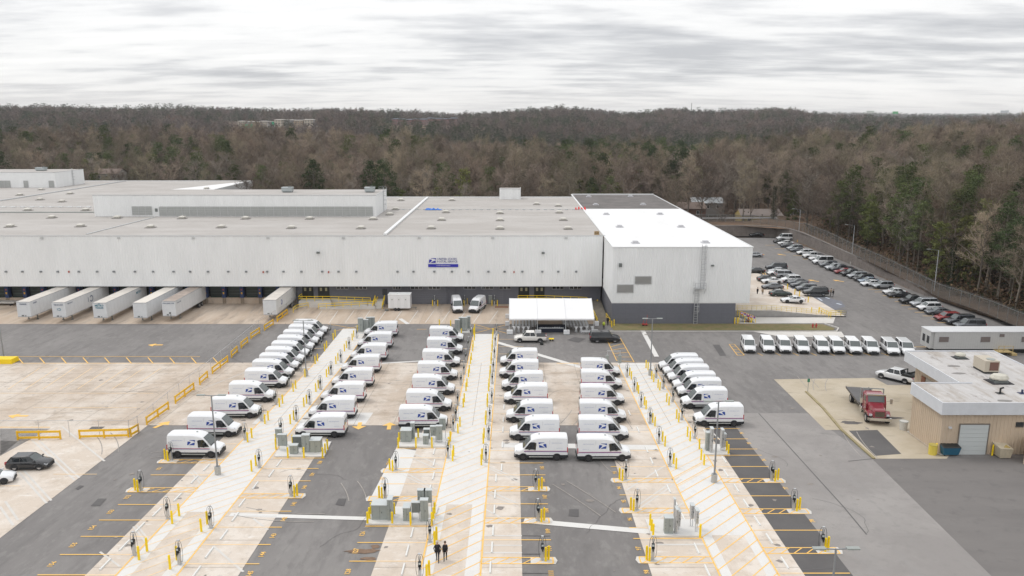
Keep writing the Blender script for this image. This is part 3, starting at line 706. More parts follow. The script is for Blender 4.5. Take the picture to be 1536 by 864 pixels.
# small wall lights and openings on the long front
WL = mat('wall_light_body', (.22, .235, .245), .4); WLY = mat('wall_light_amber', (.45, .32, .12), .4)
wlm = MB().box(-.18, .18, -.28, 0, -.13, .13).box(-.22, .22, -.08, 0, -.18, .18).mesh('wall_light', WL)
for xs, x0 in (((35,130,236,334,455,560,656,778,882,1000,1095,1198,1315,1418), 0), ((80,174,277,397,491,593,830,922,1042,1144,1239,1354,1447), 380), ((65,167,282,374,477), 740)):
    for x in xs: link('wall_light', wlm, bld, loc=at(x/3.84+x0, 407.4, YF-.08))
scm = MB().box(-.3, .3, -.14, 0, -.2, .2).mesh('scupper', FLASH)
for x in (62.5, 178, 290, 402, 515, 629, 739, 849): link('scupper', scm, bld, loc=at(x, 357, YF-.08))
ftm = MB().box(-.3, .3, -.5, 0, -.2, .15).mesh('flood_lamp', GREYD)
for x, y in ((477.5, 378.5), (814.7, 379)): link('flood_lamp', ftm, bld, loc=at(x, y, YF-.08))
rdm = MB().box(-.12, .12, -.2, 0, -.2, .2).mesh('alarm_bell', mat('alarm_red', (.4, .08, .05), .5))
for x, y in ((103.6, 407.5), (493, 408), (771, 408), (395, 408)): link('alarm_bell', rdm, bld, loc=at(x, y, YF-.08))
# ------------------------------------------------------------ the sign
sg = thing('wall_sign', 'blue and white postal service sign with eagle emblem high on the long wall', 'sign', tuple(at(665, 394, YF-.12)))
pxm = (at(700, 394, YF-.12).x-at(600, 394, YF-.12).x)/100
def eagle(mb_blue, mb_white, fn, w, h):
    """slanted panel with a white eagle head pointing towards +u; fn maps (u,v) to 3D, lower-left origin"""
    sl = .16*h
    P = lambda a, b: fn((w-sl)*a+sl*b, h*b, 1)
    mb_white.face([fn(0, 0, 0), fn(w-sl, 0, 0), fn(w, h, 0), fn(sl, h, 0)])
    mb_blue.face([P(0,.0), P(.14,.0), P(.34,.32), P(.43,.50), P(.40,.62), P(.26,.70), P(0,.72)])
    mb_blue.face([P(.26,.0), P(1,.0), P(1,.50), P(.80,.44), P(.60,.32), P(.42,.16)])
    mb_blue.face([P(.22,1), P(1,1), P(1,.64), P(.90,.72), P(.74,.82), P(.50,.88), P(.22,.93)])
w_, h_ = 11.2*pxm, 7.0*pxm
x0, z0 = (643.3-665)*pxm, (394-394.1)*pxm
b1_, b2_ = MB(), MB(); eagle(b1_, b2_, lambda u, v, k: (x0+u, -.05-.03*k, z0+v), w_, h_)
SB = mat('sign_blue', (.02, .02, .36), .5)
b1_.box((642.3-665)*pxm, (687.2-665)*pxm, -.08, 0, (394-400.7)*pxm, (394-396.2)*pxm)
b1_.build('blue_panel', SB, sg); b2_.build('eagle_emblem', WHITEP, sg)
for tx, px, py, sz in (('UNITED STATES', 670.6, 388.5, 3.9), ('POSTAL SERVICE', 670.9, 392.4, 3.9)):
    m = MB(); add_text(m, tx, sz*pxm*1.12, lambda u, v: ((px-665)*pxm+u*.94, -.05, (394-py)*pxm+v), bold=.006); m.build('lettering', mat('sign_lettering', (.05, .06, .26), .5), sg)
m = MB(); add_text(m, 'SOUTH ATLANTA S&DC', 1.9*pxm, lambda u, v: ((665-665)*pxm+u, -.1, (394-398.4)*pxm+v), bold=.004); m.build('bar_lettering', WHITEP, sg)
# ------------------------------------------------------------ docks under the overhang
YD = 165.5
xg = at(445, 440, 163.3).x
m = MB(); m.box(-150, xg, YD, YD+.3, 0, ZB); m.box(-150, xg, YD+.3, 168, ZB-.3, ZB); m.build('dock_wall', DOCKSHADE, bld)
m = MB(); m.box(-150, xg-.2, 163.9, YD, 0, 1.25); m.build('dock_platform', CONCD, bld)
bay = 3.88; x = at(308.5, 440, 163.8).x; xs = [x+bay*k for k in range(-30, 7)]
pilm = MB().mi(0).box(-.38, .38, -.5, .6, 1.3, 4.3).mi(1).box(-.14, .14, -.55, -.5, 2.1, 2.5).mi(2).box(-.12, .12, -.55, -.5, 2.9, 3.2).mi(3).box(-.34, -.06, -.45, .0, 0, 1.3).box(.06, .34, -.45, .0, 0, 1.3).mesh('dock_pillar', [DBLUE, RAILY, mat('signal_red', (.4, .06, .03), .4), mat('bumper_tan', (.28, .23, .18), .8)])
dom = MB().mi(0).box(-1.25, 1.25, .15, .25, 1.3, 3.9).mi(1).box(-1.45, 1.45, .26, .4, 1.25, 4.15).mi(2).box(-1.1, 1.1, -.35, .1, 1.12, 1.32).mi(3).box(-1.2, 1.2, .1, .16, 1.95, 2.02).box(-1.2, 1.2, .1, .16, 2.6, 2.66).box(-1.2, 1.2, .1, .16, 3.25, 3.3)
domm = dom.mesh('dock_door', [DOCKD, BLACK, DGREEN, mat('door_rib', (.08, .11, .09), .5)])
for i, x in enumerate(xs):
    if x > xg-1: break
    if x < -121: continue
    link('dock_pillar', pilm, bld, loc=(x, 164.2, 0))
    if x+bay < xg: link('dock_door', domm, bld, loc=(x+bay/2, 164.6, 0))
# ------------------------------------------------------------ grey wall with doors and windows
YG = 163.3
m = MB(); m.box(xg, 18.95, YG, YG+.3, 0, ZB-.01); m.build('lower_wall', GREYW, bld)
def wrect(px0, px1, py0, py1, Y, nm, mats, frame=.1, dz=0, mul=None):
    a = at(px0, py1, Y); b = at(px1, py0, Y); z1 = min(b.z, ZB-.12) if Y == YG else b.z
    m = MB(); m.mi(1).box(a.x-frame, b.x+frame, Y-.09, Y-.001, a.z-frame, z1+frame*.5)
    m.mi(0).box(a.x, b.x, Y-.12, Y-.091, a.z, z1)
    if mul: 
        for k in range(1, mul): xx = a.x+(b.x-a.x)*k/mul; m.mi(1).box(xx-.05, xx+.05, Y-.14, Y-.121, a.z, z1)
    return m.build(nm, mats, bld)
WFR = mat('window_frame', (.45, .46, .47), .5)
for x0, x1 in ((505,522),(533,549.5),(589.6,601),(616.5,633.5),(643,660),(696,713.5),(722.5,739.5),(749,766),(828.5,845.5),(854.5,872)):
    wrect(x0, x1, 428.5, 433.2, YG, 'window', [GLASS, WFR], .07, mul=3)
DOORD = mat('black_door', (.012, .016, .016), .35)
for x0, x1, bt in ((455,469,446.5),(478.5,493,446.5),(778.6,793,446.8),(802,816,446.8)):
    o = wrect(x0, x1, 430.5, bt, YG, 'double_door', [DOORD, BLACK], .12, mul=2)
    a = at(x0, bt, YG); b = at(x1, 430.5, YG); w = b.x-a.x
    m = MB()
    for k in (0, 1): cxx = a.x+w*(.25+.5*k); m.box(cxx-.22, cxx+.22, YG-.14, YG-.121, 2.9, 3.6)
    m.build('door_pane', mat('door_notice', (.35, .32, .20), .4), o)
for x0, x1, y1 in ((616,670,455),(686,755,455)):
    a = at(x0, y1, YG); b = at(x1, 435, YG); m = MB(); nn = 9
    for k in range(nn): z = .1+k*.4; m.box(a.x, b.x, YG-.06, YG-.0, z, z+.37)
    m.build('roller_door', GREYW2, bld)
m = MB()
for k in range(3): a = at(573.5+0, 434+k*3, YG); m.box(a.x, a.x+1.0, YG-.1, YG, a.z-.25, a.z)
m.build('wall_box', BLACK, bld)
m = MB(); 
for x in (671.5, 684.5, 612): a = at(x, 440, YG); m.box(a.x-.06, a.x+.06, YG-.15, YG, 0, ZB-.1)
m.build('downpipe', GREYW2, bld)
# ------------------------------------------------------------ east wing
WX0, WX1, WY0, WY1, WZ, WB = 19.2, 45.7, 146.6, 253, 14.95, 4.25
wing = thing('east_wing', 'tall white ribbed warehouse wing with bright white roof and grey base', 'building', (0, 0, 0))
m = MB(); ribbed(m, WX0, WX1, WY0, WB, WZ, .46, .05); ribbed(m, WY0, YF-.1, WX0, WB, WZ, .36, .05, 'y', -1); ribbed(m, WY0, WY1, WX1, WB, WZ, .36, .05, 'y', 1); m.build('cladding', CLW, wing)
m = MB(); m.box(WX0+.05, WX1-.01, WY0+.02, WY0+.3, WB, WZ-.05); m.box(WX0+.02, WX0+.3, WY0+.3, YF-.2, WB, WZ-.05); m.box(WX1-.3, WX1-.01, WY0+.3, WY1, WB, WZ-.05); m.box(WX0+.3, WX1-.3, WY1-.3, WY1, WB, WZ-.05); m.box(WX0, WX1, WY0, 170, WB-.15, WB-.005); m.box(42, WX1, 170, WY1, WB-.15, WB-.005); m.build('wall_core', CLW2, wing)
m = MB(); m.box(WX0+.02, 43.1, WY0+.04, WY0+.34, 0, WB-.16); m.box(WX0+.02, WX0+.32, WY0+.34, YG, 0, WB-.16); m.box(42.8, 43.1, WY0+.34, WY1, 0, WB-.16)
z = .5
g_ = m.build('lower_wall', GREYW, wing)
m = MB()
for k in range(1, 9): m.box(WX0+.02+k*2.66-.02, WX0+.02+k*2.66+.02, WY0+.03, WY0+.045, 0, WB-.17)
for k in range(1, 4): m.box(WX0+.02, 43.1, WY0+.03, WY0+.045, k*1.0-.015, k*1.0+.015)
m.build('panel_joint', mat('joint_grey', (.115, .12, .14), .8), wing)
m = MB(); m.face([(WX0, WY0, WZ), (WX1, WY0, WZ), (WX1, 212.8, WZ), (WX0, 212.8, WZ)]); wr = m.build('roof', ROOFW, wing)
m = MB(); m.face([(WX0, 212.9, WZ+.01), (WX1, 212.9, WZ+.01), (WX1, WY1, WZ+.01), (WX0, WY1, WZ+.01)]); m.build('dark_roof', ROOFD, wing)
m = MB(); m.box(WX0-.12, WX1+.12, WY0-.12, WY0+.12, WZ+.001, WZ+.16); m.box(WX1-.1, WX1+.12, WY0+.12, WY1, WZ+.001, WZ+.14); m.box(WX0-.15, WX0+.15, WY0+.12, YF-.15, WZ+.001, WZ+.16); m.box(WX0-.2, WX0+.2, YF+.3, WY1, WZ+.001, WZ+.28); m.box(WX0+.2, WX1-.12, WY1-.2, WY1+.1, WZ+.02, WZ+.4); m.build('edge_trim', CLW2, wing)
wvm = MB().box(-.8, .8, -.7, .7, 0, .2).box(-.5, .5, -.5, .5, .2, .5).mesh('roof_vent', mat('white_vent', (.5, .5, .52), .5))
for px, py in ((909.3,322),(990,321.7),(929.3,340.8),(1021.3,340.8),(953,365),(1058,364.4),(883,295.5),(945.7,295),(893.6,307.6),(964.5,307.2)): link('roof_vent', wvm, wr, loc=R(px, py, WZ))
def wl(px, py, nm, w, h, d, mt):
    p = at(px, py, WY0-.06); return MB().box(-w/2, w/2, -d, 0, -h/2, h/2).build(nm, mt, wing, loc=p)
wl(930.5, 397.3, 'wall_fan', .55, .65, .5, GREYD); wl(1068.5, 398, 'flood_lamp', .45, .25, .5, GREYD)
for x0, x1, y0, y1 in ((925.7,949.7,427.3,438.3),(952.7,976.7,414.8,425.5)):
    a = at(x0, y1, WY0-.05); b = at(x1, y0, WY0-.05); m = MB(); m.mi(1).box(a.x-.12, b.x+.12, WY0-.14, WY0-.051, a.z-.12, b.z+.12); m.mi(0).box(a.x, b.x, WY0-.17, WY0-.141, a.z, b.z)
    n_ = 8
    for k in range(n_): z = a.z+(b.z-a.z)*(k+.5)/n_; m.mi(2).box(a.x, b.x, WY0-.2, WY0-.171, z-.04, z+.02)
    m.build('louvre', [LOUVD, FLASH, LOUV], wing)
# caged ladder with a landing
xl = at(1054, 400, WY0).x; xb = at(1044, 450, WY0).x
zt = at(1054, 371, WY0).z+.6; zm = at(1054, 410.5, WY0).z; zp0 = at(1048, 431, WY0).z; 
m = MB()
def cage(m, x, z0, z1, z2):
    for dx in (-.35, .35): m.bar((x+dx, WY0-.35, z0), (x+dx, WY0-.35, z1), .08)
    z = z0
    while z < z1: m.bar((x-.35, WY0-.35, z), (x+.35, WY0-.35, z), .05); z += .5
    z = z2
    while z < z1: m.tube([(x-.4, WY0-.35, z), (x-.45, WY0-.9, z), (x, WY0-1.15, z), (x+.45, WY0-.9, z), (x+.4, WY0-.35, z)], .03, 4); z += 1.1
    for dx, dy in ((-.45, -.9), (0, -1.15), (.45, -.9)): m.bar((x+dx, WY0+dy, z2), (x+dx, WY0+dy, z1), .05)
cage(m, xl, zp0, zt, zm-0.0-1.2); cage(m, xb, .1, zp0, 2.6)
m.build('caged_ladder', GALV, wing)
m = MB(); xa, xc = at(1040.5, 430, WY0).x, at(1056.5, 430, WY0).x; m.box(xa, xc, WY0-1.3, WY0-.1, zp0-.08, zp0)
for z in (zp0+.5, zp0+1.0): m.bar((xa, WY0-1.3, z), (xc, WY0-1.3, z), .06); m.bar((xa, WY0-1.3, z), (xa, WY0-.1, z), .06); m.bar((xc, WY0-1.3, z), (xc, WY0-.1, z), .06)
for k in range(5): x = xa+(xc-xa)*k/4; m.bar((x, WY0-1.3, zp0), (x, WY0-1.3, zp0+1.0), .06)
for x in (xa, xc): m.bar((x, WY0-1.3, zp0-.05), (x, WY0-.1, zp0-1.2), .06)
m.build('ladder_landing', GALV, wing)
p = at(1098.3, 470, WY0); MB().box(at(1098,470,WY0).x-.05-7.5, at(1098,470,WY0).x-7.4, WY0-.1, WY0-.0, .4, 3.6).build('conduit', GREYW2, wing)
# things lying on the roof
t = thing('blue_tarpaulin', 'crumpled blue tarpaulin lying on the grey roof beside the pipe', 'tarpaulin', tuple(R(650, 315)))
random.seed(3); m = MB(); P = {}
for i in range(9):
    for j in range(4): P[i, j] = (-2.2+i*.55+random.uniform(-.15,.15), -.5+j*.4+random.uniform(-.15,.15), .05+random.uniform(0,.5)*(0 < i < 8)*(0 < j < 3)+.03)
for i in range(8):
    for j in range(3): m.face([P[i,j], P[i+1,j], P[i+1,j+1], P[i,j+1]])
m.build('sheet', mat('tarp_blue', (.02, .16, .60), .5), t)
m = MB()
for k in range(1, 14): m.box(-150, 19, YF+k*6.1, YF+k*6.1+.09, ZT-.018, ZT-.006)
for k in range(12): m.box(-146+k*14.2, -145.9+k*14.2, YF+.4, 243.5, ZT-.017, ZT-.008)
sm1 = m.build('roof_seam', mat('seam_pale_grey', (.43, .405, .385), .9), rf); sm1['kind'] = 'stuff'
m = MB()
for k in range(1, 22): m.box(WX0+.2, WX1-.2, WY0+k*3.02, WY0+k*3.02+.05, WZ+.001, WZ+.010)
for k in range(1, 3): m.box(WX0+k*8.8, WX0+k*8.8+.06, WY0+.2, 212.6, WZ+.002, WZ+.011)
sm2 = m.build('roof_seam', mat('seam_white', (.66, .66, .66), .6), wr); sm2['kind'] = 'stuff'
t = thing('warning_flags', 'cluster of red warning barriers on the roof by the dark roof corner', 'barrier', tuple(R(871, 314.5)))
for k in range(4): 
    m = MB(); x = -1.3+k*.8; m.loft([[(x-.32,-.3,0),(x+.32,-.3,0),(x+.32,.3,0),(x-.32,.3,0)],[(x-.1,-.1,.6+.2*(k%2)),(x+.1,-.1,.6+.2*(k%2)),(x+.1,.1,.6+.2*(k%2)),(x-.1,.1,.6+.2*(k%2))]]); m.build('red_flag_stand', mat('barrier_red', (.75, .02, .02), .5), t)
t = thing('tan_hatch', 'small tan crate by the roof edge where the wing begins', 'crate', tuple(R(895, 352)))
MB().box(-.5, .5, -.4, .4, 0, .12).box(-.5, -.4, -.4, .4, .12, .7).box(.4, .5, -.4, .4, .12, .7).box(-.4, .4, .3, .4, .12, .7).build('crate_body', mat('tan_wood', (.38, .28, .16), .8), t)
# ------------------------------------------------------------ ramps, steps, railings in front of the docks
def railing(name, pts, label, posts=1.6, h=1.05, par=None, mt=YEL, r=.045, rails=(1.05, .55), grp=None, cat='railing'):
    """pts: list of (x, y, z) of the walking surface"""
    t = thing(name, label, cat, pts[0], 0, grp) if par is None else par; o = Vector(pts[0]) if par is None else Vector((0,0,0)); m = MB(); pm_ = MB()
    for a, b in zip(pts, pts[1:]):
        a = Vector(a)-o; b = Vector(b)-o; L = (b-a).length; n = max(1, int(L/posts))
        for zr in rails: m.bar(a+Vector((0,0,zr)), b+Vector((0,0,zr)), r*2)
        for k in range(n+1): q = a.lerp(b, k/n); pm_.bar(q, q+Vector((0,0,h)), r*1.8)
    m.build('rail', mt, t); pm_.build('posts', mt, t); return t
xA, xB, xC = at(450, 445, 161.5).x, at(498, 445, 161.5).x, at(553, 450, 160).x
rp = thing('access_ramp', 'concrete switchback ramp climbing to the double doors beside the docks', 'ramp', (0, 0, 0))
m = MB(); m.box(xA, xB, 160.2, YG-.1, 0, 1.3); m.build('landing', CONC, rp)
m = MB(); m.face([(xB,161.8,1.3),(xC,161.8,.65),(xC,YG-.1,.65),(xB,YG-.1,1.3)]); m.face([(xB,161.8,0),(xC,161.8,0),(xC,161.8,.65),(xB,161.8,1.3)]); m.box(xC, xC+1.5, 158.6, YG-.1, 0, .65)
m.face([(xC,158.6,.65),(xC,160.1,.65),(xA+4.5,160.1,.02),(xA+4.5,158.6,.02)]); m.face([(xA+4.5,158.6,.02),(xA+4.5,158.6,0),(xC,158.6,0),(xC,158.6,.65)]); m.build('ramp_slab', CONC, rp)
railing('railing', [(xA,YG-.3,1.3),(xA,160.3,1.3),(xB,160.3,1.3),(xC,161.9,.65)], 'yellow railing along the ramp landing by the left double doors')
railing('railing', [(xC+1.4,YG-.3,.65),(xC+1.4,158.7,.65),(xC,158.7,.65),(xA+4.5,158.7,.05)], 'yellow railing along the lower run of the switchback ramp')
railing('railing', [(xA+2,160.2,0),(xA+.2,158,0),(xA+.1,155.5,0)], 'short yellow railing leading down beside the last parked trailer')
st = thing('concrete_steps', 'flight of concrete steps with yellow rails left of the restroom trailer', 'steps', (at(567.5, 455, 160).x, 160, 0))
for k in range(6): MB().box(-.9, .9, k*.45-1, 3.2, k*.2, k*.2+.2).build('step', CONC, st)
for s_ in (-1, 1): 
    m = MB(); m.bar((s_*1.0, -1.3, 1.0), (s_*1.0, 2.2, 2.2), .1).bar((s_*1.0, -1.3, .55), (s_*1.0, 2.2, 1.75), .08)
    for k in range(3): y = -1.3+k*1.75; m.bar((s_*1.0, y, max(0,(y+1)*.34)), (s_*1.0, y, 1.0+(y+1.3)*.34), .1)
    m.build('handrail', YEL, st)
xD, xE = at(777, 445, 161).x, at(897, 445, 161).x
rp2 = thing('access_ramp', 'concrete landing and ramp behind the white tent against the grey wall', 'ramp', (0, 0, 0))
m = MB(); m.box(xD, xD+6, 161, YG-.1, 0, 1.3); m.face([(xD+6,161,1.3),(xE-1.5,161,.9),(xE-1.5,YG-.1,.9),(xD+6,YG-.1,1.3)]); m.build('landing', CONC, rp2)
m = MB(); m.face([(16.0,160,.95),(18.9,160,.95),(18.9,145.8,.02),(16.6,145.8,.02)]); m.face([(16,160,0),(16,160,.95),(16.6,145.8,.02),(16.6,145.8,0)]); m.box(15.0, 18.9, 160.01, YG-.1, 0, .95); m.build('ramp_slab', mat('ramp_dirt', (.17, .15, .12), .9, var=.2, scale=1.2), rp2)
railing('railing', [(xD,161.1,1.3),(xD+6,161.1,1.3),(15.8,161.0,.95)], 'yellow railing of the landing seen over the tent roof')
railing('railing', [(15.9,160.2,.95),(16.5,146.2,.05)], 'long yellow railing sloping down between the tent and the wing')
railing('railing', [(18.6,150,.25),(18.9,146,.05)], 'short yellow railing at the front left corner of the wing')
# grass strip and kerb in front of the wing, staff deck at its right side
g0, g1 = GX(917, 490), GX(1246, 490)
sheet('grass_strip', [[(19, GY(496)), (g1-.7, GY(496)), (g1+.2, GY(493)), (g1-.9, GY(487)), (43, 146.5), (19, 146.5)]], .09, GRASS)
kb = MB(); y = GY(497.3)
for (a, b) in (((17.5, y), (g1-.3, y)), ((g1-.3, y), (g1+1, GY(492.5))), ((g1+1, GY(492.5)), (g1-.4, GY(485.5))), ((g1-.4, GY(485.5)), (44, GY(485.5)))):
    kb.bar((*a, .07), (*b, .07), .2, .15)
kb.build('kerb', CONC, kind='structure')
sheet('walkway', [[(43.2, GY(485)), (g1+1.5, GY(485)), (GX(1253,476), GY(476)), (43.2, GY(476))], gp((1130,497.5),(1262,497.5),(1268,506),(1170,505))], 3*E_, CONC)
dk = MB(); F_ = lambda x: 1.15*max(0, min(1, (GX(1246,476)-x)/(GX(1246,476)-52)))
yd0 = GY(475); xs_ = [43.2, 48, 52, 57, 62, 67, GX(1246, 476)]
ys_ = [yd0, yd0+6, yd0+14, yd0+26]
zz = lambda x, y: F_(x)*max(0, 1-(y-yd0)/26)+.035
for i in range(len(xs_)-1):
    for j in range(3):
        a, b, c, d = xs_[i], xs_[i+1], ys_[j], ys_[j+1]
        dk.face([(a,c,zz(a,c)),(b,c,zz(b,c)),(b,d,zz(b,d)),(a,d,zz(a,d))])
sheet('upper_deck', [[(43.2, yd0+26), (GX(1196,437), yd0+26), (GX(1120,404), GY(400)), (43.2, GY(400))], [(GX(1246,476), yd0), (GX(1246,476), yd0+.01), (GX(1196,437), yd0+26), (43.2, yd0+26)]], .012, CONCS)
dk.build('deck_slab', CONCS, kind='structure')
m = MB()
for i in range(len(xs_)-1):
    a, b = xs_[i], xs_[i+1]; m.face([(a,yd0-.15,0),(b,yd0-.15,0),(b,yd0-.15,zz(b,yd0)+.1),(a,yd0-.15,zz(a,yd0)+.1)]); m.face([(a,yd0-.15,zz(a,yd0)+.1),(b,yd0-.15,zz(b,yd0)+.1),(b,yd0+.1,zz(b,yd0)+.1),(a,yd0+.1,zz(a,yd0)+.1)])
tag(m.build('deck_retaining_wall', mat('wall_concrete', (.33, .32, .31), .85, var=.12, scale=1)), 'low grey concrete retaining wall under the yellow deck railing', 'wall')
railing('railing', [(x, yd0, zz(x, yd0)+.1) for x in xs_], 'long pale yellow railing on the deck right of the wing', posts=.9, rails=(1.05, .7, .35), mt=mat('pale_rail_yellow', (.80, .64, .22), .6), r=.03)
railing('railing', [(GX(1229,469),GY(469),.05), (GX(1246,478),GY(478),.05)], 'yellow railing at the right end of the deck', posts=.9, r=.035)
# steps with bunting at the wing's lower right corner
st = thing('metal_stairs', 'yellow railed stairs hung with coloured bunting at the wing corner', 'stairs', (44.2, 147.5, 0))
for k in range(6): MB().box(k*.5, k*.5+.5, 0, 1.4, 1.1-k*.2-.1, 1.1-k*.2).build('step', GREYD, st)
for yy in (-.05, 1.45):
    m = MB(); m.bar((0, yy, 2.2), (3.2, yy, 1.0), .08).bar((0, yy, 1.7), (3.2, yy, .5), .06)
    for k in range(4): m.bar((k*1.06, yy, 0), (k*1.06, yy, 2.2-k*.4), .08)
    m.build('handrail', YEL, st)
bt = thing('bunting', 'red white and blue bunting draped over the yellow stair rail', 'bunting', (44.2, 147.3, 0))
cols = [mat('bunting_red', (.6, .02, .08), .6), mat('bunting_white', (.75, .75, .78), .6), mat('bunting_blue', (.03, .06, .4), .6)]
for k in range(5):
    x = .1+k*.62; z = 2.2-k*.23
    for q, rr in enumerate((.5, .36, .2)):
        m = MB(); pts = [(x+.3+rr*.62*cos(pi+pi*j/8), -.02-.02*q, z+rr*sin(pi+pi*j/8)*1.1) for j in range(9)]; m.face(pts[::-1]); m.face([(a, b+.008, c) for a, b, c in pts]); m.build('fan', cols[(k+q) % 3], bt)
# ============================================================ VEHICLES
def ring(x, w, wt, z0, zb, z1, r=.12):
    """cross-section at station x: half-width w at belt, wt at shoulder; z0 bottom, zb belt, z1 top"""
    r = min(r, (z1-z0)*.3)
    h = [(w*.96, z0), (w, z0+(zb-z0)*.25), (w, zb), (wt, z1-r), (wt-r*.9, z1-r*.15), (wt*.5, z1), ]
    return [(x, -y, z) for y, z in h] + [(x, y, z) for y, z in reversed(h)]
WHLm = {}
def wheel_mesh(r, w, rim):
    k = (r, w, rim.name)
    if k not in WHLm:
        m = MB(); m.cyl((0, -w/2, 0), (0, w/2, 0), r, n=16); t = m.mesh('wheel', RUB)
        m = MB()
        for s in (-1, 1): m.cyl((0, s*w*.49, 0), (0, s*(w*.5+.015), 0), r*.62, r*.58, n=12)
        WHLm[k] = (t, m.mesh('rim', rim))
    return WHLm[k]
def wheels(t, xs, y, r, w=.24, rim=RIM):
    a, b = wheel_mesh(r, w, rim)
    for x in xs:
        for s in (-1, 1): o = link('wheel', a, t, loc=(x, s*y, r)); link('rim', b, o)
# ---- the postal van
def make_postal_van():
    t = thing('postal_van', 'white postal van', 'van')
    st = [(2.99,.72,.70,.55,.80,1.0),(2.93,.90,.86,.50,.95,1.10),(2.70,.97,.93,.50,1.0,1.20),(2.25,1.0,.97,.50,1.05,1.32),(1.98,1.01,.97,.50,1.10,1.42),(1.55,1.02,.93,.50,1.15,1.92),(1.20,1.03,.90,.50,1.20,2.30),(.95,1.03,.89,.50,1.2,2.47),(.5,1.03,.88,.50,1.2,2.66),(0,1.03,.88,.5,1.2,2.73),(-1.5,1.03,.88,.5,1.2,2.75),(-2.7,1.02,.87,.5,1.2,2.73),(-2.88,1.01,.86,.5,1.2,2.68),(-2.95,.98,.82,.52,1.2,2.58)]
    m = MB(); m.loft([ring(x, w, wt, z0, zb, z1, .2 if x < .8 else .14) for x, w, wt, z0, zb, z1 in st]); m.build('body', WHITEP, t, smooth=False)
    yw = lambda z: 1.035 - max(0, z-1.2)*.106
    def dec(pts, s, offs=.012): return [(x, s*(yw(z)+offs), z) for x, z in pts][::(1 if s < 0 else -1)]
    # cladding
    m = MB(); m.box(-2.9, 2.6, -1.045, 1.045, .32, .66).box(2.6, 2.9, -.98, .98, .32, .72); m.box(2.85, 3.02, -.82, .82, .32, .78); m.box(-3.02, -2.9, -.98, .98, .36, .66)
    m.build('lower_cladding', CLAD, t); MB().box(-2.7, 2.6, -.86, .86, .17, .45).build('chassis', BLACK, t)  # black underbody box added to deepen the contact shade beneath the van
    for s in (-1, 1): MB().box(-1.3, 1.35, min(s*1.046, s*1.075), max(s*1.046, s*1.075), .42, .50).build('sill_strip', mat('sill_pale', (.5, .52, .5), .5), t)
    m = MB()
    for x in (2.0, -1.75):
        for s in (-1, 1):
            pts = [(x+.50*cos(pi*k/8), .36+.50*sin(pi*k/8)) for k in range(9)]
            m.face([(a, s*1.052, b) for a, b in pts][::s])
    m.build('wheel_arch', CLAD, t)
    wheels(t, (2.0, -1.75), .95, .37, .26)
    # glass
    m = MB(); P = lambda x, w, z: (x, w, z)
    def slope(x0, z0, x1, z1, w0, w1, o=.02):
        d = Vector((x1-x0, 0, z1-z0)).normalized(); n_ = Vector((-d.z, 0, d.x)); n_ = n_ if n_.z > 0 else -n_
        return [Vector(p)+n_*o for p in ((x0, -w0, z0), (x0, w0, z0), (x1, w1, z1), (x1, -w1, z1))]
    m.face(slope(1.97, 1.44, 1.57, 1.90, .92, .84, .03)); m.face(slope(1.57, 1.90, 1.16, 2.32, .84, .78, .03)); m.build('windscreen', SCREEN, t)
    m = MB(); m.face(slope(2.02, 1.38, 1.95, 1.45, .86, .86, .04)); m.build('wiper_panel', CLAD, t)
    for s in (-1, 1):
        m = MB(); m.face(dec([(1.86,1.33),(.60,1.26),(.54,2.02),(.70,2.10),(1.16,2.12),(1.30,2.03)], s)); m.build('side_window', GLASS, t)
        m = MB(); m.box(1.22, 1.42, s*1.05 if s > 0 else -1.33, 1.33 if s > 0 else -1.05, 1.36, 1.78); m.build('wing_mirror', CLAD, t)
        m = MB(); m.face([Vector(p) for p in ((2.985,s*.45,.86),(2.90,s*.93,.93),(2.62,s*.985,1.10),(2.75,s*.80,1.16),(2.95,s*.52,1.05))][::s]); m.build('headlight', HL, t)
        m = MB(); m.box(-2.975, -2.88, s*.955-.06, s*.955+.06, .95, 1.55); m.build('tail_light', TL, t)
        m = MB(); m.face(dec([(1.9,1.10),(1.9,1.145),(-2.85,1.145),(-2.85,1.10)][::-1], s, .014)); m.build('red_stripe', mat('van_stripe_red', (.50, .05, .10), .5), t)
        m = MB(); m.face(dec([(1.9,1.03),(1.9,1.085),(-2.85,1.085),(-2.85,1.03)][::-1], s, .014)); m.build('blue_stripe', mat('van_stripe_blue', (.07, .09, .34), .5), t)
        mb_, mw_ = MB(), MB()
        eagle(mb_, mw_, lambda u, v, k: (-.62+u, s*(yw(1.52+v)+.014+.012*k), 1.52+v), .92, .58)
        mb_.build('eagle_panel', BLUE, t); mw_.build('eagle_emblem', WHITEP, t)
        m = MB()
        add_text(m, 'UNITED STATES POSTAL SERVICE', .105, lambda u, v: (-1.75+(-s)*u*.78, s*(yw(2.02+v)+.014), 2.02+v), bold=.002)
        m.build('lettering', PALEB, t); m = MB()
        add_text(m, 'WE DELIVER FOR YOU.', .085, lambda u, v: (-2.05+(-s)*u*.8, s*(yw(1.45+v)+.014), 1.45+v), bold=.001); m.build('lettering', PALEB, t)
        m = MB()
        for x in (.48, 1.72): m.face(dec([(x,.62),(x+.016,.62),(x+.016,2.1),(x,2.1)][::-1] if False else [(x,.62),(x,2.1),(x+.018,2.1),(x+.018,.62)], s, .008))
        m.face(dec([(-.95,.62),(-.95,2.35),(-.935,2.35),(-.935,.62)], s, .008)); m.box(.62, .80, s*1.04-.02, s*1.04+.02, 1.2, 1.24); m.build('door_seam', mat('seam_grey', (.30, .31, .32), .6), t, kind='stuff')
    m = MB(); m.box(2.96, 3.0, -.42, .42, .72, .92); m.build('grille', BLACK, t)
    m = MB(); m.box(2.2, 2.24, -.12, -.04, 1.31, 1.34) if False else None
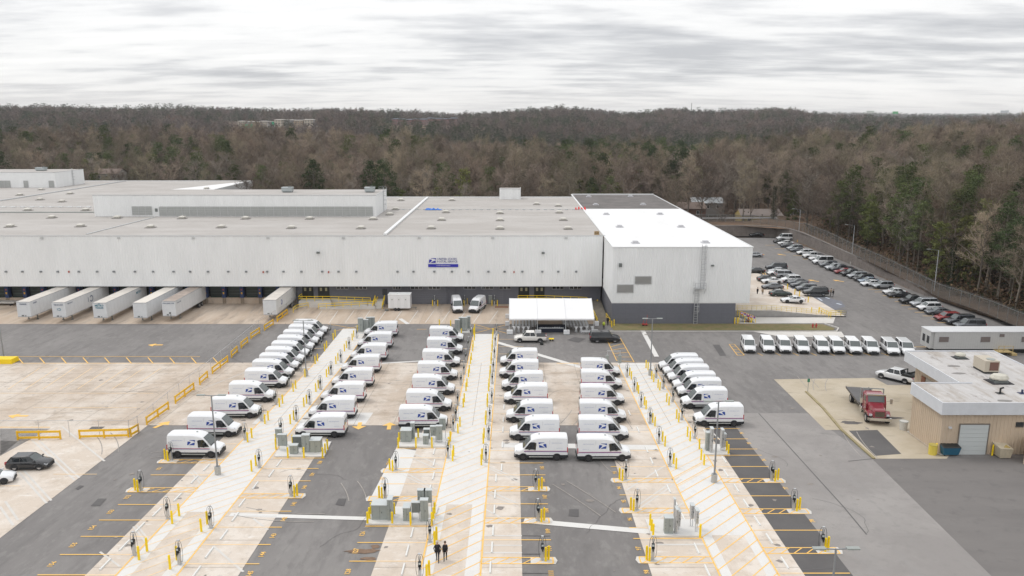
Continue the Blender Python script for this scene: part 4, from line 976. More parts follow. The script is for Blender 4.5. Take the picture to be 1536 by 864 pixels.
    m.box(.1, .3, -.05, .05, 2.72, 2.78); m.build('roof_beacon', GREYC, t)
    m = MB(); m.box(-2.98, -2.955, -.78, -.05, 1.5, 2.1).box(-2.98, -2.955, .05, .78, 1.5, 2.1); m.build('rear_window', GLASS, t)
    return t
pv = make_postal_van(); used = [False]
def place_van(c, rz, label, grp, pitch=0):
    if not used[0]: pv.location = c; pv.rotation_euler = (0, 0, rz); pv['label'] = label; pv['group'] = grp; used[0] = True; o = pv
    else: o = dup(pv, c, rz, label, grp)
    o.rotation_mode = 'QUATERNION'           # stand on the slope: tilt about the world x axis
    from mathutils import Quaternion
    o.rotation_quaternion = Quaternion((1,0,0), -atan(SLOPE) if c[1] < YB else 0) @ Quaternion((0,0,1), rz)
    return o
rows = [
 ('leftmost row of the lot', 1, [(246,335,687),(278.3,358.5,656),(314,389,628),(341.5,410.6,604),(364.6,431,582.5),(376,439.6,568),(386,449,557.5),(396,456,547.5),(405,463.5,538),(414,471,528.5),(422.5,478,519.5),(431,485,511),(439,491,503)]),
 ('second row from left', -1, [(441,519,656.7),(461,534,629),(479,548,604.5),(496,560.4,581.5),(510,571,560),(524,581,541.5),(534,590,523),(544,598,506)]),
 ('row left of centre aisle', 1, [(598,670,643.5),(609.6,676,617.5),(618,681.5,593),(626,686,571),(633,690,551),(640,693.75,532),(643.75,695,514)]),
 ('row right of centre aisle', -1, [(772,851.5,690.8),(765,839,661),(760,829,634.6),(756.8,821,607),(753.5,814,587),(750,807.5,568),(751,806,550)]),
 ('second row from right', 1, [(865.6,946,692.5),(867,944,661),(869,940,634.6),(870,937.3,608.7),(871,934,584.6),(871,931,566)]),
 ('rightmost row of the lot', -1, [(1041,1118.5,640),(1022.7,1093,613.7),(1015,1085,598),(1008,1077,587.5),(1001,1066,576),(995,1057,566.5),(988.6,1049,558)]),
]
PV = []
for nm, dr, L in rows:
    for i, (x0, x1, yb) in enumerate(L):
        p = G((x0+x1)/2, yb); yc = p.y+1.02
        j = random.uniform(-.028, .028)
        lab = f"white postal van, nose {'right' if dr > 0 else 'left'}, {ordw(i)} from the front in the {nm}"
        place_van((p.x, yc, gz(yc)), (0 if dr > 0 else pi)+j, lab, 'postal vans parked along the charging aisles'); PV.append((p.x, yc))
for (px, py, rz, lab) in ((684, 470.5, radians(-90+9), 'white postal van parked nose out against the grey wall, left one of the pair'), (715, 470.5, radians(-90-16), 'white postal van parked nose out by the grey wall, right one of the pair')):
    p = G(px, py); place_van((p.x, p.y+2.9, 0), rz, lab, 'postal vans parked against the grey wall')
# ---- general cars
def car_geom(kind):
    K = dict(
      sedan=dict(L=4.85,W=1.84,H=1.45,h=.90,hb=.98,c=.98,wt=.25,rt=-1.15,rb=-1.85,d=1.02,r=.33,ax=(1.45,-1.38)),
      coupe=dict(L=4.95,W=1.92,H=1.42,h=.92,hb=1.0,c=.75,wt=.05,rt=-.95,rb=-1.75,d=1.05,r=.36,ax=(1.5,-1.45)),
      suv=dict(L=4.75,W=1.9,H=1.74,h=1.02,hb=1.12,c=1.15,wt=.50,rt=-1.95,rb=-2.25,d=1.15,r=.36,ax=(1.45,-1.35)),
      large_suv=dict(L=5.4,W=2.02,H=1.93,h=1.12,hb=1.22,c=1.30,wt=.75,rt=-2.4,rb=-2.6,d=1.2,r=.40,ax=(1.7,-1.45)),
      hatch=dict(L=4.4,W=1.8,H=1.58,h=.95,hb=1.03,c=1.0,wt=.30,rt=-1.55,rb=-2.05,d=1.1,r=.34,ax=(1.35,-1.25)),
      pickup=dict(L=5.75,W=1.98,H=1.88,h=1.12,hb=1.22,c=1.35,wt=.75,rt=-.75,rb=-1.0,d=1.18,r=.40,ax=(1.85,-1.75)),
      minivan=dict(L=5.5,W=2.0,H=2.25,h=1.15,hb=1.3,c=1.75,wt=1.0,rt=-2.5,rb=-2.68,d=1.2,r=.36,ax=(1.95,-1.65)),
      small_van=dict(L=5.25,W=2.05,H=2.05,h=1.12,hb=1.25,c=1.60,wt=.80,rt=-2.4,rb=-2.55,d=1.2,r=.36,ax=(1.65,-1.6)))
    return K[kind]
CARM = {}
def car_meshes(kind):
    if kind in CARM: return CARM[kind]
    k = car_geom(kind); L, W, H = k['L'], k['W'], k['H']; w = W/2; f = L/2; z0 = .24 if kind in ('sedan','coupe','hatch') else .32
    out = []; blank = bpy.data.materials.get('car_paint_blank') or mat('car_paint_blank', (.5,.5,.5))
    hb, hd, c = k['hb'], k['h'], k['c']; rb = max(k['rb'], -f+.12)
    st = [(f, w*.80, z0+.12, hd*.72), (f-.10, w*.90, z0, hd*.80), (f-.45, w*.97, z0, hd*.93), (f-.9, w, z0, hd), (c, w, z0, hb), ((c+rb)/2, w, z0, hb+.03)]
    if kind in ('sedan', 'coupe'): st += [(rb, w, z0, k['d']), (-f+.25, w*.96, z0, k['d']-.03), (-f+.05, w*.9, z0+.05, k['d']-.18), (-f, w*.84, z0+.15, k['d']-.3)]
    elif kind == 'pickup': st += [(-1.05, w, z0, hb+.02), (-1.06, w, z0, k['d']), (-f+.08, w*.98, z0+.12, k['d']), (-f, w*.94, z0+.2, k['d']-.05)]
    else: st += [(rb, w*.99, z0, hb+.0), (-f+.06, w*.95, z0+.05, hb-.08), (-f, w*.9, z0+.12, hb-.3)]
    m = MB(); rs = []
    for x, ww, a, b in st:
        r = .10; h = [(ww*.93, a), (ww, a+.18), (ww*1.0, b-.28), (ww*.97, b-r), (ww*.88, b-.015), (ww*.45, b+.015)]
        rs.append([(x, -y, z) for y, z in h]+[(x, y, z) for y, z in reversed(h)])
    m.loft(rs)
    out.append(('body', m.mesh('body', blank, smooth=True), True))
    # greenhouse
    wr = w*.74 if kind in ('sedan','coupe') else w*.80
    if kind in ('minivan','small_van'): wr = w*.86
    zb = hb-.06; gl = MB(); wt, rt = k['wt'], k['rt']
    bot = [(c+.02, w*.86), (wt-.1, w*.93), (rt+.2, w*.93), (rb, w*.88)]
    top = [(wt, wr*.93), (wt-.3, wr), (rt+.1, wr), (rt, wr*.93)]
    A = [(x, -y, zb+.0) for x, y in bot]+[(x, y, zb) for x, y in reversed(bot)]
    B = [(x, -y, H-.07) for x, y in top]+[(x, y, H-.07) for x, y in reversed(top)]
    gl.loft([A, B]); out.append(('windows', gl.mesh('windows', GLASS), False))
    # windscreen paler
    m = MB(); o = .012
    m.face([(c+.02+o, -w*.80, zb+.06), (c+.02+o, w*.80, zb+.06), (wt+o+.02, wr*.88, H-.09), (wt+o+.02, -wr*.88, H-.09)]); out.append(('windscreen', m.mesh('windscreen', SCREEN), False))
    m = MB(); C = [(x, y*1.01, z+.005) for x, y, z in B]; D = [(x*1 if True else x, y*.86, H) for x, y, z in B]
    D = [(wt-.12 if x > 0 and abs(x-wt) < .02 else (rt+.1 if abs(x-rt) < .02 else x), y*.86, H) for x, y, z in B]
    m.loft([C, D])
    for s in (-1, 1):       # pillars
        for (xb, yb, xt, yt, ww) in ((c+.03, w*.865, wt+.01, wr*.94, .07), ((wt+rt)/2, w*.935, (wt+rt)/2+.05, wr*1.005, .07), (rb-.0, w*.885, rt, wr*.94, .12 if kind != 'pickup' else .1)):
            m.bar((xb, s*yb, zb), (xt, s*yt, H-.06), ww, .05)
    if kind == 'minivan': pass
    if kind == 'small_van': m.face([]) if False else None
    if kind == 'small_van':
        for s in (-1, 1): 
            q = [(.0, s*(w*.935), zb), (rb, s*(w*.90), zb), (rt, s*(wr*.955), H-.06), (.05, s*(wr*1.012), H-.06)]; m.face(q[::s])
    out.append(('roof', m.mesh('roof', blank), True))
    m = MB()
    m.box(f-.12, f+.03, -w*.75, w*.75, z0, z0+.20); m.box(-f-.03, -f+.12, -w*.8, w*.8, z0+.05, z0+.25); m.box(k['ax'][1]+.5, k['ax'][0]-.5, -w*1.0, w*1.0, z0-.04, z0+.08)
    for x in k['ax']:
        for s in (-1, 1):
            R_ = k['r']+.09; pts = [(x+R_*cos(pi*q/8), k['r']+R_*sin(pi*q/8)) for q in range(9)]; m.face([(a, s*(w*1.004), b) for a, b in pts][::s])
    out.append(('bumper', m.mesh('bumper', CLAD), False))
    m = MB(); m.box(f-.04, f+.012, -w*.42, w*.42, hd*.5, hd*.66); out.append(('grille', m.mesh('grille', BLACK), False))
    for s in (-1, 1):
        m = MB(); m.face([(f+.008, s*w*.48, hd*.58), (f-.07, s*w*.88, hd*.62), (f-.32, s*w*.975, hd*.80), (f-.09, s*w*.70, hd*.80)][::s]); m.box(f-.12, f-.02, s*w*.72-.12, s*w*.72+.12, hd*.60, hd*.74); out.append(('headlight', m.mesh('headlight', HL), False))
        m = MB(); m.box(-f-.005, -f+.25, s*w*.84-.09, s*w*.84+.09, hb-.36, hb-.16 if kind in ('sedan','coupe') else hb-.02); out.append(('tail_light', m.mesh('tail_light', TL), False))
        m = MB(); m.box(c-.15, c-.02, min(s*w*.98, s*(w+.18)), max(s*w*.98, s*(w+.18)), hb-.02, hb+.13); out.append(('wing_mirror', m.mesh('wing_mirror', blank), True))
    if kind == 'pickup':
        m = MB(); m.face([(-1.15,-w*.86,k['d']+.022),(-1.15,w*.86,k['d']+.022),(-f+.12,w*.86,k['d']+.022),(-f+.12,-w*.86,k['d']+.022)][::-1]); m.box(-f+.1, -1.12, -w*.98, -w*.86, k['d']-.02, k['d']+.06).box(-f+.1, -1.12, w*.86, w*.98, k['d']-.02, k['d']+.06)
        out.append(('truck_bed', m.mesh('truck_bed', CLAD), False))
    CARM[kind] = (k, out); return CARM[kind]
PAINTS = {n_: mat('car_'+n_, c, .22, metal=m_, coat=.7, spec=.5) for n_, c, m_ in (('white', (.72,.73,.74), 0), ('silver', (.42,.44,.46), .3), ('black', (.016,.017,.02), 0), ('grey', (.14,.15,.165), .3), ('dark_grey', (.055,.06,.07), .2), ('red', (.24,.018,.02), 0), ('dark_green', (.012,.03,.026), 0), ('blue_grey', (.10,.13,.18), .2), ('light_blue', (.32,.38,.45), .3), ('cream', (.72,.70,.66), 0), ('navy', (.02,.03,.07), .1))}
def car(kind, color, px, py, rz, label, group=None, mode='side', rim=None, z=0., xy=None, name=None):
    k, parts = car_meshes(kind)
    if xy: x, y = xy
    else:
        p = G(px, py, z); x, y = p.x, p.y + (k['W']/2 if mode == 'side' else k['L']/2)
    nmk = name or {'sedan':'parked_car','coupe':'parked_car','hatch':'parked_car','suv':'parked_suv','large_suv':'parked_suv','pickup':'pickup_truck','minivan':'passenger_van','small_van':'delivery_van'}[kind]
    cat = {'suv':'suv','large_suv':'suv','pickup':'pickup truck','minivan':'van','small_van':'van'}.get(kind, 'car')
    t = thing(nmk, label, cat, (x, y, gz(y)+z), rz, group)
    if y < YB:
        from mathutils import Quaternion
        t.rotation_mode = 'QUATERNION'; t.rotation_quaternion = Quaternion((1,0,0), -atan(SLOPE)) @ Quaternion((0,0,1), rz)
    for nm, me, painted in parts:
        o = link(nm, me, t)
        if painted: o.material_slots[0].link = 'OBJECT'; o.material_slots[0].material = PAINTS[color]
    wheels(t, k['ax'], k['W']/2-.13, k['r'], .23, rim or (RIMA if random.random() < .7 else RIM))
    return t
GF = 'staff cars parked along the fence'
fr = [('minivan','white',1179,361,'white passenger van at the far end of the fence row'),('sedan','black',1173,365,'black sedan beside the farthest white passenger van'),('sedan','white',1179.5,368,'white sedan third from the far end of the fence row'),
 ('sedan','dark_grey',1184,371.6,'dark grey sedan just nearer than the third white sedan by the yellow pole base'),('suv','silver',1193.5,376,'silver suv with dark glass fifth from the far end of the fence row'),('sedan','grey',1198.5,378.5,'grey sedan between a silver suv and a white suv in the fence row'),
 ('suv','white',1209,383,'white suv seventh from the far end of the fence row'),('pickup','white',1221,388,'white pickup truck with open bed in the far half of the fence row'),('sedan','white',1228,391.5,'white sedan squeezed between the white pickup and the longer white van'),
 ('minivan','white',1236,397,'white passenger van with long dark windows midway along the fence row'),('suv','grey',1244.5,401.5,'grey suv immediately nearer than the midway white passenger van'),('pickup','silver',1256.5,406,'silver pickup truck parked by the middle lamp post'),
 ('pickup','dark_grey',1264.5,408.2,'dark grey pickup truck just past the middle lamp post'),('sedan','red',1268,411.5,'bright red sedan in the middle of the fence row'),('pickup','black',1281.5,415,'black pickup truck beside the bright red sedan'),
 ('suv','silver',1288,418.5,'silver suv two places nearer than the bright red sedan'),('suv','black',1297.5,422.5,'black suv between the silver suv and a pale blue sedan'),('sedan','light_blue',1305,425.5,'pale blue sedan beside a low white sedan in the fence row'),
 ('sedan','white',1309,429.8,'white sedan with silver wheels beside the boxy silver suv'),('suv','silver',1326.5,433.5,'boxy silver suv with square dark windows just before the first gap'),('sedan','white',1344,442.5,'white sedan behind the black coupe after the first gap'),
 ('coupe','black',1351,447,'black coupe standing beside an empty stall'),('pickup','black',1373,456.5,'black pickup truck at the retaining wall end'),('large_suv','silver',1388.5,461.5,'tall silver suv with three dark side windows under the nearest lamp post'),
 ('suv','white',1396.5,467,'white suv between the tall silver suv and a grey sedan'),('sedan','grey',1410,473,'grey sedan next to the dark red suv'),('suv','red',1424.5,482.5,'dark red suv in the near part of the fence row'),
 ('large_suv','dark_grey',1443,488,'dark grey large suv between the dark red and the grey green one'),('large_suv','grey',1458,495,'long grey green suv nearest the white office trailer'),('sedan','white',1477,507.5,'white sedan half hidden behind the office trailer roof')]
random.seed(11)
for kd, co, px, py, lb in fr: car(kd, co, px, py, pi+random.uniform(-.05,.05), lb, GF)
GL = 'staff cars in the rows right of the wing'
for kd, co, px, py, rz, lb in [('large_suv','dark_grey',1166,405.5,pi,'dark suv farthest in the cluster right of the wing'),('sedan','silver',1167.5,410.5,pi,'silver car behind the white ones in the cluster right of the wing'),('sedan','white',1167,413.6,pi,'white sedan in the far part of the cluster right of the wing'),
 ('large_suv','silver',1181,417.5,0,'silver suv with red tail lights facing away in the cluster'),('suv','white',1188,424,pi,'white suv with dark side glass beside the yellow lane mark'),('sedan','grey',1198.5,427.5,pi,'pale grey sedan fourth from the near end of the outer cluster row'),
 ('sedan','dark_grey',1203.5,432,pi,'dark grey sedan third from the near end of the outer cluster row'),('suv','grey',1211.5,437.5,pi,'grey suv beside the nearest black suv of the outer cluster row'),('large_suv','black',1225.5,444,pi,'black suv with two people standing at its rear'),
 ('sedan','black',1134,410,pi,'black car partly hidden behind the wing corner'),('sedan','black',1152.5,422.5,0,'black sedan first of the inner group on the pale deck'),('coupe','white',1159.5,426,pi,'white coupe on the deck beside the black sedan'),
 ('sedan','grey',1160.5,434.5,pi,'grey sedan on the deck behind the dark green sedan'),('sedan','dark_green',1172.5,445,0,'dark green sedan with its tail toward the wing'),('coupe','white',1191.5,455,pi,'white muscle coupe with black wheels parked at the deck corner')]:
    z = 0 if py < 440 else (.25 if py < 450 else .4)
    car(kd, co, px, py, rz+random.uniform(-.04,.04), lb, GL, z=z, rim=RIM if 'muscle' in lb else None)
car('sedan', 'black', 1136, 355, pi, 'black sedan alone beside the blue dumpster at the far wall', None)
car('sedan', 'silver', 1132, 386, pi, 'silver car just showing past the wing corner', None)
# small vans nose to camera
base = G(1126, 531)
for i, (hx, hy) in enumerate(((1125,530.5),(1154,530.7),(1179,531),(1206,531.4),(1236,531.8),(1259,532),(1284.5,532.4),(1310.5,532.8),(1341,534),(1364,534.6))):
    p = G(hx, hy); o = car('small_van', 'white', 0, 0, -pi/2-.15, f"small white delivery van nose to camera, {ordw(i)} from the left in its line" if i < 9 else 'small white delivery van nose to camera, last at the right beside the tan building', 'small delivery vans lined up facing the camera', xy=(p.x+.35, p.y+2.4), rim=RIM)
car('hatch', 'black', 38.5, 706.5, 0.06, 'black compact suv parked in the left yard', None)
p = G(8, 731); car('hatch', 'white', 0, 0, .35, 'white car with black bumper cut by the left edge of view', None, xy=(p.x-2.1, p.y+1.0))
car('pickup', 'cream', 795.5, 514.3, pi-.02, 'cream white crew cab pickup truck parked in front of the tent', None)
car('large_suv', 'black', 908, 514.5, .0, 'black large suv parked at the tent corner', None)
# ---- hitch and wheel stop items behind the pickup
t = thing('hitch_barrow', 'small yellow wheeled hitch cart behind the cream pickup', 'cart', tuple(G(827, 511)))
MB().box(-.45, .45, -.3, .3, .3, .42).build('tray', YEL, t); MB().cyl((-.2,-.35,.16),(-.2,-.28,.16),.16,n=10).cyl((.25,-.35,.16),(.25,-.28,.16),.16,n=10).build('wheels', RUB, t); MB().bar((-.45,0,.36),(-1.0,0,.5),.06).build('handle', GREYD, t)
t = thing('kit_bag', 'black equipment bag on the asphalt by the pickup rear wheel', 'bag', tuple(G(812.5, 517)))
MB().loft([[(-.28,-.2,0),(.28,-.2,0),(.28,.2,0),(-.28,.2,0)],[(-.3,-.22,.3),(.3,-.22,.3),(.3,.22,.3),(-.3,.22,.3)],[(-.2,-.12,.5),(.2,-.12,.5),(.2,.12,.5),(-.2,.12,.5)]]).build('bag_body', BLACK, t); MB().tube([(-.15,0,.48),(-.1,0,.62),(.1,0,.62),(.15,0,.48)],.02,5).build('strap', CLAD, t)
# ---- semi-trailers at the docks
TW = mat('trailer_white', (.68, .69, .70), .45, var=.05, scale=1.2)
TRO = mat('trailer_roof', (.62, .58, .53), .6, var=.1, scale=.8)
TRB = mat('rusty_trailer_roof', (.36, .30, .26), .7, var=.2, scale=.8)
def trailer(px, py, label, L=16.0, roofm=TRO, logo=None, xb=None):
    p = at(px, py, 147.2+0); x = p.x; y0 = 163.9-L; W = 1.3; z0, z1 = 1.15, 4.1
    t = thing('semi_trailer', label, 'trailer', (x, y0, 0), 0, 'box trailers backed up to the loading docks')
    MB().box(-W, W, 0, L, z0, z1).build('box_body', TW, t)
    m = MB(); m.face([(-W+.05,.05,z1+.012),(W-.05,.05,z1+.012),(W-.05,L-.05,z1+.012),(-W+.05,L-.05,z1+.012)])
    n_ = int(L/1.0)
    for k in range(1, n_): m.box(-W+.06, W-.06, k*L/n_-.03, k*L/n_+.03, z1+.014, z1+.03)
    m.build('roof_skin', roofm, t)
    m = MB()
    for s in (-1, 1): m.box(s*W-.03, s*W+.03, -.02, L, z1-.06, z1+.05); m.box(s*W-.02, s*W+.02, 0, L, z0-.06, z0+.09)
    m.box(-W, W, -.04, .0, z1-.06, z1+.05).box(-W, W, -.04, 0, z0-.06, z0+.1); m.build('rail_trim', GALV, t)
    m = MB()
    k = .6
    while k < L: 
        for s in (-1, 1): m.box(s*(W+.008)-.006, s*(W+.008)+.006, k, k+.025, z0+.1, z1-.06)
        k += 1.25
    m.build('side_rivets', mat('rivet_grey', (.55,.56,.57), .5), t)
    m = MB()
    for s in (-1, 1): m.bar((s*.9, 2.6, z0), (s*.9, 2.6, .12), .14); m.box(s*.9-.18, s*.9+.18, 2.4, 2.8, 0, .1)
    m.bar((-.9, 2.6, .8), (.9, 2.6, .8), .08); m.build('landing_gear', GREYD, t)
    m = MB(); m.box(-.5, .5, L-4.6, L-1.2, .7, z0); m.build('bogie', GREYD, t)
    a, b = wheel_mesh(.5, .5, RIMA)
    for yy in (L-3.8, L-2.4):
        for s in (-1, 1): o = link('wheel', a, t, loc=(s*1.0, yy, .5), rz=pi/2); link('rim', b, o)
    m = MB(); m.box(-.5, -.1, -.08, -.02, z0+.15, z0+.35).box(.2, .34, -.08, -.02, z0+.12, z0+.3); m.build('coupling_box', GREYD, t)
    if logo: logo(t, W, L, z0, z1)
    return t
def front_text(t, W, z, txt, sz, mt, sx=1.0):
    m = MB(); add_text(m, txt, sz, lambda u, v: (u*sx, -.045, z+v), bold=.012); m.build('lettering', mt, t)
def side_text(t, W, y, z, txt, sz, mt):
    m = MB(); add_text(m, txt, sz, lambda u, v: (W+.02, y+u, z+v), bold=.012, align='LEFT'); m.build('side_lettering', mt, t)
LG = mat('lettering_grey', (.16, .19, .26), .6); LT = mat('lettering_teal', (.03, .20, .28), .5)
def lg1(t, W, L, z0, z1): front_text(t, W, 3.65, 'PREMIER', .36, LG); side_text(t, W, 1.0, 3.6, 'PREMIER', .34, LG)
def ring_logo(m, cx_, cz, r, fn):
    for k in range(12):
        if k in (5, 6): continue
        a, b = 2*pi*k/12, 2*pi*(k+.85)/12; m.face([fn(cx_+r*cos(a), cz+r*sin(a)), fn(cx_+r*cos(b), cz+r*sin(b)), fn(cx_+r*.62*cos(b), cz+r*.62*sin(b)), fn(cx_+r*.62*cos(a), cz+r*.62*sin(a))])
def lg2(t, W, L, z0, z1):
    front_text(t, W, 3.6, 'TEN ROADS', .36, LG, .9); m = MB(); add_text(m, '1', .55, lambda u, v: (-.28+u, -.045, 2.7+v), bold=.02); ring_logo(m, .12, 2.7, .28, lambda a, b: (a, -.045, b)); m.build('emblem', LT, t)
    m = MB(); add_text(m, '1', 1.3, lambda u, v: (W+.02, 8.3+u, 2.7+v), bold=.03); ring_logo(m, 9.5, 2.75, .7, lambda a, b: (W+.02, a, b)); m.build('side_emblem', LG, t); side_text(t, W, .8, 3.6, 'TEN ROADS', .34, LG)
def lg3(t, W, L, z0, z1):
    front_text(t, W, 3.55, 'METRO', .52, LT); front_text(t, W, 3.1, 'TRAILER', .42, LT); side_text(t, W, 12.3, 3.3, 'METRO', .7, LT)
    m = MB(); m.face([(-.25,-.045,3.85),(0,-.045,4.02),(.25,-.045,3.85)][::-1]); m.build('emblem', LT, t)
def lg5(t, W, L, z0, z1): front_text(t, W, 3.68, 'XTRA LEASE CORP', .27, LG); side_text(t, W, .8, 3.55, 'XTRA LEASE', .34, LG); m = MB(); m.cyl((.15,-.06,1.75),(.15,-.02,1.75),.2,n=10); m.build('gladhand_box', GREYD, t)
def lg6(t, W, L, z0, z1):
    m = MB(); ring_logo(m, 3.6, 2.9, .55, lambda a, b: (W+.02, a, b)); m.face([(W+.025,3.35,2.5),(W+.025,3.85,2.5),(W+.025,3.85,3.3)]); m.build('side_emblem', BLUE, t)
trailer(31.5, 452, 'white box trailer with faint front lettering, farthest left at the docks', logo=lg1, L=16.2)
trailer(87, 457, 'white box trailer with dark lettering and a round emblem on its side', logo=lg2, L=16.6)
trailer(150, 457, 'white box trailer with teal lettering on its front, third from the left', logo=lg3, L=17)
trailer(210.3, 458, 'pale blue white plain box trailer tight beside the brown roofed one', roofm=mat('cream_roof', (.70, .66, .60), .6), L=17)
trailer(249, 457, 'box trailer with patchy brown roof, fifth from the left at the docks', roofm=TRB, logo=lg5, L=15.6)
trailer(399, 455, 'box trailer with cream roof and blue eagle roundel standing alone by the ramp', logo=lg6, L=14.6)
t = thing('yard_cart', 'low white flat dolly standing at the far left dock', 'cart', tuple(G(9, 457)))
MB().box(-2.4, 2.4, -1, 1, .5, .75).box(-2.4,-2.2,-1,1,.75,1.6).build('platform', mat('dolly_white', (.5,.48,.45), .6), t); MB().cyl((-1.6,-1,.25),(-1.6,-.8,.25),.25).cyl((1.6,-1,.25),(1.6,-.8,.25),.25).build('wheels', RUB, t)
# ---- restroom trailer
p = G(598.5, 466.5)
t = thing('restroom_trailer', 'white restroom trailer with three doors and roof vent by the grey wall', 'trailer', (p.x, p.y+1.3, 0))
MB().box(-2.2, 2.35, -1.25, 1.25, .55, 3.35).build('box_body', WHITEP, t)
MB().box(-2.25, 2.4, -1.3, 1.3, 3.35, 3.42).cyl((-.3,0,3.42),(-.3,0,3.6),.35,n=10).cyl((.8,0,3.42),(.8,0,3.5),.2).build('roof', CLW2, t)
for k in range(3): 
    o = MB().box(-1.75+k*1.4, -1.0+k*1.4, -1.29, -1.251, .7, 2.9).build('door', mat('restroom_door', (.70,.71,.72), .5), t); MB().cyl((-1.37+k*1.4,-1.31,2.4),(-1.37+k*1.4,-1.29,2.4),.13,n=8).build('door_sign', GREYC, o)
a, b = wheel_mesh(.33, .2, RIM)
for xx in (-.75, -.05): o = link('wheel', a, t, loc=(xx, -1.2, .33)); link('rim', b, o)
MB().bar((2.35,0,.5),(3.6,0,.45),.12).bar((3.3,0,.45),(3.3,0,.0),.08).build('tow_bar', GREYD, t)
MB().box(-2.9,-2.2,-1.5,-.9,.1,.2).box(-2.9,-2.3,-1.5,-1.0,.2,.35).build('step', GREYD, t)
# ---- red flatbed tow truck
RDT = mat('truck_red', (.22, .018, .03), .2, coat=.8); CHR = mat('chrome', (.6, .6, .6), .15, metal=1)
A_ = G(1319, 637); B_ = G(1281, 590)
dv = Vector((A_.x-B_.x, A_.y-B_.y)); hd = math.atan2(dv.y, dv.x)
t = thing('tow_truck', 'red flatbed tow truck parked on the tan concrete', 'truck', (0,0,0))
cpos = Vector((A_.x, A_.y, 0)) - Vector((cos(hd), sin(hd), 0))*4.4
from mathutils import Quaternion
t.scale = (1.2,1.2,1.2); t.location = (cpos.x, cpos.y+.6, gz(cpos.y)); t.rotation_mode = 'QUATERNION'; t.rotation_quaternion = Quaternion((1,0,0), -atan(SLOPE)) @ Quaternion((0,0,1), hd)
def rg(x, w, z0, z1): return [(x,-w,z0),(x,-w,z1-.18),(x,-w*.82,z1),(x,w*.82,z1),(x,w,z1-.18),(x,w,z0)]
MB().loft([rg(4.35,.55,.75,1.5),rg(4.2,.62,.75,1.62),rg(3.3,.72,.8,1.78),rg(2.75,.85,.8,1.95)]).build('bonnet', RDT, t)
MB().loft([rg(2.78,1.0,.8,1.9),rg(2.74,1.02,.8,1.95),rg(2.45,1.0,.8,2.72),rg(1.2,1.0,.8,2.78),rg(1.15,.98,.8,2.7)]).build('cab', RDT, t)
m = MB()
for s in (-1,1): m.loft([rg(4.15,.2,.7,1.15),rg(3.7,.24,.95,1.32),rg(3.2,.24,.7,1.1)]) if False else None
for s in (-1,1):
    pts = [[(4.2,.62,.9),(4.2,1.08,.9)],[(3.95,.66,1.2),(3.95,1.14,1.18)],[(3.5,.68,1.34),(3.5,1.16,1.3)],[(3.05,.75,1.2),(3.05,1.16,1.15)],[(2.8,.8,.8),(2.8,1.14,.75)]]
    for q, r_ in zip(pts, pts[1:]): f = [(q[0][0],s*q[0][1],q[0][2]),(q[1][0],s*q[1][1],q[1][2]),(r_[1][0],s*r_[1][1],r_[1][2]),(r_[0][0],s*r_[0][1],r_[0][2])]; m.face(f)
    m.face([(a[1][0], s*a[1][1], a[1][2]) for a in pts]+[(3.05,s*1.15,.95),(3.5,s*1.15,1.08),(3.95,s*1.13,.95)])
m.build('fender', RDT, t)
m = MB(); m.face([(2.775,-.82,2.0),(2.775,.82,2.0),(2.53,.82,2.6),(2.53,-.82,2.6)]); m.build('windscreen', SCREEN, t)
m = MB()
for s in (-1,1): m.face([(2.6,s*1.025,1.95),(2.4,s*1.02,2.55),(1.7,s*1.02,2.55),(1.7,s*1.025,1.95)][::s])
m.build('side_window', GLASS, t)
MB().box(2.5,2.62,-.95,.95,2.66,2.8).build('sun_visor', CHR, t)
MB().box(4.36,4.42,-.45,.45,.9,1.42).build('grille', mat('grille_dark', (.12,.10,.08), .4, metal=.5), t)
MB().box(4.3,4.55,-1.15,1.15,.5,.8).build('bumper', CHR, t)
for s in (-1,1): MB().box(4.15,4.24,s*.85-.14,s*.85+.14,.92,1.12).build('headlight', HL, t)
for s in (-1,1): MB().bar((2.6,s*1.05,2.1),(2.75,s*1.5,2.2),.04).box(2.7,2.78,s*1.5-.12,s*1.5+.12,1.85,2.4).build('wing_mirror', CHR, t)
MB().box(-5.0,2.9,-.5,.5,.65,.9).build('chassis', GREYD, t)
MB().box(-5.2,.95,-1.27,1.27,1.05,1.22).box(-5.2,.95,-1.29,-1.2,1.22,1.3).box(-5.2,.95,1.2,1.29,1.22,1.3).build('flatbed', mat('bed_grey', (.11,.105,.105), .5, var=.15, scale=1, metal=.3), t)
m = MB()
for s in (-1,1): m.bar((.95,s*1.15,1.2),(.95,s*1.15,2.95),.1)
m.bar((.95,-1.15,2.95),(.95,1.15,2.95),.1).bar((.95,-1.15,2.2),(.95,1.15,2.2),.08); m.build('headboard', GREYC, t)
MB().box(.95,1.9,-1.2,-.95,.5,1.05).box(.95,1.9,.95,1.2,.5,1.05).cyl((1.0,-1.1,1.0),(1.0,-1.1,3.0),.07).build('fuel_tank', CHR, t)
a, b = wheel_mesh(.48, .34, RIMA)
for xx in (3.5, -3.2): 
    for s in (-1,1): o = link('wheel', a, t, loc=(xx, s*1.0, .48)); link('rim', b, o)
# white tow truck beside the tan building
tt = car('pickup', 'white', 1338, 577, radians(127), 'white tow truck with black boom half hidden behind the tan building', None, xy=(G(1352,575).x, G(1352,575).y+1.6), name='tow_truck'); tt['category'] = 'truck'
MB().bar((-1.2,0,1.2),(-3.6,0,2.3),.25).bar((-1.3,-.6,1.2),(-1.3,-.6,2.0),.12).bar((-1.3,.6,1.2),(-1.3,.6,2.0),.12).bar((-1.3,-.6,2.0),(-1.3,.6,2.0),.12).box(-2.9,-1.2,-.95,.95,1.2,1.45).bar((-3.4,-.9,.5),(-3.4,.9,.5),.2).bar((-3.4,0,.5),(-2.6,0,1.3),.18).build('tow_boom', BLACK, tt)
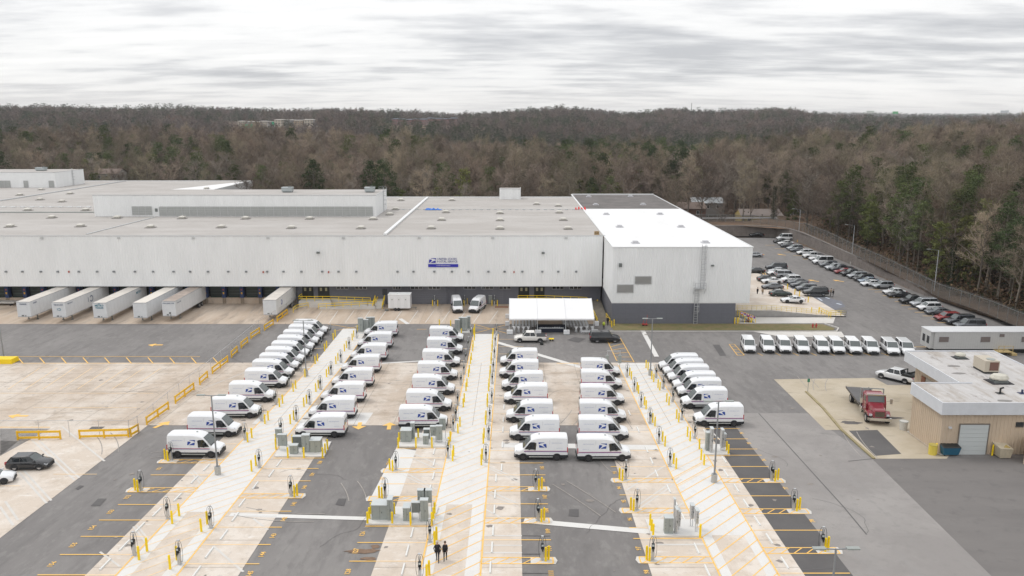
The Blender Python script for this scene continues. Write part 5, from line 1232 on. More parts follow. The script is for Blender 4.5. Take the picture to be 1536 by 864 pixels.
# ---- office trailer
p0 = G(1391, 530); xo = G(1391, 528).x; yo = G(1391, 530).y
t = thing('office_trailer', 'long white site office trailer with brown window screens', 'trailer', (xo, yo, 0))
LT_ = 21
MB().box(0.6, LT_, 0, 3.4, .75, 3.7).box(0, .6, .35, 3.4, .75, 3.7).build('box_body', mat('office_white', (.50,.50,.49), .6, var=.04, scale=2), t)
MB().box(-.05, LT_+.1, -.08, 3.5, 3.7, 3.82).build('roof', WHITEP, t)
m = MB(); 
for k in range(0, 52): m.box(.7+k*.4, .72+k*.4, -.012, 0, .78, 3.66)
m.build('siding_seam', mat('seam_pale', (.42,.42,.42), .7), t)
brs = mat('brown_screen', (.18,.15,.14), .6)
for x0, x1, z0_, z1_ in ((1.3,2.9,2.0,2.9),(8.3,9.9,2.0,2.9),(11.4,12.2,2.9,3.4),(15.2,16.8,2.0,2.9)):
    o = MB().box(x0-.06,x1+.06,-.04,-.013,z0_-.06,z1_+.06).build('window', WFR, t); MB().box(x0,x1,-.07,-.041,z0_,z1_).build('screen', brs, o)
for y0_ in (.5, 1.9): o = MB().box(-.04,-.001,y0_,y0_+.9,1.5,2.9).build('window', WFR, t); MB().box(-.07,-.041,y0_+.08,y0_+.82,1.58,2.82).build('pane', GLASS, o)
m = MB(); m.box(1,LT_-.5,.3,3.1,.0,.74); m.build('skirt', BLACK, t)
MB().box(10.6,13,-1.5,-.1,.55,.7).bar((10.6,-1.5,.7),(10.6,-1.5,1.7),.07).bar((11.5,-1.5,.7),(11.5,-1.5,1.7),.07).bar((13,-1.5,.7),(13,-1.5,1.7),.07).bar((10.6,-1.5,1.7),(13,-1.5,1.7),.07).bar((10.6,-1.5,1.2),(13,-1.5,1.2),.05).box(13,13.9,-1.4,-.1,0,.35).build('entrance_steps', mat('timber_steps', (.5,.38,.18), .8), t)
# ---- blue dumpster (skip) at the far wall
p = G(1092, 351.5)
t = thing('roll_off_container', 'long blue open top rubbish container by the far retaining wall', 'container', (p.x, p.y+1.2, 0))
DB = mat('skip_blue', (.03,.10,.19), .5, var=.1, scale=2)
m = MB(); m.box(-4.5,4.5,-1.2,-1.1,.2,2.2).box(-4.5,4.5,1.1,1.2,.2,2.2).box(-4.5,-4.4,-1.1,1.1,.2,2.2).box(4.4,4.5,-1.1,1.1,.2,2.2).box(-4.4,4.4,-1.1,1.1,.2,.35)
m.build('tub', DB, t); m = MB()
for k in range(9): m.box(-4.2+k*1.03,-4.05+k*1.03,-1.32,-1.2,.2,2.1)
m.box(-4.55,4.55,-1.3,-1.19,2.1,2.25); m.build('side_rib', DB, t)
random.seed(9); m = MB()
for k in range(12): x = random.uniform(-4,4); m.box(x-.5,x+.5,-.8,.9,1.5,2.3+random.uniform(0,.35))
m.build('rubbish', mat('rubbish_pale', (.4,.36,.33), .8, rnd=.1), t)
# ============================================================ BOLLARDS, CHARGERS, CABINETS
bolm = MB(); bolm.cyl((0,0,0),(0,0,1.24),.10,n=10); 
bolm.loft([[(.10*cos(2*pi*k/10),.10*sin(2*pi*k/10),1.24) for k in range(10)],[(.06*cos(2*pi*k/10),.06*sin(2*pi*k/10),1.30) for k in range(10)]])
bolm = bolm.mesh('bollard', YEL, fix=False)
def bollard(px, py, label, grp, xy=None):
    p = G(px, py) if xy is None else Vector((xy[0], xy[1], gz(xy[1])))
    o = link('bollard', bolm, loc=p); o.rotation_euler = (0, random.uniform(-.02,.02), random.random()*6); tag(o, label, 'bollard', grp); return o
# charger prototype: pedestal, connector, two cable loops from a top arm
def make_charger():
    t = thing('charging_station', 'x', 'charging station')
    MB().box(-.13,.13,-.10,.10,.0,1.25).box(-.2,.2,-.16,.16,0,.04).build('pedestal', GALV, t)
    MB().box(-.13,.13,-.15,.11,1.1,1.5).build('charger_head', CLAD, t)
    o = MB().box(-.10,.10,-.18,-.171,1.35,1.52).build('display', mat('display_pale', (.45,.5,.5), .3), t)
    MB().cyl((0,.1,1.2),(0,.1,2.15),.035,n=6).box(-.10,.10,.0,.18,2.1,2.2).build('cable_mast', GALV, t)
    cb = mat('cable_black', (.015,.03,.03), .5)
    for s in (-1,1):
        pts = [(s*.05,.1,2.15)]
        for k in range(13):
            a = pi*.5-2*pi*k/12*.92; pts.append((s*(.17+.14*cos(a)) , .08, 1.12+ .98*sin(a)*(.98 if k < 7 else .98)))
        MB().tube(pts, .017, 5).build('cable', cb, t)
    MB().bar((0,-.2,1.15),(0,-.26,.9),.06).box(-.05,.05,-.3,-.18,1.0,1.2).build('connector', BLACK, t)
    return t
chp = make_charger(); chused = [False]
def charger(px, py, label, grp):
    p = G(px, py); rz = random.uniform(-.25,.25)
    if not chused[0]: chp.location = p; chp.rotation_euler = (0,0,rz); chp['label'] = label; chp['group'] = grp; chused[0] = True; return chp
    return dup(chp, p, rz, label, grp)
random.seed(21)
AIS = {
 'left side of the left aisle': ([(202,833),(252,778),(368,660),(392.5,631.7),(414,607),(434.4,579.4),(452,558),(467.7,543),(483,522),(495.8,504)],
   [(208.7,839.8),(220.8,827),(258.5,785.5),(269,774),(371.7,663.3),(378,657),(397.5,635.8),(402.5,630.6),(419.4,610.6),(424,605.4),(440,587.7),(443.8,583),(457.7,566),(473,546),(476.5,542),(487,527),(490,522),(500,510),(503,505)]),
 'right side of the left aisle': ([(269.6,846.5),(316.5,792),(389.4,701.7),(422,652),(445,632),(464.8,607),(481,584.6),(497,562),(511.5,544),(524,524),(535.4,507.5)],
   [(255.4,853.8),(265.4,840),(302.3,797.5),(311,786),(377.5,707),(384,699),(435.6,636),(440.8,630),(456,610),(460,605.4),(474,587.7),(477.7,582.5),(490,565.8),(493.3,561.7),(504,546),(507,541),(516.7,527),(519.8,522),(528.5,510.6),(530.8,505.8)]),
 'left side of the centre aisle': ([(630,868),(645,813),(672,687),(680,647),(684,631),(686.7,608),(691.7,578),(696,561.7),(699,543),(702.5,523),(705.8,505.4)],
   [(640,868),(644,862),(652,817),(655,810),(679,691.5),(680.4,684),(687,650),(690,640),(695,611),(696.5,603),(699,586.7),(700.5,580),(702.7,565.8),(704,559),(705.8,546),(707,540),(709,527),(709.8,521),(711.5,510.6),(712,505)]),
 'right side of the centre aisle': ([(729,693.5),(733,660),(734.6,632),(737.7,605),(738.5,576),(740,557.5),(741.7,536.7),(743,518),(744.8,503)],
   [(722,697.7),(723,689),(725,665.4),(726,657),(728.3,637),(729,630),(730.8,610),(731.3,603.5),(733,586.7),(733.7,580),(734.8,567),(735.4,560),(736.5,546),(737,539.5),(738,527),(738.5,520),(739,508.5),(739.6,503)]),
 'left side of the right aisle': ([(1004.6,699.8),(988,665.4),(975,636),(961.5,611),(951.3,587.7),(940.6,565.8)],
   [(1014,703.3),(1010.4,696),(997.3,669.6),(993.7,662.3),(982.3,639.4),(979,634),(969,613.8),(966.7,608),(957.7,590.5),(955.5,586),(946.9,569),(944.4,563.7)]),
 'right side of the right aisle': ([(1042,658),(1022.7,630),(1009,603),(994.8,583.5),(984,567)],
   [(1035,661.7),(1031,655),(1018,633.5),(1014.8,628),(1003.3,608),(999.8,603),(989.6,585.6),(986.9,581.5),(980.5,573),(977.5,569),(972,555),(969,552)])}
for nm, (cs, bs) in AIS.items():
    for i, c in enumerate(cs): charger(*c, f"charging post with cable loops, {ordw(i)} from the front, {nm}", 'charging stations along the aisles')
    for i, c in enumerate(bs): bollard(*c, f"yellow bollard, {ordw(i)} from the front, {nm}", 'yellow bollards guarding the charging stations')
PADS = [('far left stalls', [(257,690,-1),(212,736,-1)]), ('stalls right of the left aisle', [(436.7,744,1)]), ('stalls left of the centre aisle', [(594,705,-1),(578,747,-1)]),
        ('stalls right of the centre aisle', [(803.5,734,1),(807,781,1),(813.5,840,1)]), ('stalls left of the right aisle', [(938.5,719.5,-1),(955.2,765,-1),(979,840,-1)]), ('stalls right of the right aisle', [(1157.5,720.5,1),(1190,765,1),(1232.7,825.5,1)])]
for nm, L in PADS:
    for i, (px, py, s) in enumerate(L):
        charger(px, py, f"charging post ending a hatched island, {ordw(i) if len(L) > 1 else 'only one'}, {nm}", 'charging stations at the island ends')
        for k, q in ((0, 'nearer the post'), (1, 'farther from the post')): bollard(px+s*(5.0+4.2*k), py+(1.8 if k == 0 else -.4), f"yellow bollard {q}, {ordw(i) if len(L) > 1 else 'only'} island, {nm}", 'yellow bollards at the island ends')
# wheel stops
wsm = MB(); pr = [(-.09,0),(.09,0),(.06,.13),(-.06,.13)]
wsm.loft([[(x,-.9,z) for x,z in pr],[(x,.9,z) for x,z in pr]]); wsm = wsm.mesh('wheel_stop', mat('kerb_concrete', (.68,.68,.66), .85))
for nm, L in (('left of the left aisle', [(310,702),(291.7,720.5),(266.7,746.5),(235.4,769),(210,792),(186.5,819),(158,847.5)]), ('right of the left aisle', [(418.5,695.5),(407,711),(383,729),(363,755),(353,776),(336,803),(314,830),(294.6,859)]),
   ('left of the centre aisle', [(651,678),(654-3,695),(650,715),(644.8,734),(618,800),(611,827),(604.5,855)]), ('right of the centre aisle', [(756,611),(755,630),(754.5,645),(754,668),(752.5,702),(744,718),(742.5,742.5),(741.5,765),(739.5,797),(738,822),(735.5,852)]),
   ('left of the right aisle', [(944,620),(957,645),(970,675),(977.5,692),(984.8,711),(1003,734),(1013,753),(1025.4,777.7),(1045,823.6),(1061,857)]), ('right of the right aisle', [(1058,648.7),(1086,690),(1089,711),(1104.6,733),(1119,756),(1135.8,782),(1154,809),(1177,845)])):
    for i, (px, py) in enumerate(L):
        p = G(px, py); o = link('wheel_stop', wsm, loc=p); o.rotation_euler = (-atan(SLOPE) if p.y < YB else 0, 0, 0); tag(o, f"concrete wheel stop in the {ordw(len(L)-1-i)} stall from the front, {nm}", 'wheel stop', 'concrete wheel stops in the charging stalls')
# equipment pads with cabinets
def cabinet(px, py, w, h, d, label, legs=0., mt=None, top=None, name='electrical_cabinet'):
    p = G(px, py, 0); t = thing(name, label, 'cabinet', (p.x, p.y+d/2, gz(p.y)+.16), 0, 'grey electrical cabinets on the concrete pads')
    mt = mt or GREYC
    MB().box(-w/2, w/2, -d/2, d/2, legs, h-.06).build('case', mt, t)
    MB().box(-w/2-.04, w/2+.04, -d/2-.05, d/2+.04, h-.058, h).build('lid', mat('cabinet_lid', (.50,.53,.53), .45), t)
    m = MB(); m.box(-.012, .012, -d/2-.012, -d/2, legs+.08, h-.14).box(w*.1, w*.1+.05, -d/2-.05, -d/2, legs+(h-legs)*.45, legs+(h-legs)*.55)
    for z in (.3,.5,.7): m.box(-w/2+.05, -w/2+.09, -d/2-.015, -d/2, legs+(h-legs)*z, legs+(h-legs)*z+.08)
    m.build('door_seam', GREYD, t)
    if legs: 
        m = MB()
        for s in (-1,1): m.bar((s*(w/2-.05), 0, 0), (s*(w/2-.05), 0, legs), .06)
        m.build('leg', GALV, t)
    return t
def pad(nm, poly, label):
    mb = MB(); P = gp(*poly); a, b = min(p[1] for p in P), max(p[1] for p in P)
    q = clip(P, -999, True); n_ = len(P)
    top = [(x, y, gz(y)+.16) for x, y in P]; bot = [(x, y, gz(y)+.005) for x, y in P]
    mb.face(top[::-1] if False else top); 
    for i in range(n_): j = (i+1) % n_; mb.face([bot[i], bot[j], top[j], top[i]])
    o = mb.build(nm, CONCN, fix=True); tag(o, label, 'concrete pad'); return o
pad('equipment_pad', [(412,686),(486,686),(497,664),(424,664)], 'concrete pad with grey cabinets right of the left aisle')
pad('equipment_pad', [(595,671.5),(669,671.5),(676,651),(606,651)], 'concrete pad with grey cabinets left of the centre aisle, farther one')
pad('equipment_pad', [(549,788),(649,788),(658,762),(560,762)], 'concrete pad with grey cabinets left of the centre aisle, nearer one')
pad('equipment_pad', [(977,806),(1053,806),(1040,781),(968,781)], 'concrete pad with metal cabinets left of the right aisle')
pad('equipment_pad', [(1058,683),(1095,683),(1086,668),(1048,668)], 'concrete pad with metal cabinets right of the right aisle')
pad('equipment_pad', [(540,500),(566,500),(572,492),(546,492)], 'small far concrete pad at the second van row')
pad('equipment_pad', [(682,500),(706,500),(708,492),(686,492)], 'small far concrete pad by the centre aisle head')
C_ = cabinet
sheet('pad_edge_line', [strip((410,687.3),(487,687.3),.14), strip((594,672.6),(669,672.6),.12), strip((548,789.4),(650,789.4),.16), strip((975,807.6),(1053,807.6),.16), strip((1057,684),(1095,684),.12)], 5.5*E_, PAINTY)
C_(424,677,1.0,1.9,.35,'upright grey cabinet at the left corner of the left aisle pad',.5); C_(418.5,668,.7,1.9,.35,'narrow grey cabinet behind the left corner cabinet of the left aisle pad',.8)
C_(440.5,683,.85,1.05,.6,'small square grey cabinet at the front of the left aisle pad'); C_(446,673,1.0,1.35,.5,'dark grey low cabinet in the middle of the left aisle pad',0,GREYD)
C_(459,680.5,.85,2.1,.6,'tall grey cabinet in the middle of the left aisle pad'); C_(473,680.5,1.2,1.45,1.1,'squat pale grey transformer cabinet right on the left aisle pad',0,mat('transformer_sand',(.32,.33,.29),.55))
C_(609,665,1.25,1.45,1.1,'square transformer cabinet at the left of the farther centre pad'); C_(619,660,.45,2.0,.6,'narrow tall cabinet beside the left transformer of the farther centre pad')
C_(638.5,668.5,.6,1.1,.6,'low grey cabinet in the middle of the farther centre pad',0); C_(640,660,.7,1.2,.5,'second low cabinet behind on the farther centre pad',0,GREYD)
C_(650,664,.65,1.9,.4,'left upright grey cabinet on legs on the farther centre pad',.7); C_(659,666,.7,2.1,.4,'tall right upright cabinet on the farther centre pad',.3); C_(664,660,.75,2.6,.4,'tallest back cabinet by the aisle on the farther centre pad',1.1)
C_(570,782,1.55,1.5,1.2,'big square grey transformer on the nearer centre pad'); C_(585,783,.45,2.1,.9,'narrow tall cabinet right of the big transformer on the nearer centre pad')
C_(610,784,.65,1.35,1.0,'low grey cabinet in the middle of the nearer centre pad'); C_(624,784,.75,1.9,.35,'flat grey cabinet on thin legs on the nearer centre pad',.85,GREYD)
C_(636.5,784.5,.7,2.15,.5,'tall narrow front cabinet at the right of the nearer centre pad'); C_(632.5,774,.7,2.5,.4,'left one of the two high back cabinets on the nearer centre pad',.9); C_(642.5,774,.7,2.5,.4,'right one of the two high back cabinets on the nearer centre pad',1.2)
C_(1003,803,.75,1.55,.6,'squat metal cabinet at the left of the right aisle pad',0); C_(1014.5,803.5,.18,2.4,.7,'first edge-on steel panel on the right aisle pad',0,GALV); C_(1011,795,.10,2.9,.4,'thin tall steel post panel behind on the right aisle pad',0,GALV)
C_(1018.5,800,.2,2.0,.7,'second edge-on steel panel on the right aisle pad',.5,GALV); C_(1038,794,.3,2.2,.6,'third steel panel on legs at the right of the right aisle pad',.9,GALV); C_(1045,802,.25,2.2,.6,'fourth steel panel on legs nearest the aisle',.9,GALV)
C_(1062,678,.5,2.2,.6,'grey steel cabinet left on the far right pad',0); C_(1067,681,.3,2.9,.7,'tall edge-on steel cabinet on the far right pad',0,GALV); C_(1083,679,.25,2.6,.7,'second tall edge-on steel cabinet on the far right pad',.4,GALV); C_(1086.5,680,.22,2.2,.6,'third edge-on steel panel on the far right pad',.6,GALV)
for i, (px, py, w, h) in enumerate(((541,499,.9,2.6),(549,498,.9,2.2),(553.5,496,.9,2.4),(559,495,.8,2.3))): C_(px, py, w, h, .5, f"far grey cabinet, {ordw(i)} from the left behind the second van row", .2 if i else 0)
for i, (px, py, w, h) in enumerate(((686,499,.9,2.3),(692,497,.9,2.5),(697,498,1.0,2.6),(703,496,.7,2.6))): C_(px, py, w, h, .5, f"far grey cabinet, {ordw(i)} from the left by the centre aisle head", .2)
for nm, L in (('left aisle pad', [(414,674),(414,666),(404,687),(432,687),(456,687),(484,687),(488,681),(491.5,675),(439,668)]), ('farther centre pad', [(597.5,672),(599,664),(602,658),(624,671.5),(627.5,658),(648,671.5),(673,671),(675.5,662)]),
   ('nearer centre pad', [(551.5,787),(554.5,780),(557,772.5),(588.5,787),(591.5,773),(616,787.5),(648,787.5),(650.5,780),(652,772),(643,800)]), ('right aisle pad', [(979.5,805.5),(977,798.5),(975,790),(1050,806)]),
   ('far right pad', [(1049,673.7),(1051.5,690),(1056,697.7),(1089.5,677.5),(1092.5,682.5)]), ('far cabinets of the second row', [(536,498),(558.5,490),(595,494)]), ('far cabinets of the centre aisle', [(692.3,503),(676,490),(659,489),(712,497),(710.5,502)])):
    for i, (px, py) in enumerate(L):
        if (px, py) in ((404,687),(643,800)): continue
        bollard(px, py, f"yellow bollard, {ordw(i)} listed around the {nm}" if False else f"yellow bollard guarding the {nm}, {ordw(i)} counted from its left", 'yellow bollards around the equipment pads')
for i, (px, py) in enumerate(((649,459),(656.7,459),(696,459),(701,456),(738,459),(746,459))): bollard(px, py, f"yellow bollard by the grey wall, {ordw(i)} from the left", 'yellow bollards along the grey wall')
for i, (px, py) in enumerate(((652,458.5),(697,458),(741.7,458))):
    charger(px, py, f"charging post against the grey wall, {ordw(i)} from the left", 'charging stations along the grey wall')
C_(735.5,456.5,.7,1.8,.4,'grey wall cabinet beside the parked van by the grey wall')
for i, (px, py) in enumerate(((921,489),(946.5-29,491),(896,458))): bollard(px, py, ('yellow bollard at the wing corner nearest the grass', 'second yellow bollard at the wing corner', 'yellow bollard at the top of the wing ramp')[i], 'yellow bollards by the wing')
for i, (px, py) in enumerate(((1181,434),(1192,442),(1199,445),(1212,454),(1217,470),(1228,470))): bollard(px, py, f"yellow bollard at the blue disabled bays, {ordw(i)} from the far left", 'yellow bollards at the disabled bays')
bollard(1404,681,'pale yellow bollard beside the yellow drum', 'bollards by the tan building'); bollard(1488,683,'pale yellow bollard right of the garage door', 'bollards by the tan building')
for i, (px, py) in enumerate(((1102,486),(1106.5,486),(1127,484))): bollard(px, py, f"yellow bollard by the metal stairs, {ordw(i)} from the left", 'yellow bollards by the metal stairs')
# ---- light poles
def light_pole(px, py, h, label, arms=2, base=.9, xy=None, yellow=False, grp='light poles'):
    p = G(px, py) if xy is None else Vector((xy[0], xy[1], gz(xy[1])))
    t = thing('light_pole', label, 'light pole', p, 0, grp)
    MB().cyl((0,0,0),(0,0,base),.32,n=12).build('concrete_base', RAILY if yellow else mat('pole_base', (.42,.41,.38), .85), t)
    MB().cyl((0,0,base),(0,0,h),.10,.07,n=8).box(-.2,.2,-.2,.2,base,base+.05).build('pole', mat('pole_pale', (.50,.52,.54), .45, metal=.2) if 'staff' in grp else mat('pole_grey', (.26,.27,.28), .5, metal=.3), t)
    for s in ((-1,1) if arms == 2 else (-1,)):
        o = MB().bar((0,0,h-.05),(s*(.9 if arms == 2 else 1.9),0,h+.02 if arms == 2 else h+.25),.07).build('arm', mat('pole_grey', (.26,.27,.28)), t)
        x = s*(1.1 if arms == 2 else 2.2); MB().box(x-.42,x+.42,-.16,.16,h+(-.02 if arms == 2 else .2),h+(.08 if arms == 2 else .3)).build('lamp_head', GREYC, o)
    return t
light_pole(327,711.5,8.9,'twin-arm light pole with round concrete base in the left aisle, nearest'); light_pole(459.5,564,8.8,'twin-arm light pole at the upper left aisle beside the vans'); light_pole(1071,723,8.9,'twin-arm light pole on concrete base in the right aisle, nearest whole one')
light_pole(975.5,563,9.0,'twin-arm light pole at the head of the right aisle'); light_pole(0,0,8.7,'twin-arm lamp head rising at the bottom edge of the view', xy=(21.0,46.0))
for px, py, h, l in ((1400,446,10.6,'tall single-arm lamp post at the fence, nearest'),(1276.6,396,10.6,'tall single-arm lamp post midway along the fence row'),(1197,363.5,10.6,'tall single-arm lamp post with yellow base at the far car park')): light_pole(px, py, h, l, 1, .6 if px != 1197 else .8, yellow=(px == 1197), grp='lamp posts along the staff car park')
light_pole(6,538,9.0,'dark light pole on a yellow barrier base at the left edge',1,.5)
p = G(8,545); t = thing('pole_barrier','yellow painted concrete barrier around the left edge light pole','barrier',(p.x-.3,p.y+.6,0)); MB().loft([[(-1.8,-1.0,0),(1.6,-1.0,0),(1.6,1.0,0),(-1.8,1.0,0)],[(-1.75,-.9,.75),(1.55,-.9,.75),(1.55,.9,.75),(-1.75,.9,.75)]]).build('barrier_body', YEL, t)
# small sign post at the tow yard, equipment frames, hydrants
t = thing('sign_post','thin post with small green sign by the kerb of the tow yard','sign',tuple(G(1211.5,588))); MB().bar((0,0,0),(0,0,2.2),.06).build('post',GREYC,t); MB().box(-.18,.18,-.05,-.03,1.5,2.0).build('sign_plate',mat('sign_green',(.05,.22,.13),.5),t)
t = thing('switch_rack','grey steel rack at the head of the right aisle','frame',tuple(G(920,551)))
MB().bar((-1.0,0,0),(-1.0,0,2.7),.09).bar((1.0,0,0),(1.0,0,2.7),.09).bar((-1.1,0,2.7),(1.1,0,2.7),.09).build('frame_tube',GALV,t); MB().box(.75,1.25,-.1,.25,.7,2.0).box(-1.2,-.8,-.1,.25,.8,2.0).build('switch_box',GREYC,t)
for i, (px, py) in enumerate(((1219,492),(1224,492))):
    t = thing('fire_hydrant',('left red fire hydrant on the grass strip end','right red fire hydrant on the grass strip end')[i],'fire hydrant',tuple(G(px,py)),0,'red fire hydrants'); HR = mat('hydrant_red',(.42,.04,.04),.4)
    MB().cyl((0,0,0),(0,0,.75),.14,.12).cyl((0,0,.75),(0,0,.95),.14,.04).build('barrel',HR,t); MB().cyl((-.25,0,.5),(.25,0,.5),.07).cyl((0,-.22,.5),(0,0,.5),.08).build('nozzle',HR,t)
t = thing('red_valve_trolley','red trolley with tall handle standing before the grey wing wall','trolley',tuple(G(967,489))); rt_=mat('trolley_red',(.4,.05,.04),.5)
MB().box(-.5,.5,-.3,.3,.25,.45).build('tray',rt_,t); MB().bar((.3,0,.4),(.45,0,2.2),.07).bar((-.4,0,.4),(-.2,0,1.1),.07).build('handle',rt_,t); MB().cyl((-.35,-.35,.15),(-.35,-.25,.15),.15).cyl((.35,-.35,.15),(.35,-.25,.15),.15).build('wheels',RUB,t)
t = thing('traffic_cone','orange traffic cone at the foot of the metal stairs','traffic cone',tuple(G(1122.5,482))); OR = mat('cone_orange',(.75,.14,.02),.5)
MB().box(-.35,.35,-.35,.35,0,.06).build('base',OR,t); MB().cyl((0,0,.06),(0,0,.95),.24,.05,n=10).build('cone_body',OR,t)
# ---- yellow guard rails and chain-link fences
LKF = mat('chain_link', (.33,.34,.35), .5, metal=.4, alpha=.22)
def mesh_fence(name, pts, h, label, post=3.0, alpha=LKF, pr=.045, barb=False, mt=None):
    t = thing(name, label, 'fence', pts[0]); o = Vector(pts[0]); m = MB(); w = MB(); n_ = 0; mt = mt or GALV
    for a, b in zip(pts, pts[1:]):
        a = Vector(a)-o; b = Vector(b)-o; L = (b-a).length; n = max(1, int(round(L/post)))
        for k in range(n):
            c, d = a.lerp(b, k/n), a.lerp(b, (k+1)/n)
            MB().cyl(c, c+Vector((0,0,h+.1)), pr, n=6).build('fence_post', mt, t)
            w.bar(c+Vector((0,0,h)), d+Vector((0,0,h)), pr*1.3)
            if barb:
                for q in (.15,.3): w.bar(c+Vector((0,0,h+q)), d+Vector((0,0,h+q)), .02)
            m.face([c+Vector((0,0,.03)), d+Vector((0,0,.03)), d+Vector((0,0,h)), c+Vector((0,0,h))])
    m.build('chain_link_mesh', alpha, t); w.build('top_rail', mt, t); return t
fl = [G(x, y) for x, y in ((-60,655.5),(60,655.5),(195,655.5),(208,649),(253,611),(300,573),(347,533),(389,497),(431,470),(447,456))]
mesh_fence('chain_link_fence', [tuple(p) for p in fl], 2.1, 'thin chain link fence running from the left edge up to the docks', 4.2, mat('fine_mesh', (.5,.5,.5), .5, alpha=.07), .03)
def guard(a, b, label, n=2):
    A, B = G(*a), G(*b); t = thing('guard_rail', label, 'guard rail', A, 0, 'yellow guard rails along the fence'); D = B-A; u = D.normalized()
    for z in (.28, 1.0): MB().bar(Vector((0,0,z)), D+Vector((0,0,z)), .08, .26).build('rail', RAILY, t)
    for k in range(n+1): q = D*(k/n); MB().bar(q, q+Vector((0,0,1.15)), .16).build('post', RAILY, t)
for i, (a, b, n) in enumerate((((27,660),(91,659),2),((120,658),(193,656),2),((196.5,655),(208,648.5),1),((220.5,637.5),(253,614.5),2),((263.5,605.5),(291,585),2),((300,577.5),(311.5,567),1),((319,561),(341.7,543.5),2),((347.5,536.5),(356,528.5),1),((362,522.5),(371.5,514.5),1),((376.7,508.5),(389.6,500),1),((397,496),(410,487.5),1),((416,483),(431,471.5),2))):
    guard(a, b, f"yellow two-rail guard barrier, {ordw(i)} from the left edge along the fence", n)
# far fence on the bank and retaining wall
WALLM = layered('block_wall', (.19,.165,.15), [((.25,.22,.20), .5, .42, .62, .7, None, 1), ((.12,.105,.095), 1.5, .55, .72, .6, (1,1,.3), 2)], .9, bump=.5, bscale=4)
wp = [(rbx(y), y) for y in (166, 172, 190, 205, 225, 246, 256)]+[(89, 261.5), (80, 264.5), (60, 265), (40, 265)]
wh = [.3, 1.3, 1.9, 2.5, 3.0, 3.5, 3.5, 3.5, 3.4, 3.3, 3.2]
t = thing('retaining_wall', 'brown block retaining wall behind the staff cars', 'wall', (0,0,0)); cap = MB()
from random import random as rnd
def bl_course(a, b, ha, hb):
    a = Vector((*a, 0)); b = Vector((*b, 0)); L = (b-a).length; u = (b-a)/L; nv = Vector((u.y, -u.x, 0)); nv = nv if (nv.x < 0 or nv.y < 0) else -nv
    m = MB(); z = -.1; r = 0
    while z < max(ha, hb):
        x = -(r % 2)*.6
        while x < L:
            x0, x1 = max(0, x), min(L, x+1.17); xm = (x0+x1)/2/L; hh = ha+(hb-ha)*xm
            if z+.55 <= hh+.3 and x1 > x0+.05:
                o_ = .02+.05*rnd(); p0 = a+u*x0; p1 = a+u*x1; q = nv*(-o_)
                P0, P1 = p0+nv*o_, p1+nv*o_
                m.face([P0+Vector((0,0,z)), P1+Vector((0,0,z)), P1+Vector((0,0,z+.56)), P0+Vector((0,0,z+.56))]); m.face([P0+Vector((0,0,z+.56)), P1+Vector((0,0,z+.56)), p1-nv*.3+Vector((0,0,z+.56)), p0-nv*.3+Vector((0,0,z+.56))])
            x += 1.2
        z += .6; r += 1
    return m
blk = MB()
for i in range(len(wp)-1):
    m = bl_course(wp[i], wp[i+1], wh[i], wh[i+1]); k = len(blk.v); blk.v += m.v; blk.f += [tuple(k+q for q in f) for f in m.f]; blk.m += m.m
ob = blk.build('block_courses', WALLM, t); ob['kind'] = 'stuff'
bk = MB(); m2 = MB()
for i in range(len(wp)-1):
    (a, b), (c, d) = wp[i], wp[i+1]; bk.face([(a+.12, b, -.3), (c+.12, d, -.3), (c+.12, d, wh[i+1]-.1), (a+.12, b, wh[i]-.1)]); 
    m2.bar((a+.1, b, wh[i]+.1), (c+.1, d, wh[i+1]+.1), .35, .18)
bk.build('wall_core', mat('wall_dark', (.07,.06,.055), .9), t); m2.build('coping', mat('coping_grey', (.27,.25,.235), .85, var=.15, scale=1), t)
fpts = []
for px, py, Y in ((1700,560,118),(1600,520,129),(1540,497,137.5),(1482,472,150),(1440,457,158),(1407,446,165),(1360,421,180),(1320,401,192),(1282,383.5,209),(1240,362,232),(1204,347,256)): 
    p = at(px, py, Y); fpts.append(p)
mesh_fence('security_fence', [tuple(p) for p in fpts], 2.9, 'long chain link security fence with top wires on the bank behind the staff cars', 3.2, mat('dense_mesh', (.13,.13,.125), .6, alpha=.42), .05, True, mat('fence_steel', (.20,.205,.205), .5))
p3 = at(1204,347,256); MF = [(p3.x, p3.y, p3.z), (84, 272, 3.6), (60, 275, 3.5), (30, 275, 3.5)]
mesh_fence('security_fence', MF, 2.6, 'chain link fence at the far end of the staff car park', 3.2, mat('dense_mesh', (.13,.13,.125)), .05, False, mat('fence_steel', (.20,.205,.205)))
# bank between wall and fence and up to the wood
BANK = layered('bank_straw', (.145,.10,.07), [((.085,.065,.05), .35, .42, .58, .85, None, 1), ((.26,.17,.09), .6, .54, .66, .8, None, 2)], .95, bump=.9, bscale=6)
bm_ = MB(); rowsB = []
for i, y in enumerate((118, 129, 137.5, 150, 158, 165, 180, 192, 209, 232, 256)):
    f = fpts[i]; fx, fz = f.x, f.z; hw = 0 if y < 166 else (1.3 if y < 175 else 1.3+(y-175)*.035)
    hw = min(hw, 3.5); wx = rbx(y)+.15 if y >= 166 else rbx(y)-.6
    rowsB.append([(wx-.05, y, hw-.02 if y >= 166 else gz(y)+.01), ((wx+fx)/2, y, (hw+fz)/2-.1), (fx+.3, y, fz+.0), (fx+6, y, fz+.6), (fx+16, y, fz+1.6)])
for a, b in zip(rowsB, rowsB[1:]):
    for k in range(4): bm_.mi(0 if k < 2 else 1).face([a[k], a[k+1], b[k+1], b[k]])
bm_.face([(rbx(256), 256, 3.4), (p3.x, 256, p3.z), (84, 276, 3.6), (78, 264.6, 3.3)]); bm_.face([(78,264.6,3.3),(84,276,3.6),(30,277,3.4),(40,265.1,3.1)]); bm_.face([(p3.x+16,256,p3.z+1.6),(110,290,5),(84,276,3.6),(p3.x,256,p3.z)])
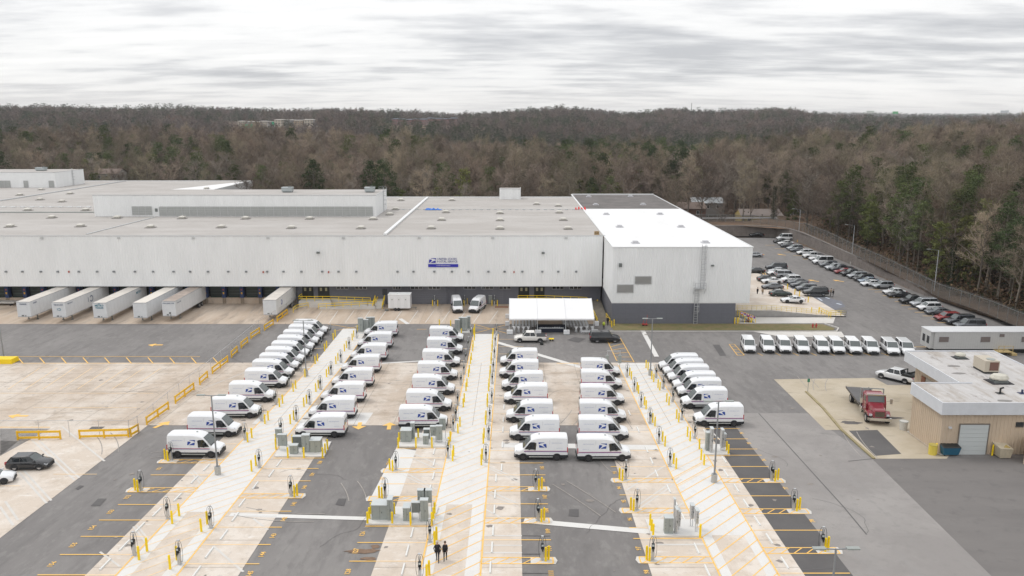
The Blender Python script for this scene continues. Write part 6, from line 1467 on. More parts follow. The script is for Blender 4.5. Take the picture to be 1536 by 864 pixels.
bm_.build('grass_bank', [BANK, LITTER], kind='structure')
# ---- white event tent
Yt = 139.8; xa = at(763.8,478,Yt).x; xb = at(891.5,478,Yt).x; ze = at(768,478,Yt).z; Yr = Yt+6.1; zr = at(768,447.5,Yr).z
TENT = mat('tent_canvas', (.76,.76,.765), .6, var=.03, scale=.5)
t = thing('event_tent', 'white three-bay gable tent standing in front of the grey wall', 'tent', ((xa+xb)/2, Yt, 0)); hw = (xb-xa)/2
m = MB(); N_ = 24
for k in range(3):
    x0 = -hw+k*2*hw/3; x1 = x0+2*hw/3
    for j in range(8):
        a, b = x0+(x1-x0)*j/8, x0+(x1-x0)*(j+1)/8
        sag = lambda x: -.12*sin(pi*(x-x0)/(x1-x0))
        m.face([(a,-.05,ze+sag(a)*.3),(b,-.05,ze+sag(b)*.3),(b,3.0,(ze+zr)/2+sag(b)),(a,3.0,(ze+zr)/2+sag(a))]); m.face([(a,3.0,(ze+zr)/2+sag(a)),(b,3.0,(ze+zr)/2+sag(b)),(b,6.1,zr+sag(b)*.2),(a,6.1,zr+sag(a)*.2)])
        m.face([(a,6.1,zr+sag(a)*.2),(b,6.1,zr+sag(b)*.2),(b,12.2,ze),(a,12.2,ze)])
    m.face([(x0,-.05,ze),(x1,-.05,ze),(x1,-.07,ze-.28),(x0,-.07,ze-.28)])
m.build('canopy', TENT, t, fix=False)
m = MB()
for k in range(4):
    x = -hw+k*2*hw/3; 
    for a, b in (((x,-.06,ze+.03),(x,6.1,zr+.06)),((x,6.1,zr+.06),(x,12.2,ze+.03))): m.bar(a, b, .07, .03)
m.build('seam_strap', mat('strap_grey', (.62,.63,.64), .6), t)
for k in range(4):
    for y in (0, 12): MB().bar((-hw+k*2*hw/3*(.995), y, 0), (-hw+k*2*hw/3*(.995), y, ze), .09).build('tent_pole', mat('tent_pole', (.6,.62,.62), .4, metal=.4), t)
for k in range(4):
    wt_ = thing('tent_weight', f"white block weight at the foot of the {ordw(k)} front tent pole from the left", 'weight', ((xa+xb)/2-hw+k*2*hw/3+.1, Yt-.5, 0), 0, 'white tent weights')
    MB().box(-.55,.55,-.35,.35,.05,.75).build('block', WHITEP, wt_); MB().box(-.5,.5,-.3,.3,0,.05).build('pallet', mat('pallet_teal', (.1,.3,.28), .6), wt_)
for i, (px, py) in enumerate(((761,471),(761,482),(895,482))):
    wt_ = thing('tent_weight', ('white block weight on the left side of the tent, farther', 'white block weight on the left side of the tent, nearer', 'white block weight on the right side of the tent')[i], 'weight', tuple(G(px, py+6)), 0, 'white tent weights')
    MB().box(-.4,.4,-.35,.35,.0,.8).build('block', WHITEP, wt_)
# inside the tent: folding chairs, stage, draped tables
CHW = mat('chair_white', (.62,.63,.64), .5)
def mk_chair():
    t = thing('folding_chair', 'x', 'chair')
    MB().box(-.21,.21,-.2,.2,.43,.46).build('seat', CHW, t); MB().box(-.2,.2,.19,.22,.58,.86).build('backrest', CHW, t)
    m = MB()
    for s in (-1,1): m.bar((s*.2,.22,.9),(s*.2,-.18,0),.025).bar((s*.2,-.1,.45),(s*.2,.22,0),.025)
    m.build('legs', mat('chair_legs', (.5,.5,.5), .5), t); return t
ch0 = mk_chair(); cu = False; cxm = (xa+xb)/2
for blk_, (bx, nm) in enumerate(((-hw+.7, 'left'), (2.6, 'right'))):
    for r in range(7):
        for c in range(8):
            x = cxm+bx+c*.62; y = Yt+3.1+r*.9; lab = 'white folding chair in the seating block under the tent'
            if not cu: ch0.location = (x,y,0); ch0['label'] = lab; ch0['group'] = 'white folding chairs under the tent'; cu = True
            else: dup(ch0, (x, y, 0), random.uniform(-.05,.05), lab, 'white folding chairs under the tent')
ch0.rotation_euler = (0,0,0)
t = thing('low_stage', 'dark draped table row with silver items in the middle of the tent', 'table', (cxm, Yt+.9, 0))
MB().box(-2.3,2.3,-.35,.35,.0,.74).build('drape', mat('navy_drape', (.012,.016,.03), .9), t); MB().box(-2.35,2.35,-.4,.4,.74,.78).build('table_top', mat('silver_top', (.35,.37,.38), .4), t)
random.seed(4)
for k in range(10): MB().box(-2+k*.42,-1.75+k*.42,-.15,.12,.781,.84+random.random()*.12).build('tray', mat('tray_pale', (.55,.57,.6), .4), t)
MB().box(cxm-2.8, cxm+2.8, Yt+1.9, Yt+2.7, 0, .95).build('x', mat('navy_drape', (.012,.016,.03))).name = 'back_table'
tag(bpy.data.objects['back_table'], 'long black draped table behind the front one under the tent', 'table')
for i, (x, y) in enumerate(((-6.9,.8),(-6.1,.9),(-5.2,.8),(-4.3,.9),(4.6,.8),(5.5,.9),(6.6,1.2),(7.6,.8))):
    t = thing('cocktail_table', f"tall round table in a white spandex cover, {ordw(i)} from the left under the tent front", 'table', (cxm+x, Yt+y, 0), 0, 'white covered cocktail tables')
    MB().loft([[(.30*cos(2*pi*k/10),.30*sin(2*pi*k/10),0) for k in range(10)],[(.14*cos(2*pi*k/10),.14*sin(2*pi*k/10),.6) for k in range(10)],[(.37*cos(2*pi*k/10),.37*sin(2*pi*k/10),1.08) for k in range(10)]]).build('table_cover', CHW, t, smooth=True)
t = thing('bicycle_rack', 'tangled pale folded chairs heaped at the right front of the tent', 'chair stack', (cxm+6.3, Yt-.3, 0))
for k in range(6): 
    a = random.uniform(-1,1); MB().bar((-.9+k*.35,-.1,.05),(-.6+k*.35,.2,.8+.2*random.random()),.04).bar((-.9+k*.35,.25,.05),(-.3+k*.35,-.1,.7),.04).box(-.9+k*.35,-.55+k*.35,0,.03,.3,.62).build('folded_chair', CHW, t)
t.name = 'folded_chair_heap'
t = thing('timber_pile', 'low rust brown timber pile left of the tent', 'timber', tuple(G(754,461))); 
for k in range(3): MB().box(-1.6,1.2,-.3+k*.22,-.12+k*.22,0,.16).build('plank', mat('rust_timber', (.26,.12,.07), .8), t)
# ---- people
SK = mat('skin', (.46,.28,.20), .5)
def person(loc, rz, label, outfit, hair, legs=(.25,-.2), arms=((.1,.25,-.5),(.1,-.2,-.5)), h=1.78, skirt=False, pitch=0):
    """single skinned surface grown from a joint skeleton"""
    V, Ed, Rd = [], [], []
    def add(p, r, par=None):
        V.append(p); Rd.append(r)
        if par is not None: Ed.append((par, len(V)-1))
        return len(V)-1
    pel = add((0,0,.95), .135); wa = add((0,0,1.12), .125, pel); chh = add((0,.0,1.33), .15, wa); up = add((0,0,1.44), .115, chh); nk = add((0,.01,1.54), .055, up)
    hd_ = add((0,.02,1.63), .085, nk); tp = add((0,.02,1.72), .088, hd_); add((0,.01,1.79), .05, tp)
    for s, sw in ((-1, legs[0]), (1, legs[1])):
        hp = add((s*.09,0,.90), .10, pel); kn = add((s*.10, sw*.45, .50), .065, hp); an = add((s*.10, sw*.8-.04, .09), .045, kn); hl_ = add((s*.10, sw*.8+.03, .045), .042, an); add((s*.11, sw*.8+.17, .035), .032, hl_)
    hands = []
    for s, (ex, hy, hz_) in ((-1, arms[0]), (1, arms[1])):
        sh = add((s*.17,0,1.42), .062, up); el = add((s*(.22+ex*.3), hy*.3-.03, 1.15), .045, sh); wr_ = add((s*(.20+ex*.1), hy, 1.40+hz_), .032, el); pm = add((s*(.195+ex*.05), hy*1.15+.01, 1.40+hz_-.08), .03, wr_); hands.append(len(V)-1)
        for q in range(4): f1 = add((s*(.195+ex*.05)+(q-1.5)*.017, hy*1.2+.02, 1.40+hz_-.14), .009, pm); add((s*(.195+ex*.05)+(q-1.5)*.018, hy*1.2+.035, 1.40+hz_-.18+.006*abs(q-1.5)), .008, f1)
        th = add((s*(.195+ex*.05)-s*.03, hy*1.2+.03, 1.40+hz_-.10), .010, pm)
    me = bpy.data.meshes.new('p'); me.from_pydata(V, Ed, []); o = bpy.data.objects.new('p', me); COL.objects.link(o)
    sm_ = o.modifiers.new('s', 'SKIN'); o.modifiers.new('u', 'SUBSURF').levels = 1
    for i, v in enumerate(me.skin_vertices[0].data): v.radius = (Rd[i], Rd[i]*(.72 if i in (0,1,2,3) else 1)); v.use_root = (i == 0)
    dg = bpy.context.evaluated_depsgraph_get(); me2 = bpy.data.meshes.new_from_object(o.evaluated_get(dg)); bpy.data.objects.remove(o)
    me2.materials.clear()
    for m_ in (outfit[0], outfit[1], SK, BLACK, hair): me2.materials.append(m_)
    for f in me2.polygons:
        c = f.center; f.use_smooth = True
        if c.z > 1.50: f.material_index = 2
        elif c.z < .085: f.material_index = 3
        elif abs(c.x) > .17 and c.z < 1.40+min(arms[0][2], arms[1][2])-.03 and c.z > .6 and (abs(c.y) > .1 or abs(c.x) > .165): f.material_index = 2
        elif c.z < .98: f.material_index = 1
    me2.name = 'body'; t = thing('person', label, 'person', loc, rz); s_ = h/1.80; t.scale = (s_,)*3
    link('body', me2, t)
    m = MB(); rr = [(.10,1.66),(.112,1.74),(.09,1.82),(.03,1.85)]
    m.loft([[(r*.92*cos(2*pi*k/10), -.005+r*sin(2*pi*k/10)-.012, z) for k in range(10)] for r, z in rr]); m.build('hair', hair, t, smooth=True)
    m = MB(); m.box(-.018,.018,.095,.135,1.64,1.685); m.build('nose', SK, t)
    m = MB(); m.box(-.045,-.02,.095,.112,1.69,1.70).box(.02,.045,.095,.112,1.69,1.70); m.build('eyes', BLACK, t)
    m = MB(); m.box(-.025,.025,.092,.108,1.612,1.62); m.build('mouth', mat('lip', (.35,.12,.1), .5), t)
    m = MB(); m.box(-.105,-.09,-.01,.03,1.64,1.70).box(.09,.105,-.01,.03,1.64,1.70); m.build('ears', SK, t)
    m = MB(); m.loft([[(x*1.12*.17/.17, y, z) for x, y, z in ((-.20,-.12,.86),(.20,-.12,.86),(.20,.14,.86),(-.20,.14,.86))], [(-.19,-.11,1.1),(.19,-.11,1.1),(.19,.13,1.1),(-.19,.13,1.1)], [(-.21,-.11,1.38),(.21,-.11,1.38),(.21,.13,1.38),(-.21,.13,1.38)], [(-.12,-.07,1.50),(.12,-.07,1.50),(.12,.08,1.50),(-.12,.08,1.50)]]); m.build('jacket', outfit[0], t, smooth=True)
    return t
BK = mat('black_cloth', (.010,.010,.013), .85); NV = mat('navy_trousers', (.018,.022,.035), .85); TANC = mat('tan_cloth', (.32,.24,.16), .8); HG = mat('grey_hair', (.45,.42,.40), .7); HB = mat('brown_hair', (.06,.035,.02), .7); YV = mat('hi_vis', (.45,.55,.05), .7)
BLS = [(656.5,841.5,pi,'person in a dark suit with grey hair walking toward the camera on the centre aisle',(BK,NV),HG,(.30,-.28),((.3,.06,-.55),(.3,-.04,-.55)),1.84),
 (668,840,pi,'person in black with brown hair looking at something held in both hands',(BK,BK),HB,(-.12,.22),((.0,.26,-.28),(.0,.26,-.28)),1.72),
 (1136,442.5,.5,'person in black standing by the wing among the parked cars',(BK,BK),HB,(0,.05),((.1,.05,-.5),(.1,.05,-.5)),1.75),
 (1143.5,443,-.5,'person in a tan coat standing beside the one in black near the wing',(TANC,BK),HB,(0,.05),((.2,.2,-.4),(.1,.05,-.5)),1.72),
 (1246,444,.8,'person in a tan top standing at the rear of the black suv',(TANC,BK),HB,(0,.08),((.1,.1,-.5),(.1,.05,-.5)),1.78),
 (1249.5,445,1.6,'person in black bending beside the black suv',(BK,BK),HB,(.1,0),((.2,.3,-.4),(.1,.2,-.5)),1.7),
 (911.5,488,2.6,'person in black walking up the ramp beside the wing',(BK,BK),HB,(.2,-.2),((.1,.1,-.5),(.1,-.1,-.5)),1.78),
 (905.5,494,0,'person in a pale high visibility top behind the black suv',(YV,BK),HB,(0,.1),((.1,.1,-.5),(.1,.1,-.5)),1.7),
 (867-22,0,0,None,None,None,None,None,0)]
for px, py, rz, lb, of, hr, lg, ar, hh in BLS:
    if lb: person(tuple(G(px, py)), rz, lb, of, hr, lg, ar, hh)
# ============================================================ TAN BUILDING
TANW = mat('tan_cladding', (.52,.42,.315), .6, var=.06, scale=.8, stretch=(1,1,.3)); FAS = mat('fascia_white', (.60,.62,.65), .55, var=.05, scale=1.2); FLAT = layered('flat_roof', (.46,.445,.435), [((.33,.29,.25), .22, .48, .60, .8, (2.2,.5,1), 1), ((.56,.55,.54), .5, .5, .66, .5, None, 2), ((.22,.19,.17), .6, .58, .68, .7, (1.6,.6,1), 3)], .8, bump=.2)
tb = thing('tan_workshop', 'low tan metal workshop with white fascia, flat grey roof and garage door', 'building', (0,0,0))
Zr = 7.55; Xa, Xm, Xe, Ya, Ym, Yb = 48.6, 54.0, 65.7, 83.2, 89.8, 103
gb = gz(83)
m = MB(); ribbed(m, Xa, Xm+14, Ya, gb-.3, 6.3, .42, .05); ribbed(m, Ya, Ym, Xa, gb-.3, 6.3, .42, .05, 'y', -1); ribbed(m, Ym, Yb-.5, Xm+1.4, gb-.6, 6.3, .42, .05, 'y', -1); m.box(Xa+.05, Xe-.2, Ya+.05, Ym, gb-.5, 6.3).box(Xm+1.45, Xe-.2, Ym, Yb-.3, gb-.8, 6.3); m.build('wall', TANW, tb)
m = MB(); f_ = .45
m.box(Xa-f_, Xe+f_, Ya-f_, Ya-f_+.12, 6.25, Zr+.15).box(Xa-f_, Xa-f_+.12, Ya-f_+.12, Ym, 6.25, Zr+.15).box(Xm-.12, Xm, Ym-.0, Yb, 6.25, Zr+.15).box(Xa-f_+.12, Xm+1.45, Ym-.12, Ym-.01, 6.25, Zr+.15).box(Xm, Xe+f_, Yb, Yb+.12, 6.25, Zr+.15).box(Xe+f_-.12, Xe+f_, Ya-f_+.12, Yb, 6.25, Zr+.12); m.build('fascia', FAS, tb)
m = MB(); m.face([(Xa-f_+.12,Ya-f_+.12,Zr),(Xe+f_-.12,Ya-f_+.12,Zr),(Xe+f_-.12,Ym-.12,Zr),(Xa-f_+.12,Ym-.12,Zr)]); m.face([(Xm,Ym-.12,Zr),(Xe+f_-.12,Ym-.12,Zr),(Xe+f_-.12,Yb,Zr),(Xm,Yb,Zr)]); r_ = m.build('roof', FLAT, tb)
m = MB(); m.face([(Xm,Ym+.02,6.26),(Xm+1.45,Ym+.02,6.26),(Xm+1.45,Yb,6.26),(Xm,Yb,6.26)]); m.build('soffit', GREYC, tb)
a = at(1434.5,681.5,Ya); b = at(1483,636.7,Ya); g = MB(); nn = 7
for k in range(nn): z0_, z1_ = a.z+(b.z-a.z)*k/nn, a.z+(b.z-a.z)*(k+1)/nn; pnl = MB().box(a.x, b.x, Ya-.10, Ya-.06, z0_+.02, z1_).build('door_panel', mat('garage_grey', (.50,.53,.53), .5), tb)
MB().box(a.x-.12, a.x-.001, Ya-.13, Ya-.05, a.z, b.z).box(b.x+.001, b.x+.12, Ya-.13, Ya-.05, a.z, b.z).box(a.x-.12, b.x+.12, Ya-.13, Ya-.05, b.z+.001, b.z+.12).build('door_frame', mat('dark_trim', (.16,.14,.12), .6), tb)
wq = at(1528,657,Ya); MB().box(at(1522.5,641,Ya).x, at(1534.5,641,Ya).x, Ya-.1, Ya-.051, at(1528,640.5,Ya).z-.0, at(1528,633,Ya).z).build('window', GLASS, tb)
lp = at(1424,640.5,Ya); MB().box(lp.x-.15, lp.x+.15, Ya-.3, Ya-.06, lp.z-.1, lp.z+.1).build('wall_lamp', HL, tb)
for px, py in ((1389.5,563),): pass
# garage doors under the back overhang
for k in range(2): 
    y0_ = Ym+.8+k*5.2; dr_ = MB(); dr_.box(Xm+1.30, Xm+1.36, y0_, y0_+3.8, gb-.5, 4.9); dr_.build('side_door', mat('side_door_grey', (.36,.34,.31), .5), tb)
    MB().box(Xm+1.26,Xm+1.30,y0_+3.9,y0_+4.9,gb-.5,4.9).build('door_jamb', mat('rust_brown', (.22,.09,.05), .7), tb)
# right extension (lower wall block coming forward)
ex = thing('block_wall_extension', 'tan block enclosure wall at the right edge beside the garage', 'wall', (0,0,0)); q0 = G(1521,667); q1 = G(1537,696)
MB().prism([(G(1516,668).x, Ya-.1), (G(1545,668).x, Ya-.1), (q1.x+3, q1.y), (q1.x-.2, q1.y)], gb-.2, gb+2.3).build('wall_body', TANW, ex)
# roof furniture
def on_roof(px, py): return R(px, py, Zr+.01)
def rooftop(px, py, kind, label):
    p = on_roof(px, py); t = thing('rooftop_unit', label, 'roof fan' if kind != 'ac' else 'air conditioner', tuple(p), 0)
    if kind == 'ac':
        t.rotation_euler = (0,0,-.02); MB().box(-.9,.9,-1.3,1.3,.25,1.65).build('casing', mat('ac_cream', (.47,.42,.34), .5), t); MB().box(-.85,.85,-1.25,1.25,.02,.25).build('curb', BLACK, t)
        MB().box(-.3,.75,-1.36,-1.301,.45,1.5).build('coil_grille', mat('coil_brown', (.16,.08,.06), .6), t); MB().cyl((.2,-.5,1.65),(.2,-.5,1.72),.5,n=12).build('fan_ring', GREYC, t)
    else:
        s = 1.0 if kind == 'big' else .68
        MB().box(-1.3*s,1.3*s,-1.0*s,1.0*s,0,.05).build('flashing', mat('tar_black', (.03,.028,.032), .8), t); MB().box(-.8*s,.8*s,-.65*s,.65*s,.05,.35*s).build('curb', GREYD, t)
        rr = [(1.0,.40),(1.02,.55),(.8,.85),(.25,.95)] if kind == 'big' else [(.9,.45),(.95,.6),(.8,.85),(.3,1.0)]
        MB().loft([[(r*s*1.0*cos(2*pi*k/8+pi/8)*1.08, r*s*.85*sin(2*pi*k/8+pi/8), z*s*1.1) for k in range(8)] for r, z in rr]).build('hood', mat('fan_cream', (.52,.50,.43), .5), t)
rooftop(1440,537,'small','small round cream roof fan near the back of the tan workshop'); rooftop(1478,556,'ac','cream box air conditioner with rusty coil on the tan workshop roof'); rooftop(1498,573,'big','wide cream hooded roof fan on a black curb on the tan workshop')
t = thing('roof_pipe_stack','dark elbow vent pipe near the right of the tan workshop roof','vent pipe',tuple(on_roof(1500,590))); MB().cyl((0,0,0),(0,0,.6),.1,n=8).cyl((0,0,.6),(.35,0,.7),.1,n=8).box(-.4,.4,-.35,.35,0,.03).build('pipe',BLACK,t)
t = thing('roof_pipe_stack','blue dark vent pipe at the right edge of the tan workshop roof','vent pipe',tuple(on_roof(1533,590))); MB().cyl((0,0,0),(0,0,.45),.12,n=8).box(-.4,.4,-.35,.35,0,.03).build('pipe',mat('pipe_navy',(.03,.04,.09),.5),t)
for i,(px,py) in enumerate(((1430,549),(1438,560),(1506,601))):
    t = thing('roof_patch','dark bitumen patch on the tan workshop roof, '+('back one','middle one','front one')[i],'roof patch',tuple(on_roof(px,py))); MB().prism([(.9*cos(k*pi/4)*random.uniform(.7,1.1),.4*sin(k*pi/4)*random.uniform(.7,1.2)) for k in range(8)],0,.015).build('patch',mat('patch_grey',(.22,.21,.20),.9),t)
# bins by the garage
t = thing('dumpster','blue wheeled dumpster with black lid in front of the garage door','dumpster',tuple(G(1428.5,686)+Vector((0,.8,0)))); DBL = mat('dumpster_blue',(.015,.10,.17),.5)
MB().loft([[(-.85,-.5,.15),(.85,-.5,.15),(.85,.5,.15),(-.85,.5,.15)],[(-1.0,-.65,1.05),(1.0,-.65,1.05),(1.0,.65,1.25),(-1.0,.65,1.25)]]).build('tub',DBL,t); MB().loft([[(-1.03,-.7,1.05),(1.03,-.7,1.05),(1.03,.7,1.27),(-1.03,.7,1.27)],[(-.95,-.6,1.13),(.95,-.6,1.13),(.95,.6,1.38),(-.95,.6,1.38)]]).build('lid',BLACK,t)
for s in (-1,1): MB().cyl((s*.7,-.4,.08),(s*.7,-.34,.08),.08,n=8).build('caster',RUB,t)
t = thing('yellow_drum','yellow plastic drum beside the blue dumpster','drum',tuple(G(1401,683.5)+Vector((0,.4,0)))); MB().cyl((0,0,0),(0,0,1.15),.42,.46,n=14).build('drum_body',mat('drum_yellow',(.62,.50,.08),.6),t); MB().cyl((0,0,1.15),(0,0,1.2),.48,n=14).build('drum_rim',mat('drum_rim',(.4,.33,.08),.6),t)
t = thing('plastic_barrel','translucent white plastic barrel beside the tan wall','barrel',tuple(G(1357,646)+Vector((0,.4,0)))); MB().cyl((0,0,0),(0,0,1.1),.42,.5,n=14).build('barrel_body',mat('barrel_white',(.55,.54,.50),.5),t); MB().tube([(.52*cos(k*pi/8),.52*sin(k*pi/8),1.1) for k in range(17)],.03,5).build('barrel_rim',GREYC,t)
t = thing('waste_tub','cream tipping skip by the right end of the garage wall','skip',tuple(G(1511,690)+Vector((0,1.0,0)))); MB().loft([[(-.6,-.6,.05),(.6,-.6,.05),(.6,.6,.05),(-.6,.6,.05)],[(-.85,-.9,1.3),(.75,-.75,1.15),(.75,.8,1.3),(-.85,.8,1.45)]]).build('tub',mat('skip_cream',(.50,.44,.33),.7,var=.15,scale=2),t); MB().box(-.6,.5,-.5,.5,1.1,1.28).build('debris',mat('debris_yellow',(.4,.3,.1),.9,var=.3,scale=4),t)
kbx = MB(); pts = [(1209,588),(1234,612),(1262,645),(1290,670),(1311,688.5)]
for a, b in zip(pts, pts[1:]): A, B = G(*a), G(*b); kbx.bar(A+Vector((0,0,.07)), B+Vector((0,0,.07)), .3, .16)
kbx.build('kerb', mat('mossy_kerb', (.30,.25,.14), .9, var=.2, scale=1), kind='structure')
sheet('wall_kerb', [strip((1363,648),(1414,684),.5)], .1, CONC)
# ============================================================ WOODS AND FAR BUILDINGS
BARK = mat('bark', (.17,.145,.12), .9, rnd=.45)
def twigm(name, c, r=.25, alt=None):
    """foliage or twig colour that differs from tree to tree and from one part of the wood to another"""
    if name in MATS: return MATS[name]
    m = mat(name, c, .95, spec=.1); t_ = m.node_tree; n = t_.nodes; l = t_.links; p = n['Principled BSDF']
    oi = n.new('ShaderNodeObjectInfo'); q = n.new('ShaderNodeTexNoise'); q.inputs['Scale'].default_value = .011; q.inputs['Detail'].default_value = 3; l.new(oi.outputs['Location'], q.inputs['Vector'])
    mx = n.new('ShaderNodeMix'); mx.data_type = 'RGBA'; a = n.new('ShaderNodeMapRange'); l.new(q.outputs['Fac'], a.inputs[0]); a.inputs[1].default_value = .38; a.inputs[2].default_value = .62
    w1 = n.new('ShaderNodeMath'); w1.operation = 'MULTIPLY_ADD'; l.new(oi.outputs['Random'], w1.inputs[0]); w1.inputs[1].default_value = .8; w1.inputs[2].default_value = -.4
    w2 = n.new('ShaderNodeMath'); w2.operation = 'ADD'; w2.use_clamp = True; l.new(w1.outputs[0], w2.inputs[0]); l.new(a.outputs[0], w2.inputs[1]); l.new(w2.outputs[0], mx.inputs[0])
    mx.inputs[6].default_value = (*c, 1); mx.inputs[7].default_value = (*(alt or c), 1)
    wn = n.new('ShaderNodeMath'); wn.operation = 'FRACT'; w3 = n.new('ShaderNodeMath'); w3.operation = 'MULTIPLY'; l.new(oi.outputs['Random'], w3.inputs[0]); w3.inputs[1].default_value = 17.3; l.new(w3.outputs[0], wn.inputs[0])
    mr = n.new('ShaderNodeMapRange'); l.new(wn.outputs[0], mr.inputs[0]); mr.inputs[3].default_value = 1-r; mr.inputs[4].default_value = 1+r
    v = n.new('ShaderNodeVectorMath'); v.operation = 'SCALE'; l.new(mx.outputs[2], v.inputs[0]); l.new(mr.outputs[0], v.inputs[3]); l.new(v.outputs[0], p.inputs['Base Color'])
    return m
TWIG = [twigm('twigs_brown', (.20,.155,.12), .42, (.255,.21,.165)), twigm('twigs_mauve', (.255,.205,.172), .42, (.21,.168,.138)), twigm('twigs_tan', (.30,.245,.185), .42, (.21,.185,.13)), twigm('twigs_russet', (.215,.15,.11), .42, (.24,.19,.15))]
NEED = [twigm('needles_dark', (.062,.086,.040), .42, (.095,.112,.046)), twigm('needles_olive', (.145,.152,.055), .38, (.10,.122,.046))]
IVY = twigm('ivy_green', (.03,.042,.022), .3)
rs = random.Random(33)
def rv(s=1): 
    while True:
        v = Vector((rs.uniform(-1,1), rs.uniform(-1,1), rs.uniform(-1,1)))
        if .05 < v.length < 1: return v.normalized()*s
def sliver(mb, p, d, L, w):
    s = d.cross(rv()).normalized()*w/2; mb.face([p-s, p+s, p+d*L])
def bare_tree(H, spread, nb, ntw, mtw, ivy=0, tw=1.0):
    T = MB(); C = MB(); hs = H*rs.uniform(.14,.30); lean = Vector((rs.uniform(-.04,.04), rs.uniform(-.04,.04), 1))
    n = 7; pts = [Vector((lean.x*H*k/n+rs.uniform(-.15,.15)*(k > 0), lean.y*H*k/n+rs.uniform(-.15,.15)*(k > 0), H*.9*k/n)) for k in range(n+1)]
    r0 = H*.013; T.tube(pts, [r0*(1-.85*k/n)+.02 for k in range(n+1)], 5)
    ends = []
    for b in range(nb):
        t = hs/H+(1-hs/H)*(b+.5)/nb*.88; z = t*H; base = Vector((lean.x*z, lean.y*z, z)); a = b*2.4+rs.uniform(-.4,.4)
        L = spread*(1.05-.55*(max(0, t-.3)/.7)**1.5)*rs.uniform(.75,1.15); up = rs.uniform(.45,.95)
        d = Vector((cos(a), sin(a), up)).normalized(); q = [base]; 
        for k in range(4): d = (d+Vector((0,0,.10))+rv(.18)).normalized(); q.append(q[-1]+d*L/4)
        rb = r0*(.42*(1-t)+.14); T.tube(q, [rb*(1-.8*k/4)+.015 for k in range(5)], 4)
        for k in range(1, 5):
            for s in range(4):
                d2 = (d*.7+rv(.9)+Vector((0,0,.35))).normalized(); p = q[k-1].lerp(q[k], rs.random()); l2 = L*rs.uniform(.22,.45)
                e = p+d2*l2; sliver(C, p, d2, l2*1.1, .09*tw); ends.append((p, e, d2))
    for k in range(ntw):
        p, e, d2 = rs.choice(ends); o = p.lerp(e, rs.uniform(.15, 1)); dd = (d2*.6+rv(.95)+Vector((0,0,.30))).normalized(); L = rs.uniform(.5,1.7)*H/20; sliver(C, o, dd, L, rs.uniform(.035,.075)*tw)
        if k % 2 == 0: o2 = o+dd*L*.7; d3 = (dd+rv(.8)).normalized(); sliver(C, o2, d3, L*.7, .04*tw)
    out = [('trunk', T.mesh('trunk', BARK)), ('crown', C.mesh('crown', mtw))]
    if ivy:
        I = MB()
        for k in range(ivy):
            z = rs.uniform(.2, H*.75); a = rs.uniform(0, 6.3); r = rs.uniform(.1, .55+.5*(1-z/H)); p = Vector((lean.x*z+r*cos(a), lean.y*z+r*sin(a), z)); u, v = rv(.22), rv(.22); I.face([p, p+u, p+v])
        out.append(('ivy', I.mesh('ivy', IVY)))
    return out
def pine(H, n, mt, wide=.22, low=.35):
    T = MB(); C = MB(); T.tube([Vector((0,0,0)), Vector((rs.uniform(-.3,.3), 0, H*.5)), Vector((rs.uniform(-.4,.4), 0, H*.97))], [H*.014, H*.010, .04], 5)
    cl = []
    for k in range(34):
        t = low+(1-low)*((k+.5)/34); a = k*2.4+rs.uniform(-.5,.5); rad = H*wide*(1.15-t)**.6*rs.uniform(.35,1.05)*(1.1 if t > low+.08 else .6); z = H*t
        c = Vector((rad*cos(a), rad*sin(a), z+rs.uniform(-.3,.5))); cl.append((c, H*rs.uniform(.045,.085))); T.tube([Vector((0,0,z-.6)), c], [.06,.02], 3)
    for k in range(n):
        c, r = rs.choice(cl); o = rv(r*rs.uniform(.4,1)); o.z *= .6; p = c+o; u = rv(rs.uniform(.22,.5)); v = rv(rs.uniform(.22,.5)); C.face([p, p+u, p+v])
    return [('trunk', T.mesh('trunk', BARK)), ('crown', C.mesh('crown', mt))]
PROT = [('bare_tree', bare_tree(21, 6.5, 13, 2600, TWIG[0])), ('bare_tree', bare_tree(19, 7.5, 12, 2600, TWIG[1])), ('bare_tree', bare_tree(23, 5.5, 14, 2400, TWIG[2])), ('bare_tree', bare_tree(17, 5.5, 11, 2200, TWIG[3])),
        ('bare_tree', bare_tree(22, 6.0, 13, 2400, TWIG[1], ivy=700)), ('bare_tree', bare_tree(20, 5.0, 12, 1300, mat('twigs_pale', (.27,.235,.20), .95, rnd=.2, spec=.1))),
        ('pine_tree', pine(22, 3600, NEED[0])), ('pine_tree', pine(18, 3000, NEED[1], .20, .3)), ('evergreen_tree', pine(14, 3000, NEED[1], .22, .08)), ('ivy_clad_tree', bare_tree(19, 4.0, 10, 900, TWIG[0], ivy=2600))]
FT_ = [twigm('far_twigs_grey', (.155,.13,.118), .4, (.185,.148,.128)), twigm('far_twigs_mauve', (.20,.165,.152), .4, (.145,.12,.106)), twigm('far_twigs_russet', (.15,.10,.078), .4, (.18,.145,.12))]
FN_ = twigm('far_needles', (.045,.062,.038), .4, (.065,.08,.04))
LOD = [('bare_tree', bare_tree(19, 7.2, 10, 420, FT_[0], tw=3.2)), ('bare_tree', bare_tree(18, 7.5, 10, 420, FT_[1], tw=3.2)), ('bare_tree', bare_tree(18, 7.0, 10, 380, FT_[2], tw=3.2)), ('pine_tree', pine(21, 1500, FN_, .30, .25)), ('pine_tree', pine(19, 1500, FN_, .32, .22))]
def vnoise(x, y, s, k): return noise.noise(Vector((x*s, y*s, k)))
def px_of(x, y, z):
    dz = z-CAMH; dep = y*CP - dz*SP; up = y*SP+dz*CP
    return (768+FP*x/dep, 432-FP*up/dep, dep) if dep > 1 else (0, 0, -1)
HOUSES = [(47, 292, 8), (60, 300, 7), (75, 290, 9), (97, 300, 7)]
